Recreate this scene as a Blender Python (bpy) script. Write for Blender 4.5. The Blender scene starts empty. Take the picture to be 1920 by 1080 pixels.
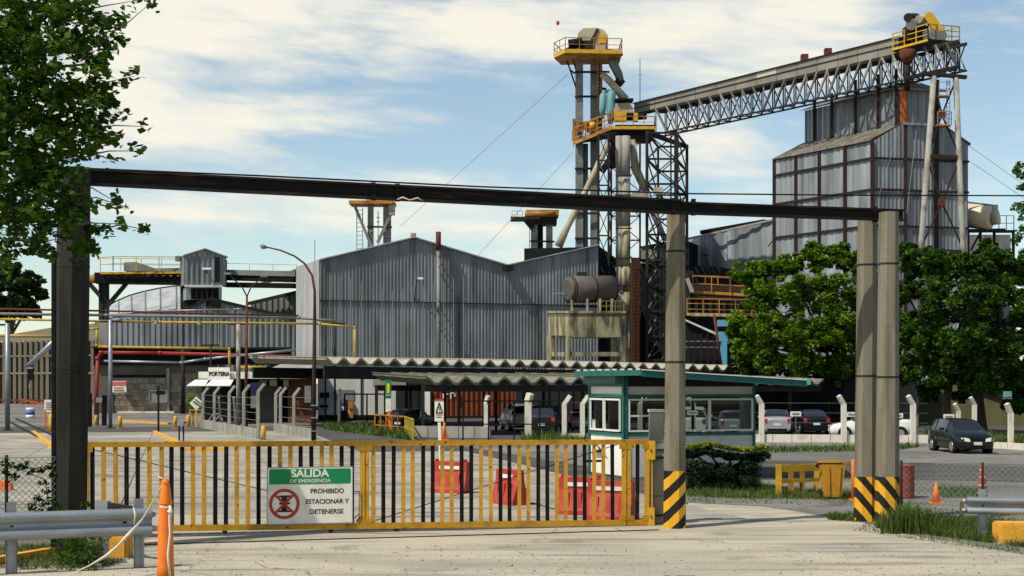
import bpy, math, random
import numpy as np
from mathutils import Vector, Matrix, Euler
random.seed(7); RG = np.random.default_rng(7)
S = bpy.context.scene; COL = S.collection
R = math.radians
# ---------------- camera (level, lens shifted up) ----------------
F = 2667.0; EYE = 3.1; HY = 715.0
cam = bpy.data.objects.new('camera', bpy.data.cameras.new('camera')); COL.objects.link(cam); S.camera = cam
cam.location = (0, 0, EYE); cam.rotation_euler = (R(90), 0, 0)
cam.data.sensor_width = 36; cam.data.lens = F/1920*36; cam.data.shift_y = (HY-540)/1920
cam.data.clip_start = .1; cam.data.clip_end = 3000
# ---------------- light ----------------
SUNV = Vector((-2.6, -1.9, 4.5)).normalized()
sun = bpy.data.objects.new('sun', bpy.data.lights.new('sun', 'SUN')); COL.objects.link(sun)
sun.data.energy = 5.0; sun.data.angle = R(.5); sun.data.color = (1, .93, .80)
sun.rotation_euler = SUNV.to_track_quat('Z', 'Y').to_euler(); sun.location = (0, 0, 60)
vs = S.view_settings; vs.view_transform = 'Standard'; vs.look = 'None'; vs.exposure = 0.0; vs.gamma = 1; vs.use_curve_mapping = False
wd = bpy.data.worlds.new('World'); S.world = wd; wd.use_nodes = True
def world():
    nt = wd.node_tree; N = nt.nodes; L = nt.links; N.clear()
    def m(op, a, b=None, c=None):
        n = N.new('ShaderNodeMath'); n.operation = op
        for i, v in enumerate((a, b, c)):
            if v is None: continue
            if isinstance(v, (int, float)): n.inputs[i].default_value = v
            else: L.new(v, n.inputs[i])
        return n.outputs[0]
    out = N.new('ShaderNodeOutputWorld')
    sky = N.new('ShaderNodeTexSky'); sky.sky_type = 'NISHITA'; sky.sun_disc = False
    sky.sun_elevation = math.asin(SUNV.z); sky.sun_rotation = math.atan2(SUNV.x, SUNV.y)
    sky.air_density = 1.0; sky.dust_density = .3; sky.ozone_density = 3.0; sky.altitude = 20
    bg = N.new('ShaderNodeBackground'); bg.inputs[1].default_value = .15
    tint = N.new('ShaderNodeMix'); tint.data_type = 'RGBA'; tint.blend_type = 'MULTIPLY'; tint.inputs[0].default_value = 1
    tint.inputs[7].default_value = (.98, .97, .86, 1)
    L.new(sky.outputs[0], tint.inputs[6]); L.new(tint.outputs[2], bg.inputs[0])
    tc = N.new('ShaderNodeTexCoord'); sp = N.new('ShaderNodeSeparateXYZ'); L.new(tc.outputs['Generated'], sp.inputs[0])
    x, y, z = sp.outputs
    az = m('ARCTAN2', x, y); el = m('ARCSINE', z)
    # clouds lie in streaks that tilt a little
    nz = []
    for (sx, sz, sc, det, rot, seed) in ((1.0, 3.2, 6.5, 7, .10, 3.1), (1.0, 5.5, 16, 6, .06, 8.7), (1, 2.6, 3.0, 5, .12, 1.3)):
        cb = N.new('ShaderNodeCombineXYZ')
        L.new(m('MULTIPLY', az, sx), cb.inputs[0]); L.new(m('MULTIPLY', m('ADD', el, m('MULTIPLY', az, rot)), sz), cb.inputs[1]); cb.inputs[2].default_value = seed
        n = N.new('ShaderNodeTexNoise'); n.inputs['Scale'].default_value = sc; n.inputs['Detail'].default_value = det; n.inputs['Roughness'].default_value = .55
        n.inputs['Distortion'].default_value = .35
        L.new(cb.outputs[0], n.inputs['Vector']); nz.append(n.outputs['Fac'])
    base = m('ADD', m('MULTIPLY', m('SUBTRACT', nz[0], .5), 1.5), m('ADD', m('MULTIPLY', m('SUBTRACT', nz[1], .5), 1.0), m('ADD', m('MULTIPLY', m('SUBTRACT', nz[2], .5), 1.0), 1.10)))   # about 1.07 on average
    # broad banks and gaps of this day's sky: centre (px, py), radii, weight
    blobs = [(700, 35, 560, 85, .50), (230, 150, 200, 90, .22), (1350, 60, 330, 60, .30), (620, 225, 230, 32, .36), (300, 265, 190, 40, .34), (790, 325, 110, 20, .35),
             (330, 405, 330, 22, .30), (640, 425, 420, 20, .20), (1340, 275, 130, 32, .32), (1300, 330, 160, 14, .2),
             (820, 290, 330, 42, -.30), (400, 150, 160, 30, -.30), (1000, 190, 230, 55, -.36), (330, 330, 260, 22, -.30), (1850, 200, 240, 190, -.34), (1500, 240, 130, 60, -.2), (850, 480, 420, 40, -.12)]
    acc = m('SUBTRACT', base, m('MULTIPLY', m('MAXIMUM', m('SUBTRACT', el, .30), 0.0), .7))
    for (bx, by, rx, ry, w) in blobs:
        a = m('DIVIDE', m('SUBTRACT', az, math.atan((bx-960)/F)), rx/F); b = m('DIVIDE', m('SUBTRACT', el, math.atan((HY-by)/F)), ry/F)
        g = m('EXPONENT', m('MULTIPLY', m('ADD', m('MULTIPLY', a, a), m('MULTIPLY', b, b)), -1.0))
        acc = m('ADD', acc, m('MULTIPLY', g, w))
    mr = N.new('ShaderNodeMapRange'); mr.interpolation_type = 'SMOOTHSTEP'
    mr.inputs[1].default_value = .86; mr.inputs[2].default_value = 1.72; mr.inputs[3].default_value = 0.06; mr.inputs[4].default_value = .97
    L.new(acc, mr.inputs[0])
    cl = N.new('ShaderNodeBackground'); cl.inputs[0].default_value = (1.0, .955, .82, 1); cl.inputs[1].default_value = .98
    mx = N.new('ShaderNodeMixShader'); L.new(mr.outputs[0], mx.inputs[0]); L.new(bg.outputs[0], mx.inputs[1]); L.new(cl.outputs[0], mx.inputs[2])
    L.new(mx.outputs[0], out.inputs[0])
world()
# ---------------- helpers ----------------
def P(px, py, d): return Vector(((px-960)*d/F, d, EYE+(HY-py)*d/F))
def Zp(py, d): return EYE+(HY-py)*d/F
def gd(py): return F*EYE/(py-HY)
def GP(px, py, z=0):
    v = P(px, py, gd(py)); v.z = z; return v
class Wall:                                # a straight run seen between two picture columns, each at its own distance
    def __init__(s, x1, d1, x2, d2): s.a = (x1, 1/d1, x2, 1/d2); s.A = P(x1, 0, d1).to_2d(); s.B = P(x2, 0, d2).to_2d(); s.u = (s.B-s.A).normalized(); s.len = (s.B-s.A).length
    def d(s, px): x1, i1, x2, i2 = s.a; t = (px-x1)/(x2-x1); return 1/(i1+(i2-i1)*t)
    def p(s, px, py, off=0):
        v = P(px, py, s.d(px)); n = s.n(); return Vector((v.x+n.x*off, v.y+n.y*off, v.z))
    def n(s): return Vector((s.u.y, -s.u.x))       # towards the camera side when running left to right
    def s_at(s, px): v = P(px, 0, s.d(px)).to_2d(); return (v-s.A).dot(s.u)
OFF = {}
def props(o, label=None, cat=None, group=None, kind=None):
    if label: o['label'] = label
    if cat: o['category'] = cat
    if group: o['group'] = group
    if kind: o['kind'] = kind
    return o
def thing(name, label, cat, loc=(0, 0, 0), group=None, rz=0):
    o = bpy.data.objects.new(name, None); COL.objects.link(o); o.location = loc; o.rotation_euler = (0, 0, rz); o.empty_display_size = .3
    OFF[o.name] = Vector(loc); return props(o, label, cat, group)
def link(name, me, parent=None, loc=(0, 0, 0), rot=(0, 0, 0)):
    o = bpy.data.objects.new(name, me); COL.objects.link(o); o.location = loc; o.rotation_euler = rot
    if parent: o.parent = parent; OFF[o.name] = OFF.get(parent.name, Vector())
    else: OFF[o.name] = Vector()
    return o
class MB:
    def __init__(s): s.v = []; s.f = []; s.sm = []
    def add(s, vs, fs, smooth=False):
        b = len(s.v); s.v += [tuple(v) for v in vs]; s.f += [tuple(b+i for i in f) for f in fs]; s.sm += [smooth]*len(fs); return s
    def box(s, c, size, rz=0, M=None):
        hx, hy, hz = size[0]/2, size[1]/2, size[2]/2
        vs = [Vector((x, y, z)) for z in (-hz, hz) for x, y in ((-hx, -hy), (hx, -hy), (hx, hy), (-hx, hy))]
        if rz: m_ = Matrix.Rotation(rz, 3, 'Z'); vs = [m_ @ v for v in vs]
        if M is not None: vs = [M @ v for v in vs]
        c = Vector(c)
        return s.add([v+c for v in vs], [(3, 2, 1, 0), (4, 5, 6, 7), (0, 1, 5, 4), (1, 2, 6, 5), (2, 3, 7, 6), (3, 0, 4, 7)])
    def bar(s, p, q, w, h=None, up=Vector((0, 0, 1))):
        p = Vector(p); q = Vector(q); h = h or w; t = (q-p)
        if t.length < 1e-6: return s
        t.normalize()
        if abs(t.dot(up)) > .98: up = Vector((0, 1, 0))
        a = t.cross(up).normalized(); b = a.cross(t)
        vs = [e + a*i*w/2 + b*j*h/2 for e in (p, q) for i, j in ((-1, -1), (1, -1), (1, 1), (-1, 1))]
        return s.add(vs, [(3, 2, 1, 0), (4, 5, 6, 7), (0, 1, 5, 4), (1, 2, 6, 5), (2, 3, 7, 6), (3, 0, 4, 7)])
    def tube(s, pts, r, n=8, cap=True, smooth=True):
        pts = [Vector(p) for p in pts]; rs = r if isinstance(r, (list, tuple)) else [r]*len(pts); b = len(s.v); k = len(pts); last = None
        for i, p in enumerate(pts):
            t = (pts[min(i+1, k-1)]-pts[max(i-1, 0)]).normalized()
            up = last if last is not None else (Vector((0, 0, 1)) if abs(t.z) < .9 else Vector((0, 1, 0)))
            a = t.cross(up).normalized(); bb = a.cross(t).normalized(); last = bb
            for j in range(n): th = 2*math.pi*j/n+math.pi/n; s.v.append(tuple(p+(a*math.cos(th)+bb*math.sin(th))*rs[i]))
        for i in range(k-1):
            for j in range(n): s.f.append((b+i*n+j, b+i*n+(j+1) % n, b+(i+1)*n+(j+1) % n, b+(i+1)*n+j)); s.sm.append(smooth)
        if cap: s.f.append(tuple(b+j for j in reversed(range(n)))); s.f.append(tuple(b+(k-1)*n+j for j in range(n))); s.sm += [False, False]
        return s
    def prism(s, poly, d):                 # poly: 3D loop, d: extrusion vector
        k = len(poly); d = Vector(d); poly = [Vector(p) for p in poly]
        return s.add(poly+[p+d for p in poly], [tuple(reversed(range(k))), tuple(range(k, 2*k))]+[(i, (i+1) % k, k+(i+1) % k, k+i) for i in range(k)])
    def quad(s, *p): return s.add(p, [tuple(range(len(p)))])
    def build(s, name, mat, parent=None, **kw):
        o0 = OFF.get(parent.name, Vector()) if parent else Vector()
        me = bpy.data.meshes.new(name); me.from_pydata([(v[0]-o0.x, v[1]-o0.y, v[2]-o0.z) for v in s.v], [], s.f)
        me.polygons.foreach_set('use_smooth', s.sm); me.materials.append(mat); me.update()
        o = link(name, me, parent); return props(o, **kw) if kw else o
def fixn(o):
    import bmesh
    bm = bmesh.new(); bm.from_mesh(o.data); bmesh.ops.recalc_face_normals(bm, faces=bm.faces); bm.to_mesh(o.data); bm.free(); return o
def one(name, mat, parent, fn, *a, **k):
    m_ = MB(); getattr(m_, fn)(*a, **k); return m_.build(name, mat, parent)
def bars(name, segs, mat, parent, w, h=None):
    return [one(name, mat, parent, 'bar', a, b, w, h) for a, b in segs]
def copy_tree(o, parent=None, loc=None, rz=None, label=None, scale=None):
    c = o.copy(); COL.objects.link(c); c.parent = parent; OFF[c.name] = OFF.get(o.name, Vector())
    if loc is not None: c.location = loc; OFF[c.name] = Vector(loc)
    if rz is not None: c.rotation_euler = (0, 0, rz)
    if scale: c.scale = scale
    if label: c['label'] = label
    for ch in [q for q in bpy.data.objects if q.parent == o]: copy_tree(ch, c)
    return c
# ---------------- materials ----------------
def mat(name, col, rough=.8, metal=0, col2=None, sc=1.5, st=(1, 1, 1), amt=.6, lo=.42, hi=.62, rnd=0, bump=0, bsc=30, fine=.10, coat=0, alpha=None, leaf=False, col3=None, st3=(1, 1, 1), sc3=.3, lo3=.55, hi3=.7, em=0, spec=.3, bst=None, crack=0):
    m_ = bpy.data.materials.new(name); m_.use_nodes = True; nt = m_.node_tree; N = nt.nodes; L = nt.links
    b = N['Principled BSDF']; b.inputs['Roughness'].default_value = rough; b.inputs['Metallic'].default_value = metal; b.inputs['Specular IOR Level'].default_value = spec
    if coat: b.inputs['Coat Weight'].default_value = coat; b.inputs['Coat Roughness'].default_value = .05
    geo = N.new('ShaderNodeNewGeometry')
    def noise(scale, stretch, det=5):
        mp = N.new('ShaderNodeMapping'); mp.inputs['Scale'].default_value = stretch; L.new(geo.outputs['Position'], mp.inputs[0])
        n = N.new('ShaderNodeTexNoise'); n.inputs['Scale'].default_value = scale; n.inputs['Detail'].default_value = det; L.new(mp.outputs[0], n.inputs['Vector']); return n.outputs['Fac']
    def rng(v, a, c, o1=0, o2=1):
        r_ = N.new('ShaderNodeMapRange'); r_.inputs[1].default_value = a; r_.inputs[2].default_value = c; r_.inputs[3].default_value = o1; r_.inputs[4].default_value = o2; L.new(v, r_.inputs[0]); return r_.outputs[0]
    def mix(f, a, c, mode='MIX'):
        q = N.new('ShaderNodeMix'); q.data_type = 'RGBA'; q.blend_type = mode
        for i, v in ((0, f), (6, a), (7, c)):
            if isinstance(v, (int, float)): q.inputs[i].default_value = v
            elif isinstance(v, tuple): q.inputs[i].default_value = (*v[:3], 1)
            else: L.new(v, q.inputs[i])
        return q.outputs[2]
    cur = tuple(col)
    if col2: cur = mix(rng(noise(sc, st), lo, hi, 0, amt), cur, tuple(col2))
    if col3: cur = mix(rng(noise(sc3, st3, 5), lo3, hi3), cur, tuple(col3))
    if crack:
        mp = N.new('ShaderNodeMapping'); L.new(geo.outputs['Position'], mp.inputs[0]); ns = N.new('ShaderNodeTexNoise'); ns.inputs['Scale'].default_value = 1.3; L.new(mp.outputs[0], ns.inputs['Vector'])
        va = N.new('ShaderNodeVectorMath'); va.operation = 'MULTIPLY_ADD'; va.inputs[1].default_value = (1.2, 1.2, 0); L.new(ns.outputs['Color'], va.inputs[0]); L.new(geo.outputs['Position'], va.inputs[2])
        vo = N.new('ShaderNodeTexVoronoi'); vo.feature = 'DISTANCE_TO_EDGE'; vo.inputs['Scale'].default_value = crack; L.new(va.outputs[0], vo.inputs['Vector'])
        cur = mix(rng(vo.outputs['Distance'], .0010, .0045, 0, 1), tuple(c*.42 for c in col), cur)
        v2 = N.new('ShaderNodeTexVoronoi'); v2.inputs['Scale'].default_value = .55; L.new(va.outputs[0], v2.inputs['Vector'])
        cur = mix(rng(v2.outputs['Distance'], .07, .22, .45, 0), cur, tuple(c*.30 for c in col))
    if leaf:
        at = N.new('ShaderNodeAttribute'); at.attribute_name = 'tone'
        cur = mix(at.outputs['Fac'], tuple(col), tuple(col2)) if col2 else cur
    if fine: 
        v = rng(noise(40, (1, 1, 1), 3), .3, .7, 1-fine, 1+fine); cb = N.new('ShaderNodeCombineXYZ')
        for i in range(3): L.new(v, cb.inputs[i])
        cur = mix(1.0, cur, cb.outputs[0], 'MULTIPLY')
    if rnd:
        oi = N.new('ShaderNodeObjectInfo'); v = rng(oi.outputs['Random'], 0, 1, 1-rnd, 1+rnd); cb = N.new('ShaderNodeCombineXYZ')
        for i in range(3): L.new(v, cb.inputs[i])
        cur = mix(1.0, cur, cb.outputs[0], 'MULTIPLY')
    if isinstance(cur, tuple): b.inputs['Base Color'].default_value = (*cur[:3], 1)
    else: L.new(cur, b.inputs['Base Color'])
    if bump:
        bp = N.new('ShaderNodeBump'); bp.inputs['Strength'].default_value = bump; bp.inputs['Distance'].default_value = .02; L.new(noise(bsc, bst or (1, 1, 1), 6), bp.inputs['Height']); L.new(bp.outputs[0], b.inputs['Normal'])
    if leaf:
        tr = N.new('ShaderNodeBsdfTranslucent'); mx = N.new('ShaderNodeMixShader'); mx.inputs[0].default_value = .30
        if not isinstance(cur, tuple): L.new(cur, tr.inputs[0])
        L.new(b.outputs[0], mx.inputs[1]); L.new(tr.outputs[0], mx.inputs[2]); L.new(mx.outputs[0], N['Material Output'].inputs[0])
    m_.diffuse_color = (*col[:3], 1)
    return m_
MT = dict(
 ground=mat('worn_asphalt', (.125, .12, .105), .95, col2=(.20, .19, .165), sc=.12, lo=.4, hi=.6, amt=.9, col3=(.09, .088, .08), sc3=.35, lo3=.56, hi3=.66, bump=.5, bsc=25, fine=.25, crack=.16),
 apron=mat('dusty_concrete', (.41, .36, .27), .95, col2=(.27, .245, .19), sc=.5, st=(.5, 1.3, 1), lo=.42, hi=.66, amt=.85, col3=(.17, .16, .14), sc3=1.1, st3=(.22, 2.2, 1), lo3=.52, hi3=.72, bump=.8, bsc=14, fine=.34, crack=.22),
 slab=mat('pale_concrete_slab', (.32, .29, .23), .92, col3=(.12, .115, .10), sc3=.9, st3=(.3, 1.6, 1), lo3=.55, hi3=.68, col2=(.20, .185, .15), sc=.5, lo=.45, hi=.65, amt=.8, rnd=.16, bump=.4, bsc=18, fine=.16, crack=.3),
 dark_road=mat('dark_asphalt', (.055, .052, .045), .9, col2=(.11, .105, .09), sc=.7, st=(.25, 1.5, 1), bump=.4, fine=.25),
 dirt=mat('dirt', (.16, .13, .085), .95, col2=(.09, .085, .05), sc=2, bump=.6),
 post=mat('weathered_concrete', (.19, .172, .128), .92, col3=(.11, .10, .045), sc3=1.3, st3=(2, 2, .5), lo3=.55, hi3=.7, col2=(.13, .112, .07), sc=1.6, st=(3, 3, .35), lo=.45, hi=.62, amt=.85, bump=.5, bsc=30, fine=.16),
 post_dark=mat('shade_dark_concrete', (.024, .023, .018), .92, col2=(.010, .0095, .008), sc=1.6, st=(3, 3, .3), lo=.42, hi=.6, amt=.9, bump=.5, fine=.2),  # near-black tone puts the tree's shade into the left post's colour
 conc_white=mat('whitewashed_concrete', (.62, .58, .48), .9, col2=(.35, .32, .25), sc=3, st=(1, 1, .6), lo=.5, hi=.7, fine=.1),
 conc_grey=mat('grey_concrete', (.30, .29, .25), .9, col2=(.17, .165, .13), sc=1.4, st=(1, 1, .5), bump=.3),
 conc_moss=mat('mossy_yellow_concrete', (.36, .325, .19), .9, col2=(.06, .055, .03), sc=1.5, st=(1.2, 1.2, .3), lo=.40, hi=.66, amt=.95, bump=.3),
 yellow=mat('gate_yellow_paint', (.48, .245, .012), .5, col3=(.10, .045, .015), sc3=11, lo3=.62, hi3=.70, col2=(.30, .15, .012), sc=3.2, st=(1, 1, 1), lo=.5, hi=.68, amt=.8, fine=.14, bump=.15),
 yellow2=mat('safety_yellow', (.58, .33, .015), .5, col2=(.38, .17, .02), sc=2, lo=.52, hi=.7, fine=.1),
 yellow_block=mat('painted_kerb_yellow', (.66, .33, .03), .85, col2=(.32, .22, .10), sc=5, lo=.50, hi=.66, fine=.18, bump=.5),
 orange_steel=mat('ochre_steel', (.42, .18, .018), .6, col2=(.16, .07, .02), sc=.9, lo=.45, hi=.62, amt=.8),
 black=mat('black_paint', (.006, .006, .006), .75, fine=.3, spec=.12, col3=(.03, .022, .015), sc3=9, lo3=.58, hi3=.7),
 dark_steel=mat('dark_steel', (.014, .013, .012), .8, col2=(.04, .024, .014), sc=1.2, lo=.5, hi=.7),
 rust_beam=mat('rusty_beam', (.006, .005, .0045), .85, col2=(.040, .022, .013), sc=2.5, st=(.6, .6, 4), lo=.52, hi=.7, amt=.8, bump=.3),
 rust=mat('rust', (.12, .035, .014), .85, col2=(.04, .015, .01), sc=2, bump=.2),
 rust_frame=mat('rusty_frame', (.030, .014, .010), .85, col2=(.014, .009, .008), sc=.6),
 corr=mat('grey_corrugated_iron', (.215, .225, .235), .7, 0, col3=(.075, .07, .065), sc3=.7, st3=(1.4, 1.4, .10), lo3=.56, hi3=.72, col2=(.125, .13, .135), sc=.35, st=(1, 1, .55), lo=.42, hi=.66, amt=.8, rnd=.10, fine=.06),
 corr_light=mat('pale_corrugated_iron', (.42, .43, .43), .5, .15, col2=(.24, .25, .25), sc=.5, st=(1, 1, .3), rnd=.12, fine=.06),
 silo=mat('silo_sheet', (.255, .278, .298), .6, 0, col2=(.125, .136, .148), sc=.6, st=(1.5, 1.5, .12), lo=.40, hi=.62, amt=.8, rnd=.28, fine=.05),
 silo_roof=mat('silo_roof_sheet', (.19, .172, .145), .7, 0, col2=(.10, .075, .055), sc=.8, rnd=.22),
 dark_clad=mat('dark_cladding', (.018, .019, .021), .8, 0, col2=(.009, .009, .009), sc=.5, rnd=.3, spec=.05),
 gal=mat('galvanised_steel', (.30, .325, .35), .42, .55, col2=(.20, .215, .235), sc=3, st=(.5, 1, 2.5), lo=.4, hi=.65, fine=.06),
 grey_paint=mat('grey_painted_steel', (.20, .20, .19), .6, .1, col2=(.11, .11, .105), sc=.8),
 conveyor=mat('conveyor_cover', (.235, .225, .185), .6, .1, col2=(.15, .14, .115), sc=.4, rnd=.12),
 conveyor_pale=mat('pale_cover_panel', (.46, .42, .32), .6),
 truss=mat('truss_steel', (.20, .195, .175), .7, 0, col2=(.05, .04, .03), sc=.8, rnd=.6),
 beige=mat('beige_housing', (.42, .37, .26), .6, col2=(.20, .16, .10), sc=.5),
 white_steel=mat('peeling_white_steel', (.29, .28, .24), .8, col2=(.10, .07, .04), sc=.7, lo=.48, hi=.6),
 teal=mat('teal_cyclone', (.13, .30, .31), .5, col2=(.07, .17, .18), sc=.5),
 cream_tank=mat('cream_tank', (.66, .56, .40), .5, col2=(.40, .31, .20), sc=.6),
 tank_grey=mat('old_grey_tank', (.095, .085, .072), .7, col2=(.07, .055, .045), sc=.9, bump=.2),
 green_frame=mat('teal_green_frame', (.010, .115, .10), .45, col2=(.008, .065, .06), sc=3),
 green_box=mat('faded_green_box', (.10, .17, .11), .7, col2=(.06, .11, .075), sc=3),
 white=mat('white_paint', (.74, .72, .65), .6, col2=(.56, .53, .46), sc=2, lo=.5, hi=.7),
 sign_white=mat('sign_white', (.74, .72, .63), .55, col2=(.48, .44, .34), sc=3.5, lo=.48, hi=.75, fine=.04),
 wall_white=mat('dirty_white_wall', (.55, .54, .50), .85, col2=(.33, .32, .29), sc=.5, st=(1, 1, .5), lo=.45, hi=.7),
 panel_grey=mat('shaded_booth_panel', (.55, .56, .54), .6, col2=(.42, .42, .40), sc=1.5),
 frame_white=mat('window_frame_white', (.66, .65, .60), .5),
 glass=mat('dark_window_glass', (.010, .012, .012), .04, spec=.35, fine=0),
 glass2=mat('vehicle_glass', (.008, .010, .012), .03, spec=.8, fine=0, coat=.5),
 brick=mat('old_brick_infill', (.28, .225, .165), .95, rnd=.3, col2=(.13, .10, .075), sc=1.6, st=(1, 1, 4), lo=.4, hi=.6, bump=.5),
 brick_red=mat('brown_brick', (.15, .055, .03), .9, col2=(.08, .035, .022), sc=2, st=(1, 1, 4), bump=.4),
 mortar=mat('soot_grey_wall', (.12, .11, .09), .95, col2=(.065, .058, .048), sc=.7),
 slat=mat('tan_slat', (.17, .145, .10), .85, col2=(.15, .12, .08), sc=1, st=(1, 1, .3), rnd=.25),
 zig=mat('fibre_cement', (.34, .315, .25), .9, col2=(.22, .20, .15), sc=1.2, st=(1, 1, 1), lo=.42, hi=.66, rnd=.12, bump=.2),
 zig_dark=mat('old_fibre_cement', (.17, .16, .125), .9, col2=(.09, .082, .06), sc=1.2, rnd=.12),
 container=mat('rust_orange_container', (.19, .045, .014), .8, col2=(.10, .03, .014), sc=1, st=(1, 1, .3), rnd=.15),
 red_barrier=mat('red_plastic', (.36, .034, .020), .55, col2=(.46, .10, .065), sc=2.2, lo=.5, hi=.65, fine=.05),
 red_pipe=mat('red_pipe', (.24, .02, .014), .6),
 yel_pipe=mat('yellow_pipe', (.44, .30, .02), .6, col2=(.25, .15, .03), sc=1.2),
 orange_plastic=mat('orange_plastic', (.80, .19, .02), .5, col2=(.62, .13, .02), sc=5, lo=.5, hi=.7, fine=.05),
 red_cone=mat('faded_red_plastic', (.52, .07, .02), .5),
 ref_white=mat('reflective_white', (.7, .68, .62), .5),
 rope=mat('white_tape', (.66, .58, .48), .7),
 rubber=mat('rubber', (.012, .012, .012), .9),
 black_car=mat('black_car_paint', (.004, .0045, .006), .3, coat=.35, fine=0), silver_car=mat('silver_car_paint', (.42, .42, .41), .3, .5, coat=.7, fine=0),
 white_car=mat('white_car_paint', (.72, .70, .64), .3, coat=1, fine=0), blue_car=mat('slate_car_paint', (.07, .085, .11), .3, .3, coat=1, fine=0),
 lamp=mat('headlight', (.72, .70, .60), .15, coat=1, fine=0), tail=mat('tail_lamp', (.45, .015, .01), .2, coat=1, fine=0),
 plate=mat('number_plate', (.6, .6, .58), .5), chrome=mat('wheel_silver', (.45, .45, .45), .35, .8, fine=0),
 bin=mat('ochre_bin_plastic', (.46, .23, .02), .6, col2=(.28, .14, .03), sc=5, lo=.5, hi=.65),
 drum=mat('rusty_red_drum', (.27, .05, .022), .7, col2=(.14, .035, .02), sc=4),
 bark=mat('bark', (.05, .04, .028), .95, col2=(.09, .075, .05), sc=3, st=(1, 1, .3), bump=.6),
 twig=mat('twig', (.09, .075, .05), .9),
 leaf_near=mat('poplar_leaf', (.007, .024, .003), .6, leaf=True, col2=(.085, .18, .014), fine=0, spec=.1),
 leaf_tree=mat('broad_leaf', (.016, .055, .004), .55, leaf=True, col2=(.18, .31, .008), fine=0, spec=.2),
 leaf_deep=mat('deep_leaf', (.010, .036, .005), .55, leaf=True, col2=(.080, .17, .010), fine=0, spec=.2),
 leaf_far=mat('far_leaf', (.018, .045, .010), .6, leaf=True, col2=(.045, .085, .018), fine=0),
 leaf_hedge=mat('hedge_leaf', (.05, .10, .010), .6, leaf=True, col2=(.36, .38, .02), fine=0),
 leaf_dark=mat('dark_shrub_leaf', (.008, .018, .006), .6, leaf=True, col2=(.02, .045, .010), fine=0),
 leaf_lime=mat('lime_leaf', (.10, .20, .01), .6, leaf=True, col2=(.25, .38, .02), fine=0),
 grass=mat('grass', (.025, .065, .010), .7, leaf=True, col2=(.17, .21, .05), fine=0, spec=.15),
 olive=mat('olive_wall', (.085, .085, .035), .9, col2=(.05, .052, .022), sc=.8),
 blue=mat('faded_blue_steel', (.10, .30, .42), .6), bluepl=mat('blue_plastic', (.02, .12, .45), .5), navy=mat('navy', (.01, .012, .06), .6),
 green_sign=mat('sign_green', (.004, .22, .07), .5, fine=.03), sign_red=mat('sign_red', (.42, .035, .02), .5, fine=.03), sign_yellow=mat('sign_yellow', (.7, .55, .03), .5),
 ink=mat('ink', (.015, .015, .015), .6, fine=0), pink=mat('pink_print', (.55, .10, .14), .6),
 orange_panel=mat('bright_orange_sheet', (.55, .12, .012), .6),
)
def seeglass():
    m_ = bpy.data.materials.new('clear_window_glass'); m_.use_nodes = True; nt = m_.node_tree; N = nt.nodes; L = nt.links; N.remove(N['Principled BSDF'])
    a = N.new('ShaderNodeBsdfTransparent'); a.inputs[0].default_value = (.50, .54, .54, 1); g = N.new('ShaderNodeBsdfGlossy'); g.inputs['Roughness'].default_value = .03; fr = N.new('ShaderNodeFresnel'); fr.inputs[0].default_value = 1.35
    mx = N.new('ShaderNodeMixShader'); L.new(fr.outputs[0], mx.inputs[0]); L.new(a.outputs[0], mx.inputs[1]); L.new(g.outputs[0], mx.inputs[2]); L.new(mx.outputs[0], N['Material Output'].inputs[0]); return m_
MT['clear'] = seeglass()
# hazard stripes: flat paint in bands along a slanted direction
def hazard(name, sx, ph=0.0, per=.46):
    m_ = mat(name, (.66, .33, .015), .6); nt = m_.node_tree; N = nt.nodes; L = nt.links; b = N['Principled BSDF']
    tc = N.new('ShaderNodeTexCoord'); sp = N.new('ShaderNodeSeparateXYZ'); L.new(tc.outputs['Object'], sp.inputs[0])
    def m(op, a, c):
        n = N.new('ShaderNodeMath'); n.operation = op
        for i, v in enumerate((a, c)):
            if isinstance(v, (int, float)): n.inputs[i].default_value = v
            else: L.new(v, n.inputs[i])
        return n.outputs[0]
    ns = N.new('ShaderNodeTexNoise'); ns.inputs['Scale'].default_value = 9; L.new(tc.outputs['Object'], ns.inputs['Vector'])
    t = m('ADD', m('ADD', sp.outputs[2], m('MULTIPLY', sp.outputs[0], sx)), m('MULTIPLY', ns.outputs['Fac'], .03))
    fr = m('FRACT', m('DIVIDE', m('ADD', t, 10+ph), per), 0); g = m('GREATER_THAN', fr, .5)
    src = b.inputs['Base Color'].links[0].from_socket if b.inputs['Base Color'].links else None
    q = N.new('ShaderNodeMix'); q.data_type = 'RGBA'; L.new(g, q.inputs[0]); L.new(src, q.inputs[6]); q.inputs[7].default_value = (.009, .009, .008, 1)
    L.new(q.outputs[2], b.inputs['Base Color']); return m_
MT['haz_r'] = hazard('hazard_paint_rising', -1.0); MT['haz_l'] = hazard('hazard_paint_falling', 1.25, .1)
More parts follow.
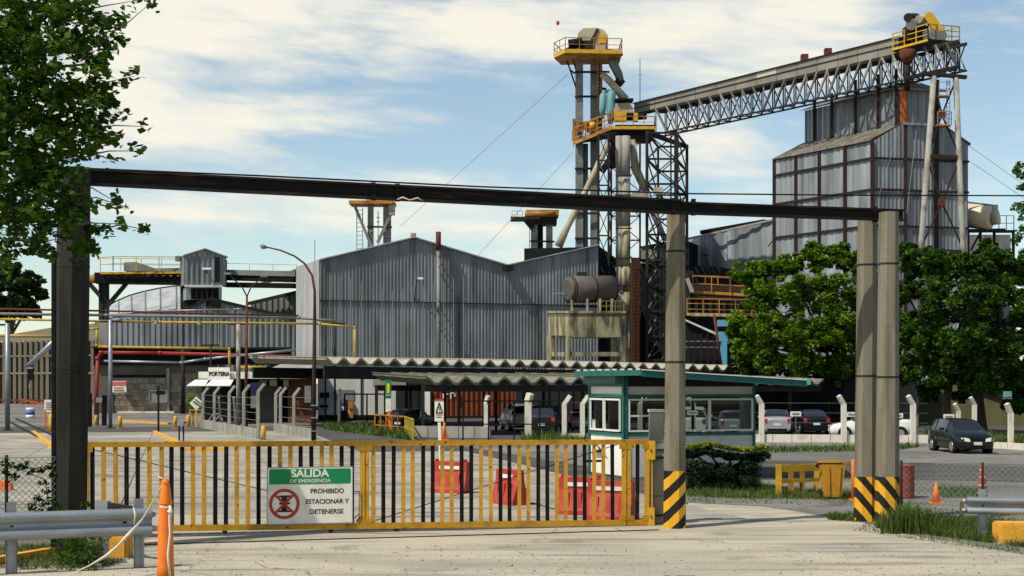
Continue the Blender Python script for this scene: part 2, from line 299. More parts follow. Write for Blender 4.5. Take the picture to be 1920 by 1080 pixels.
# ---------------- generic builders ----------------
def tri_mesh(name, V, Fc, mat_, parent=None, tone=None, **kw):
    o0 = OFF.get(parent.name, Vector()) if parent else Vector()
    V = np.asarray(V, dtype=np.float32).reshape(-1, 3)-np.array(o0[:], dtype=np.float32); k = Fc.shape[1]
    me = bpy.data.meshes.new(name); me.vertices.add(len(V)); me.vertices.foreach_set('co', V.ravel())
    me.loops.add(Fc.size); me.loops.foreach_set('vertex_index', Fc.astype(np.int32).ravel())
    me.polygons.add(len(Fc)); me.polygons.foreach_set('loop_start', np.arange(len(Fc), dtype=np.int32)*k)
    me.update(calc_edges=True)
    if tone is not None:
        a = me.attributes.new('tone', 'FLOAT', 'POINT'); a.data.foreach_set('value', np.asarray(tone, dtype=np.float32))
    me.materials.append(mat_); o = link(name, me, parent); return props(o, **kw) if kw else o
LEAF4 = np.array([(0, -.5, 0), (.34, 0, .10), (0, .5, 0), (-.34, 0, .10)])
LEAF6 = np.array([(0, -.5, 0), (.42, -.22, .08), (.30, .15, .06), (0, .55, -.04), (-.30, .15, .06), (-.42, -.22, .08)])
def leaves(name, C, size, mat_, parent=None, shape=LEAF4, tone=None, droop=.0, **kw):
    n = len(C); k = len(shape); a = RG.uniform(0, 2*np.pi, n); ti = RG.normal(.0, .75, n); ro = RG.uniform(0, 2*np.pi, n)
    s = size*RG.uniform(.6, 1.3, n); L = shape[None]*s[:, None, None]
    def rot(L, ang, i, j):
        c, s_ = np.cos(ang)[:, None], np.sin(ang)[:, None]; o = L.copy(); o[:, :, i] = L[:, :, i]*c-L[:, :, j]*s_; o[:, :, j] = L[:, :, i]*s_+L[:, :, j]*c; return o
    L = rot(L, ro, 0, 1); L = rot(L, ti+droop, 1, 2); L = rot(L, a, 0, 1)
    V = (L+C[:, None, :]).reshape(-1, 3); Fc = np.arange(n*k).reshape(n, k)
    t = np.repeat(np.clip((tone if tone is not None else RG.uniform(0, 1, n)), 0, 1), k)
    return tri_mesh(name, V, Fc, mat_, parent, t, **kw)
def clump_cloud(cents, rads, per, flat=.8, tmix=.6):
    C = []; T = []
    for c, r in zip(cents, rads):
        q = RG.normal(0, 1, (per, 3)); q /= np.linalg.norm(q, axis=1)[:, None]; q *= (RG.uniform(0, 1, per)**.40)[:, None]
        C.append(np.array(c)+q*r*np.array([1, 1, flat])); T.append(RG.uniform(0, tmix)+RG.uniform(0, 1-tmix, per))
    return np.concatenate(C), np.concatenate(T)
def crown_pts(center, radii, n, rmin, rmax, shell=.55, lumps=None):
    cs = []; rs = []
    for _ in range(n):
        q = RG.normal(0, 1, 3); q /= np.linalg.norm(q); q *= RG.uniform(shell, 1)**.5
        cs.append(np.array(center)+q*np.array(radii)); rs.append(RG.uniform(rmin, rmax))
    return cs, rs
def grass_patch(name, poly, n, h, label=None, cat=None, z=0, group=None, dens=None, lean=.5, w=.02):
    # poly: ground points; blades fill its triangle fan
    poly = [np.array((p[0], p[1])) for p in poly]; tris = [(poly[0], poly[i], poly[i+1]) for i in range(1, len(poly)-1)]
    ar = np.array([abs(np.cross(b-a, c-a)) for a, b, c in tris]); pick = RG.choice(len(tris), n, p=ar/ar.sum())
    r1, r2 = RG.uniform(0, 1, n), RG.uniform(0, 1, n); sw = r1+r2 > 1; r1[sw] = 1-r1[sw]; r2[sw] = 1-r2[sw]
    A = np.array([t[0] for t in tris])[pick]; B = np.array([t[1] for t in tris])[pick]; Cc = np.array([t[2] for t in tris])[pick]
    XY = A+(B-A)*r1[:, None]+(Cc-A)*r2[:, None]
    hh = h*RG.uniform(.3, 1.1, n)*(.55+.45*np.sin(XY[:, 0]*2.3+XY[:, 1]*3.1)*np.sin(XY[:, 0]*.9-XY[:, 1]*1.7)+.25); hh = np.clip(hh, h*.15, None)
    a = RG.uniform(0, 2*np.pi, n); ww = w*RG.uniform(.6, 1.5, n)
    base = np.c_[XY, np.full(n, z)]; dx = np.c_[np.cos(a)*ww, np.sin(a)*ww, np.zeros(n)]
    ln = np.c_[RG.normal(0, lean, n)*hh, RG.normal(0, lean, n)*hh, hh]
    V = np.stack([base-dx, base+dx, base+ln], 1).reshape(-1, 3)
    o = tri_mesh(name, V, np.arange(3*n).reshape(n, 3), MT['grass'], None, np.repeat(RG.uniform(0, 1, n)**1.5, 3))
    return props(o, label, cat, group, 'stuff')
def corr_strip(A, u, n, s0, s1, zlo, zhi, pitch, depth):
    # trapezoid-ribbed sheet between s0 and s1 along u, from zlo(s) to zhi(s)
    m_ = MB(); k = max(1, round((s1-s0)/pitch)); st = (s1-s0)/k; pts = []
    for i in range(k):
        b = s0+i*st; pts += [(b, 0), (b+.30*st, 0), (b+.45*st, depth), (b+.75*st, depth), (b+.9*st, 0)]
    pts.append((s1, 0)); vs = []
    for s, o in pts:
        p = A+u*s+n*o; vs += [(p.x, p.y, zlo(s)), (p.x, p.y, zhi(s))]
    m_.add(vs, [(2*i, 2*i+2, 2*i+3, 2*i+1) for i in range(len(pts)-1)]); return m_
def corr_wall(parent, A, B, zlo, zhi, width, pitch, depth, mat_, name='wall_sheet', jit=.006):
    A = Vector(A[:2]); B = Vector(B[:2]); u = (B-A).normalized(); L_ = (B-A).length; n = Vector((u.y, -u.x)); k = max(1, round(L_/width))
    zl = zlo if callable(zlo) else (lambda s: zlo); zh = zhi if callable(zhi) else (lambda s: zhi)
    for i in range(k):
        a, b = L_*i/k, L_*(i+1)/k; o = random.uniform(0, jit)
        corr_strip(A+n*o, u, n, a, b-.012, zl, zh, pitch, depth).build(name, mat_, parent)
def text(s, size, mat_, parent, M, name='lettering', off=0.0, align='CENTER', sx=1.0, ext=.0015):
    cu = bpy.data.curves.new(name, 'FONT'); cu.body = s; cu.size = size; cu.align_x = align; cu.align_y = 'CENTER'; cu.offset = off; cu.extrude = ext; cu.space_character = 1.0
    o = bpy.data.objects.new(name, cu); COL.objects.link(o); bpy.context.view_layer.update()
    me = bpy.data.meshes.new_from_object(o.evaluated_get(bpy.context.evaluated_depsgraph_get())); bpy.data.objects.remove(o)
    o0 = OFF.get(parent.name, Vector()) if parent else Vector()
    me.transform(Matrix.Translation(-o0) @ M @ Matrix.Diagonal((sx, 1, 1, 1))); me.materials.clear(); me.materials.append(mat_)
    return link(name, me, parent)
def face_M(o, u, up=Vector((0, 0, 1))):       # local x=u, y=up, z=out of face
    u = Vector(u).normalized(); w = u.cross(up).normalized(); m_ = Matrix((u, up, w)).transposed().to_4x4(); m_.translation = Vector(o); return m_
def rail3(parent, pts, h, mat_, post_step=1.2, w=.05, mids=(.5,), name='railing', postname='rail_post'):
    for a, b in zip(pts[:-1], pts[1:]):
        a = Vector(a); b = Vector(b); up = Vector((0, 0, h))
        one(name, mat_, parent, 'bar', a+up, b+up, w)
        for q in mids: one(name, mat_, parent, 'bar', a+up*q, b+up*q, w*.8)
        k = max(1, round((b-a).length/post_step))
        for i in range(k+1): p = a.lerp(b, i/k); one(postname, mat_, parent, 'bar', p, p+up, w)
V3 = Vector
def pf(pts):                                # piecewise-linear function of picture column
    def f(x):
        if x <= pts[0][0]: (x0, y0), (x1, y1) = pts[0], pts[1]
        else:
            for (x0, y0), (x1, y1) in zip(pts[:-1], pts[1:]):
                if x <= x1: break
        return y0+(y1-y0)*(x-x0)/(x1-x0)
    return f
# ================= SETTING =================
def sheet(name, pts, z, mt, th=None, parent=None, kind='structure'):
    m_ = MB(); pts = [(p[0], p[1]) for p in pts]; k = len(pts)
    a = sum(pts[i][0]*pts[(i+1) % k][1]-pts[(i+1) % k][0]*pts[i][1] for i in range(k))
    if a < 0: pts = pts[::-1]
    if th: m_.prism([(x, y, z) for x, y in pts], (0, 0, th)); o = fixn(m_.build(name, mt, parent))
    else: m_.add([(x, y, z) for x, y in pts], [tuple(range(k))]); o = m_.build(name, mt, parent)
    if not parent: props(o, kind=kind)
    return o
sheet('ground', [(-900, -60), (900, -60), (900, 1800), (-900, 1800)], 0, MT['ground'])
# front apron: dusty pale concrete that runs to the gate line
ap = [(-30, -10), (30, -10), GP(1920, 1040), GP(1700, 1002), GP(1640, 985), GP(1560, 968), GP(1430, 950), GP(1290, 943), GP(1290, 975), GP(1180, 975), GP(160, 1000), (-14, 28), (-30, 28)]
sheet('apron', [(p[0], p[1]) for p in ap], .004, MT['apron'])
# concrete yard inside the gate: separate slabs with open joints
yard = sheet('concrete_yard', [GP(-200, 800), GP(640, 800), GP(1290, 905), GP(1290, 974.5), GP(160, 999), (-14, 29.5), (-30, 40), (-60, 60)], .004, MT['dark_road'])
g0 = Wall(160, 27.9, 1225, 30.6); ux = V3((g0.u.x, g0.u.y, 0)); uy = V3((-g0.u.y, g0.u.x, 0)); o0 = V3((g0.A.x, g0.A.y, 0))+uy*.4
sd = bpy.data.meshes.new('slab'); hs = 4.6/2-.015
mb = MB(); mb.box((0, 0, .011), (4.57, 4.57, .018)); slab_me = None
for i in range(-6, 2):
    for j in range(0, 13):
        c = o0+ux*(i*4.6+7.3)+uy*(j*4.6+2.3); px = 960+c.x*F/c.y
        if px < -120 or px > 1270 or (px > 640 and j > 6): continue
        if slab_me is None: o = mb.build('slab', MT['slab'], yard); slab_me = o.data; o.location = c; o.rotation_euler = (0, 0, math.atan2(ux.y, ux.x))
        else: o = link('slab', slab_me, yard, c, (0, 0, math.atan2(ux.y, ux.x)))
        o.rotation_euler.x = random.uniform(-.0015, .0015); o.rotation_euler.y = random.uniform(-.0015, .0015); 
bpy.data.meshes.remove(sd)
# darker tyre-worn lanes in the right-hand yard
sheet('asphalt_lane', [GP(1290, 862), GP(1620, 866), GP(1960, 872), GP(1960, 905), GP(1620, 898), GP(1430, 900), GP(1290, 905)], .006, MT['dark_road'])
sheet('lane_edge', [GP(1285, 918), GP(1600, 925), GP(1960, 935), GP(1960, 1000), GP(1700, 990), GP(1640, 984), GP(1430, 949), GP(1285, 942)], .0065, MT['ground'])
# dark strip on the concrete in front of the gate
gt = Wall(300, 27.0, 1240, 29.6)
m_ = MB(); m_.bar(V3((*gt.p(230, 0).to_2d(), .012)), V3((*gt.p(1235, 0).to_2d(), .012)), .07, .016)
tr = m_.build('gate_strip', MT['dark_steel']); props(tr, kind='structure')
sheet('parking_shade_floor', [GP(600, 803), GP(690, 822), GP(880, 826), GP(1100, 826), GP(1740, 828), (54, 116), (-18, 118)], .010, MT['dark_road'])  # dark sheet lays the shade under shelters and trees into the ground colour
# kerbs inside, painted yellow
def kerb(name_pts, label, w=.22, h=.14, seg=1.4, group='yellow kerbs'):
    a, b = name_pts; t = thing('kerb', label, 'kerb', (a.x, a.y, 0), group); L_ = (b-a).length; k = max(1, int(L_/seg)); u = (b-a).normalized()
    for i in range(k): one('kerb_stone', MT['yellow_block'], t, 'bar', a+u*(L_*i/k+.01)+V3((0, 0, h/2)), a+u*(L_*(i+1)/k-.01)+V3((0, 0, h/2)), w, h)
kerb((GP(62, 812), GP(112, 850)), 'yellow kerb running beside the dark track rails at the left edge')
kerb((GP(290, 812), GP(345, 838)), 'yellow kerb edge of the island below the black signpost')
kerb((GP(232, 791), GP(318, 796)), 'thin far yellow kerb in front of the brick infill wall', .3)
kerb((GP(345, 846), GP(425, 846)), 'low yellow kerb seen through the gate bars under the porteria fence')
kerb((GP(-40, 1064), GP(98, 1040)), 'worn yellow kerb under the left guardrail', .16, .13)
# rails of the old track left
for k, (a, b) in enumerate((((18, 792), (92, 832)), ((30, 786), (108, 822)))):
    m_ = MB(); m_.bar(GP(*a, .05), GP(*b, .05), .12, .1); tag_ = m_.build('track_rail', MT['dark_steel']); props(tag_, ('dark steel track rail nearest the left yellow kerb', 'dark steel track rail farther back by the thin black pole')[k], 'rail', 'old track rails')

# ================= GANTRY =================
def octo(cx, cy, w, d, ch, rz=0):
    hx, hy = w/2, d/2; c = ch
    pts = [(-hx+c, -hy), (hx-c, -hy), (hx, -hy+c*.9), (hx, hy-c), (hx-c, hy), (-hx+c, hy), (-hx, hy-c), (-hx, -hy+c*.9)]
    cs, sn = math.cos(rz), math.sin(rz); return [(cx+x*cs-y*sn, cy+x*sn+y*cs) for x, y in pts]
def conc_post(label, pxb, pxt, d, zt, wb, wt, rings, haz=None, hz=1.1, rz=-.18, mt='post'):
    b = P(pxb, 0, d); tpx = P(pxt, 0, d); t = thing('gantry_post', label, 'concrete post', (b.x, b.y, 0), 'concrete gantry posts')
    def sec(f): w = wb+(wt-wb)*f; return octo(b.x+(tpx.x-b.x)*f, b.y, w, w*1.05, w*.27, rz)
    def solid(f0, f1, mt_, nm, grow=0):
        m_ = MB(); cx = b.x+(tpx.x-b.x)*f0
        lo = [(x, y, f0*zt) for x, y in sec(f0)]; hi = [(x, y, f1*zt) for x, y in sec(f1)]
        if grow:
            for L_ in (lo, hi):
                for i, (x, y, z) in enumerate(L_): q = V3((x-cx, y-b.y)).normalized()*grow; L_[i] = (x+q.x, y+q.y, z)
        m_.add(lo+hi, [tuple(reversed(range(8))), tuple(range(8, 16))]+[(i, (i+1) % 8, 8+(i+1) % 8, 8+i) for i in range(8)]); return m_.build(nm, mt_, t)
    cuts = [0]+[r/zt for r in rings]+[1]
    for a, c in zip(cuts[:-1], cuts[1:]): solid(a+(.0012 if a else -.02), c-(.0012 if c < 1 else 0), MT[mt], 'shaft')
    for r in rings: solid(r/zt-.003, r/zt+.003, MT['dark_steel'], 'steel_band', .006)
    if haz: o = solid(0, hz/zt, MT[haz], 'hazard_paint', .004)
    return t
PM = 30.1
conc_post('tall weathered concrete gantry post between gate hinge and hedge, rising black and yellow stripes', 1265, 1267.5, PM, Zp(378, PM), .455, .37, [Zp(679, PM), Zp(472, PM)], 'haz_r', Zp(882, PM))
PR = 30.6
conc_post('nearer of the two right concrete gantry posts, taller, top standing above the beam', 1663, 1666.5, PR, Zp(398, PR), .47, .38, [Zp(707, PR), Zp(495, PR)], 'haz_l', Zp(893, PR), rz=.0)
PB = 31.6
conc_post('farther of the two right concrete gantry posts, stopping under the beam', 1622, 1626, PB, Zp(414, PB), .47, .39, [Zp(705, PB), Zp(497, PB)], 'haz_l', Zp(893, PB), rz=-.1)
PL = 26.2
conc_post('dark left concrete gantry post at the gate end, poplar shade put into its colour', 129, 140, PL, Zp(316, PL), .56, .51, [Zp(690, PL), Zp(500, PL)], None, mt='post_dark')
# beam: two rolled steel lengths
gb = thing('gantry_beam', 'long dark rusty steel beam spanning the three entrance posts', 'beam', (0, 28, 6.8))
def ibeam(pa, pb, h, w, name, parent):
    m_ = MB(); z = V3((0, 0, 1))
    m_.bar(pa, pb, .05, h-.04); m_.bar(pa+z*(h/2-.02), pb+z*(h/2-.02), w, .04); m_.bar(pa-z*(h/2-.02), pb-z*(h/2-.02), w, .04)
    return m_.build(name, MT['rust_beam'], parent)
bw = Wall(150, 26.55, 1695, 31.0)
def bp(px, y0, y1): v = bw.p(px, (y0+y1)/2, 0); return v
ibeam(bp(160, 318, 346), bp(1275, 372, 404), .30, .22, 'beam_length', gb)
ibeam(bp(1276.5, 376, 404), bp(1692, 395, 413), .25, .22, 'beam_length', gb)
m_ = MB()
for px in (700, 745, 1262, 1300, 1640): m_.box(bw.p(px, pf([(160, 332), (1262, 387), (1692, 404)])(px)), (.09, .12, .34))
m_.build('splice_plate', MT['rust_beam'], gb)
# rag caught on the beam
m_ = MB(); m_.tube([bw.p(742, 376, .15), bw.p(752, 372, .17), bw.p(765, 377, .16), bw.p(780, 373, .17), bw.p(790, 378, .15)], [.008, .017, .010, .016, .006], 6)
props(m_.build('rag', MT['rope']), 'scrap of pale cloth hanging on the gantry beam', 'rag')
# overhead cable
m_ = MB(); m_.tube([P(168, 316, 27), P(500, 330, 28), P(900, 350, 30), P(1290, 363, 32), P(1600, 366, 34), P(2000, 367, 36)], .018, 5)
props(m_.build('overhead_cable', MT['black']), 'black overhead cable running just above the gantry beam', 'cable')

# ================= GATE =================
gw = Wall(160, 27.9, 1225, 30.6)
def gp(px, z, off=0): v = gw.p(px, 0, off); v.z = z; return v
ztop = pf([(160, 1.86), (1225, 1.80)]); zbot = pf([(160, .20), (1225, .07)])
def leaf(label, x0, x1, pxs, brace=None, hinge=False):
    c = gp((x0+x1)/2, 0); t = thing('gate_leaf', label, 'gate', (c.x, c.y, 0), 'yellow and black gate leaves')
    one('top_rail', MT['yellow'], t, 'bar', gp(x0, ztop(x0)), gp(x1, ztop(x1)), .075, .105)
    one('bottom_rail', MT['yellow'], t, 'bar', gp(x0, zbot(x0)), gp(x1, zbot(x1)), .075, .12)
    for px, c_ in pxs:
        one('bar', MT['black' if c_ == 'b' else 'yellow'], t, 'bar', gp(px+random.uniform(-.5, .5), zbot(px)+.06), gp(px+random.uniform(-.5, .5), ztop(px)-.052), .082, .035)
    for px in (x0+2.5, x1-3.2): one('stile', MT['yellow'], t, 'bar', gp(px, zbot(px)+.06), gp(px, ztop(px)-.052), .095, .06)
    if x1-x0 > 100:
        for f in (.12, .5, .88):
            px = x0+(x1-x0)*f; z = zbot(px)-.085
            for k_ in (-.05, .05): pass
            if zbot(px) > .12: a = gp(px, z); n_ = V3((gw.n().x, gw.n().y, 0)); m_ = MB(); m_.tube([a-n_*.03, a+n_*.03], .05, 10); m_.build('roller', MT['dark_steel'], t)
    for px in (x0+3, x1-3):
        for z in (zbot(px)+.10, ztop(px)-.10): one('corner_plate', MT['yellow'], t, 'box', gp(px+(3 if px < (x0+x1)/2 else -3), z, .035), (.16, .012, .10), math.atan2(gw.u.y, gw.u.x))
    if brace: one('brace_rod', MT['black'], t, 'bar', gp(brace[0], brace[1], -.06), gp(brace[2], brace[3], -.06), .016)
    return t
pat = 'byybbyybbyybbyybbyybbyybb'
xs1 = [173, 194, 217, 237, 258, 280, 303, 322, 342, 362, 383, 404, 424, 444, 465, 485, 505, 525, 545, 564, 584, 603, 622, 641, 660]
xs2 = [700, 719, 738, 756, 774, 793, 811, 829, 847, 866, 884, 902, 920, 938, 955, 974, 991, 1009, 1026, 1044, 1061, 1078, 1096, 1114, 1131, 1148]
pat2 = 'ybbyybbyybbyybbyybbyybbyyb'
L1 = leaf('long left gate leaf of black and yellow bars carrying the emergency exit sign', 160, 683, list(zip(xs1, pat)), (165, 1.78, 660, .45))
L2 = leaf('middle gate leaf of black and yellow bars without a sign', 685, 1173, list(zip(xs2, pat2)), (693, .20, 1160, 1.75))
L3 = leaf('short hinged end leaf of the gate with a single black bar', 1175.5, 1216, [(1195, 'b')])
m_ = MB(); m_.box(gp(1219.5, 1.62), (.20, .10, .40)); m_.box(gp(1219.5, .20), (.17, .10, .38)); m_.bar(gp(1222, .1), gp(1222, 1.75), .035); m_.build('hinge_block', MT['yellow2'], L3)
for z in (1.62, .2): one('hinge_bolt', MT['dark_steel'], L3, 'box', gp(1219, z, .06), (.03, .03, .03))
# latch between the leaves
m_ = MB(); m_.bar(gp(662, .85, .05), gp(673, .85, .05), .015); m_.bar(gp(673, .86, .05), gp(673, .28, .05), .015); m_.bar(gp(664, .3, .05), gp(673, .4, .05), .015); m_.bar(gp(668, .24, .05), gp(675, .33, .05), .02); m_.build('latch', MT['black'], L1)
m_ = MB(); m_.bar(gp(1100, 1.40, -.05), gp(1134, 1.40, -.05), .05); m_.bar(gp(1112, 1.62, -.05), gp(1116, 1.2, -.05), .03); m_.build('lock_plate', MT['dark_steel'], L2)
# grey concrete hinge post
hp = P(1230.5, 0, 30.9); t = thing('hinge_post', 'square grey concrete post carrying the gate hinges', 'concrete post', (hp.x, hp.y, 0))
segs = [-.05, .62, 1.40, 1.78, 2.42]
for a, b in zip(segs[:-1], segs[1:]): one('block', MT['conc_grey'], t, 'box', (hp.x, hp.y, (a+b)/2), (.30, .28, b-a-.014))
one('cap', MT['conc_white'], t, 'box', (hp.x, hp.y, 2.46), (.34, .32, .06))
for z in (1.62, 1.45, .2): one('hinge_strap', MT['dark_steel'], t, 'bar', V3((hp.x-.2, hp.y-.16, z)), V3((hp.x+.15, hp.y-.16, z)), .02, .04)
# sign on the gate
def sign_on_gate():
    c = gw.p(581, 0, .075); d = gw.d(581)-.08; s = d/F; x0, x1, y0, y1 = 502, 661, 876, 982
    zc = Zp((y0+y1)/2, d); W_ = (x1-x0)*s; Hh = (y1-y0)*s; u = V3((gw.u.x, gw.u.y, 0)); n = V3((gw.n().x, gw.n().y, 0)); c = V3((c.x, c.y, zc))
    t = thing('gate_sign', 'white and green emergency exit and no parking sign fixed to the left gate leaf', 'sign', c)
    def at(px, py, o=0): return c+u*((px-581.5)*s)+V3((0, 0, (929-py)*s))+n*o
    def rr(x0, x1, y0, y1, r, o):
        pts = []
        for cx, cy, a0 in ((x1-r, y0+r, 90), (x0+r, y0+r, 180), (x0+r, y1-r, 270), (x1-r, y1-r, 0)):
            for k in range(6): a = R(a0+18*k-90); pts.append((cx+r*math.cos(a), cy-r*math.sin(a)))
        # order: go round from the right top corner anticlockwise
        return [at(x, y, o) for x, y in pts]
    def plate(x0, x1, y0, y1, r, o, th, mt, nm):
        m_ = MB(); m_.prism(rr(x0, x1, y0, y1, r, o), -n*th); return fixn(m_.build(nm, mt, t))
    plate(x0, x1, y0, y1, 2.5, .0, .012, MT['sign_white'], 'panel')
    m_ = MB()
    for a, b in (((x0, y0), (x1, y0)), ((x0, y1), (x1, y1)), ((x0, y0), (x0, y1)), ((x1, y0), (x1, y1))): m_.bar(at(*a, -.008), at(*b, -.008), .02)
    m_.build('frame', MT['gal'], t)
    plate(505.5, 657.5, 879, 907.5, 3, .004, .003, MT['green_sign'], 'header')
    M = lambda px, py, o: face_M(at(px, py, o), u)
    k = s
    text('SALIDA', 19.5*k, MT['sign_white'], t, M(581, 888, .006), off=.55*k, sx=1.1)
    text('DE EMERGENCIA', 9.2*k, MT['sign_white'], t, M(582, 901.8, .006), off=.12*k, sx=1.1)
    text('PROHIBIDO', 12.2*k, MT['ink'], t, M(613.5, 921.5, .002), off=.26*k, sx=.98)
    text('ESTACIONAR Y', 12.2*k, MT['ink'], t, M(613, 941, .002), off=.26*k, sx=.96)
    text('DETENERSE', 12.2*k, MT['ink'], t, M(612, 960, .002), off=.26*k, sx=1)
    # pictogram
    cx, cy = 533.5, 944
    def disc(r0, r1, o, mt, nm, kk=40):
        m_ = MB(); vs = []; 
        for j in range(kk): a = 2*math.pi*j/kk; vs += [at(cx+r0*math.cos(a), cy-r0*math.sin(a), o), at(cx+r1*math.cos(a), cy-r1*math.sin(a), o)]
        m_.add(vs, [(2*j, 2*j+1, (2*j+3) % (2*kk), (2*j+2) % (2*kk)) for j in range(kk)]); return m_.build(nm, mt, t)
    disc(22.5, 28.5, .005, MT['sign_red'], 'prohibition_ring')
    m_ = MB()
    for (a, b, c_, e) in ((523, 545, 928, 931.5), (523, 545, 956, 959.5), (528, 539, 931, 957), (524, 544, 941, 945)):
        m_.prism([at(a, c_, .002), at(b, c_, .002), at(b, e, .002), at(a, e, .002)], n*.001)
    m_.build('pictogram', MT['ink'], t)
    m_ = MB()
    for q in (1, -1): m_.bar(at(cx-17.5, cy+17.5*q, .006), at(cx+17.5, cy-17.5*q, .006), .002, 4.4*k, up=n.cross(V3((1, 0, q)).normalized()))
    m_ = MB()
    for q in (1, -1):
        a = V3((1, 0, 0)); p0 = (cx-17.5, cy+17.5*q); p1 = (cx+17.5, cy-17.5*q); w = 1.7
        m_.prism([at(p0[0]-w, p0[1]-w*q, .0045), at(p0[0]+w, p0[1]+w*q, .0045), at(p1[0]+w, p1[1]+w*q, .0045), at(p1[0]-w, p1[1]-w*q, .0045)], n*.001)
    m_.build('prohibition_cross', MT['sign_red'], t)
    for px in (512, 600, 650): one('rivet', MT['gal'], t, 'box', at(px, 979.5, .003), (.012, .012, .012))
sign_on_gate()

# ================= WAREHOUSE =================
wl = Wall(598, 140, 1122, 150)
def warehouse():
    t = thing('warehouse', 'big grey corrugated iron warehouse with a double gable behind the shelter', 'warehouse', (wl.A.x, wl.A.y, 0))
    roof = pf([(598, 488), (775, 446), (950, 498), (1122, 460)])
    def px_of(s): p = wl.A+wl.u*s; return 960+p.x*F/p.y
    def ztopf(s): px = px_of(s); return Zp(roof(px), wl.d(px))
    zs = Zp(563, 140)
    seam = lambda s: zs
    A, B = wl.A, wl.B
    corr_wall(t, A, B, 0, lambda s: zs-.02, 1.05, .35, .07, MT['corr'])
    corr_wall(t, A, B, lambda s: zs-.0, ztopf, 1.05, .35, .07, MT['corr'])
    n3 = V3((wl.n().x, wl.n().y, 0)); u3 = V3((wl.u.x, wl.u.y, 0))
    def q(px, z=None, off=0): s = wl.s_at(px); p = wl.A+wl.u*s; return V3((p.x, p.y, ztopf(s) if z is None else z))+n3*off
    one('girt', MT['dark_steel'], t, 'bar', q(598, zs, .10), q(1122, zs, .10), .16, .05)
    # left side wall: its sunlit brightness is put into a paler sheet
    C = P(556, 0, 148).to_2d(); zse = ztopf(0)
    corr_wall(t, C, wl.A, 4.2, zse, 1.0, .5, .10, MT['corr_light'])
    side = (C-wl.A).normalized(); s3 = V3((side.x, side.y, 0))
    # roof planes run back 45 m, sheet by sheet is out of sight from below
    back = -n3*45
    for (pa, pb) in ((598, 775), (775, 950), (950, 1122)):
        a, b = q(pa, None, .35), q(pb, None, .35); m_ = MB(); up = V3((0, 0, .12)); m_.prism([a, b, b+up, a+up], back); fixn(m_.build('roof', MT['corr_light'], t))
    for px in (1122,):
        m_ = MB(); m_.prism([q(px, 0, .0), q(px), q(px)+back, q(px, 0)+back], u3*.1); fixn(m_.build('side_wall', MT['dark_clad'], t))
    # valley outlet and its downpipe
    one('valley_outlet', MT['dark_steel'], t, 'box', q(949, Zp(503, wl.d(949)), .5), (.9, 1.0, .55), math.atan2(u3.y, u3.x))
    # chimney pipe held off the wall
    m_ = MB(); ps = lambda z: q(818, z, .75); m_.tube([ps(0), ps(Zp(468, 143))], .20, 10); m_.build('vent_pipe', MT['grey_paint'], t)
    m_ = MB(); m_.tube([ps(Zp(468, 143)), ps(Zp(434, 143))], .27, 10); m_.build('vent_pipe_top', MT['rust'], t)
    for y in (480, 500, 565, 605): one('pipe_bracket', MT['dark_steel'], t, 'bar', q(818, Zp(y, 143), 0), q(818, Zp(y, 143), .98), .1)
    one('vent_box', MT['conc_grey'], t, 'box', q(775)+V3((0, 0, .2)), (.5, .8, .5))
    # wall lamp on a swan neck arm
    o = q(777, Zp(566, 143)); m_ = MB(); m_.tube([o, o+V3((0, 0, 1.0))+n3*.25, o+V3((0, 0, 1.9))+n3*.8, o+V3((0, 0, 2.2))+n3*1.5], .05, 6); a_ = m_.build('lamp_arm', MT['dark_steel'], t)
    one('lamp_head', MT['white'], t, 'box', o+V3((.15, 0, 2.25))+n3*1.7, (.55, .6, .18))
    # lightning rod
    one('lightning_rod', MT['dark_steel'], t, 'bar', q(598)-n3*2, q(598)-n3*2+V3((0, 0, 2.2)), .05)
warehouse()

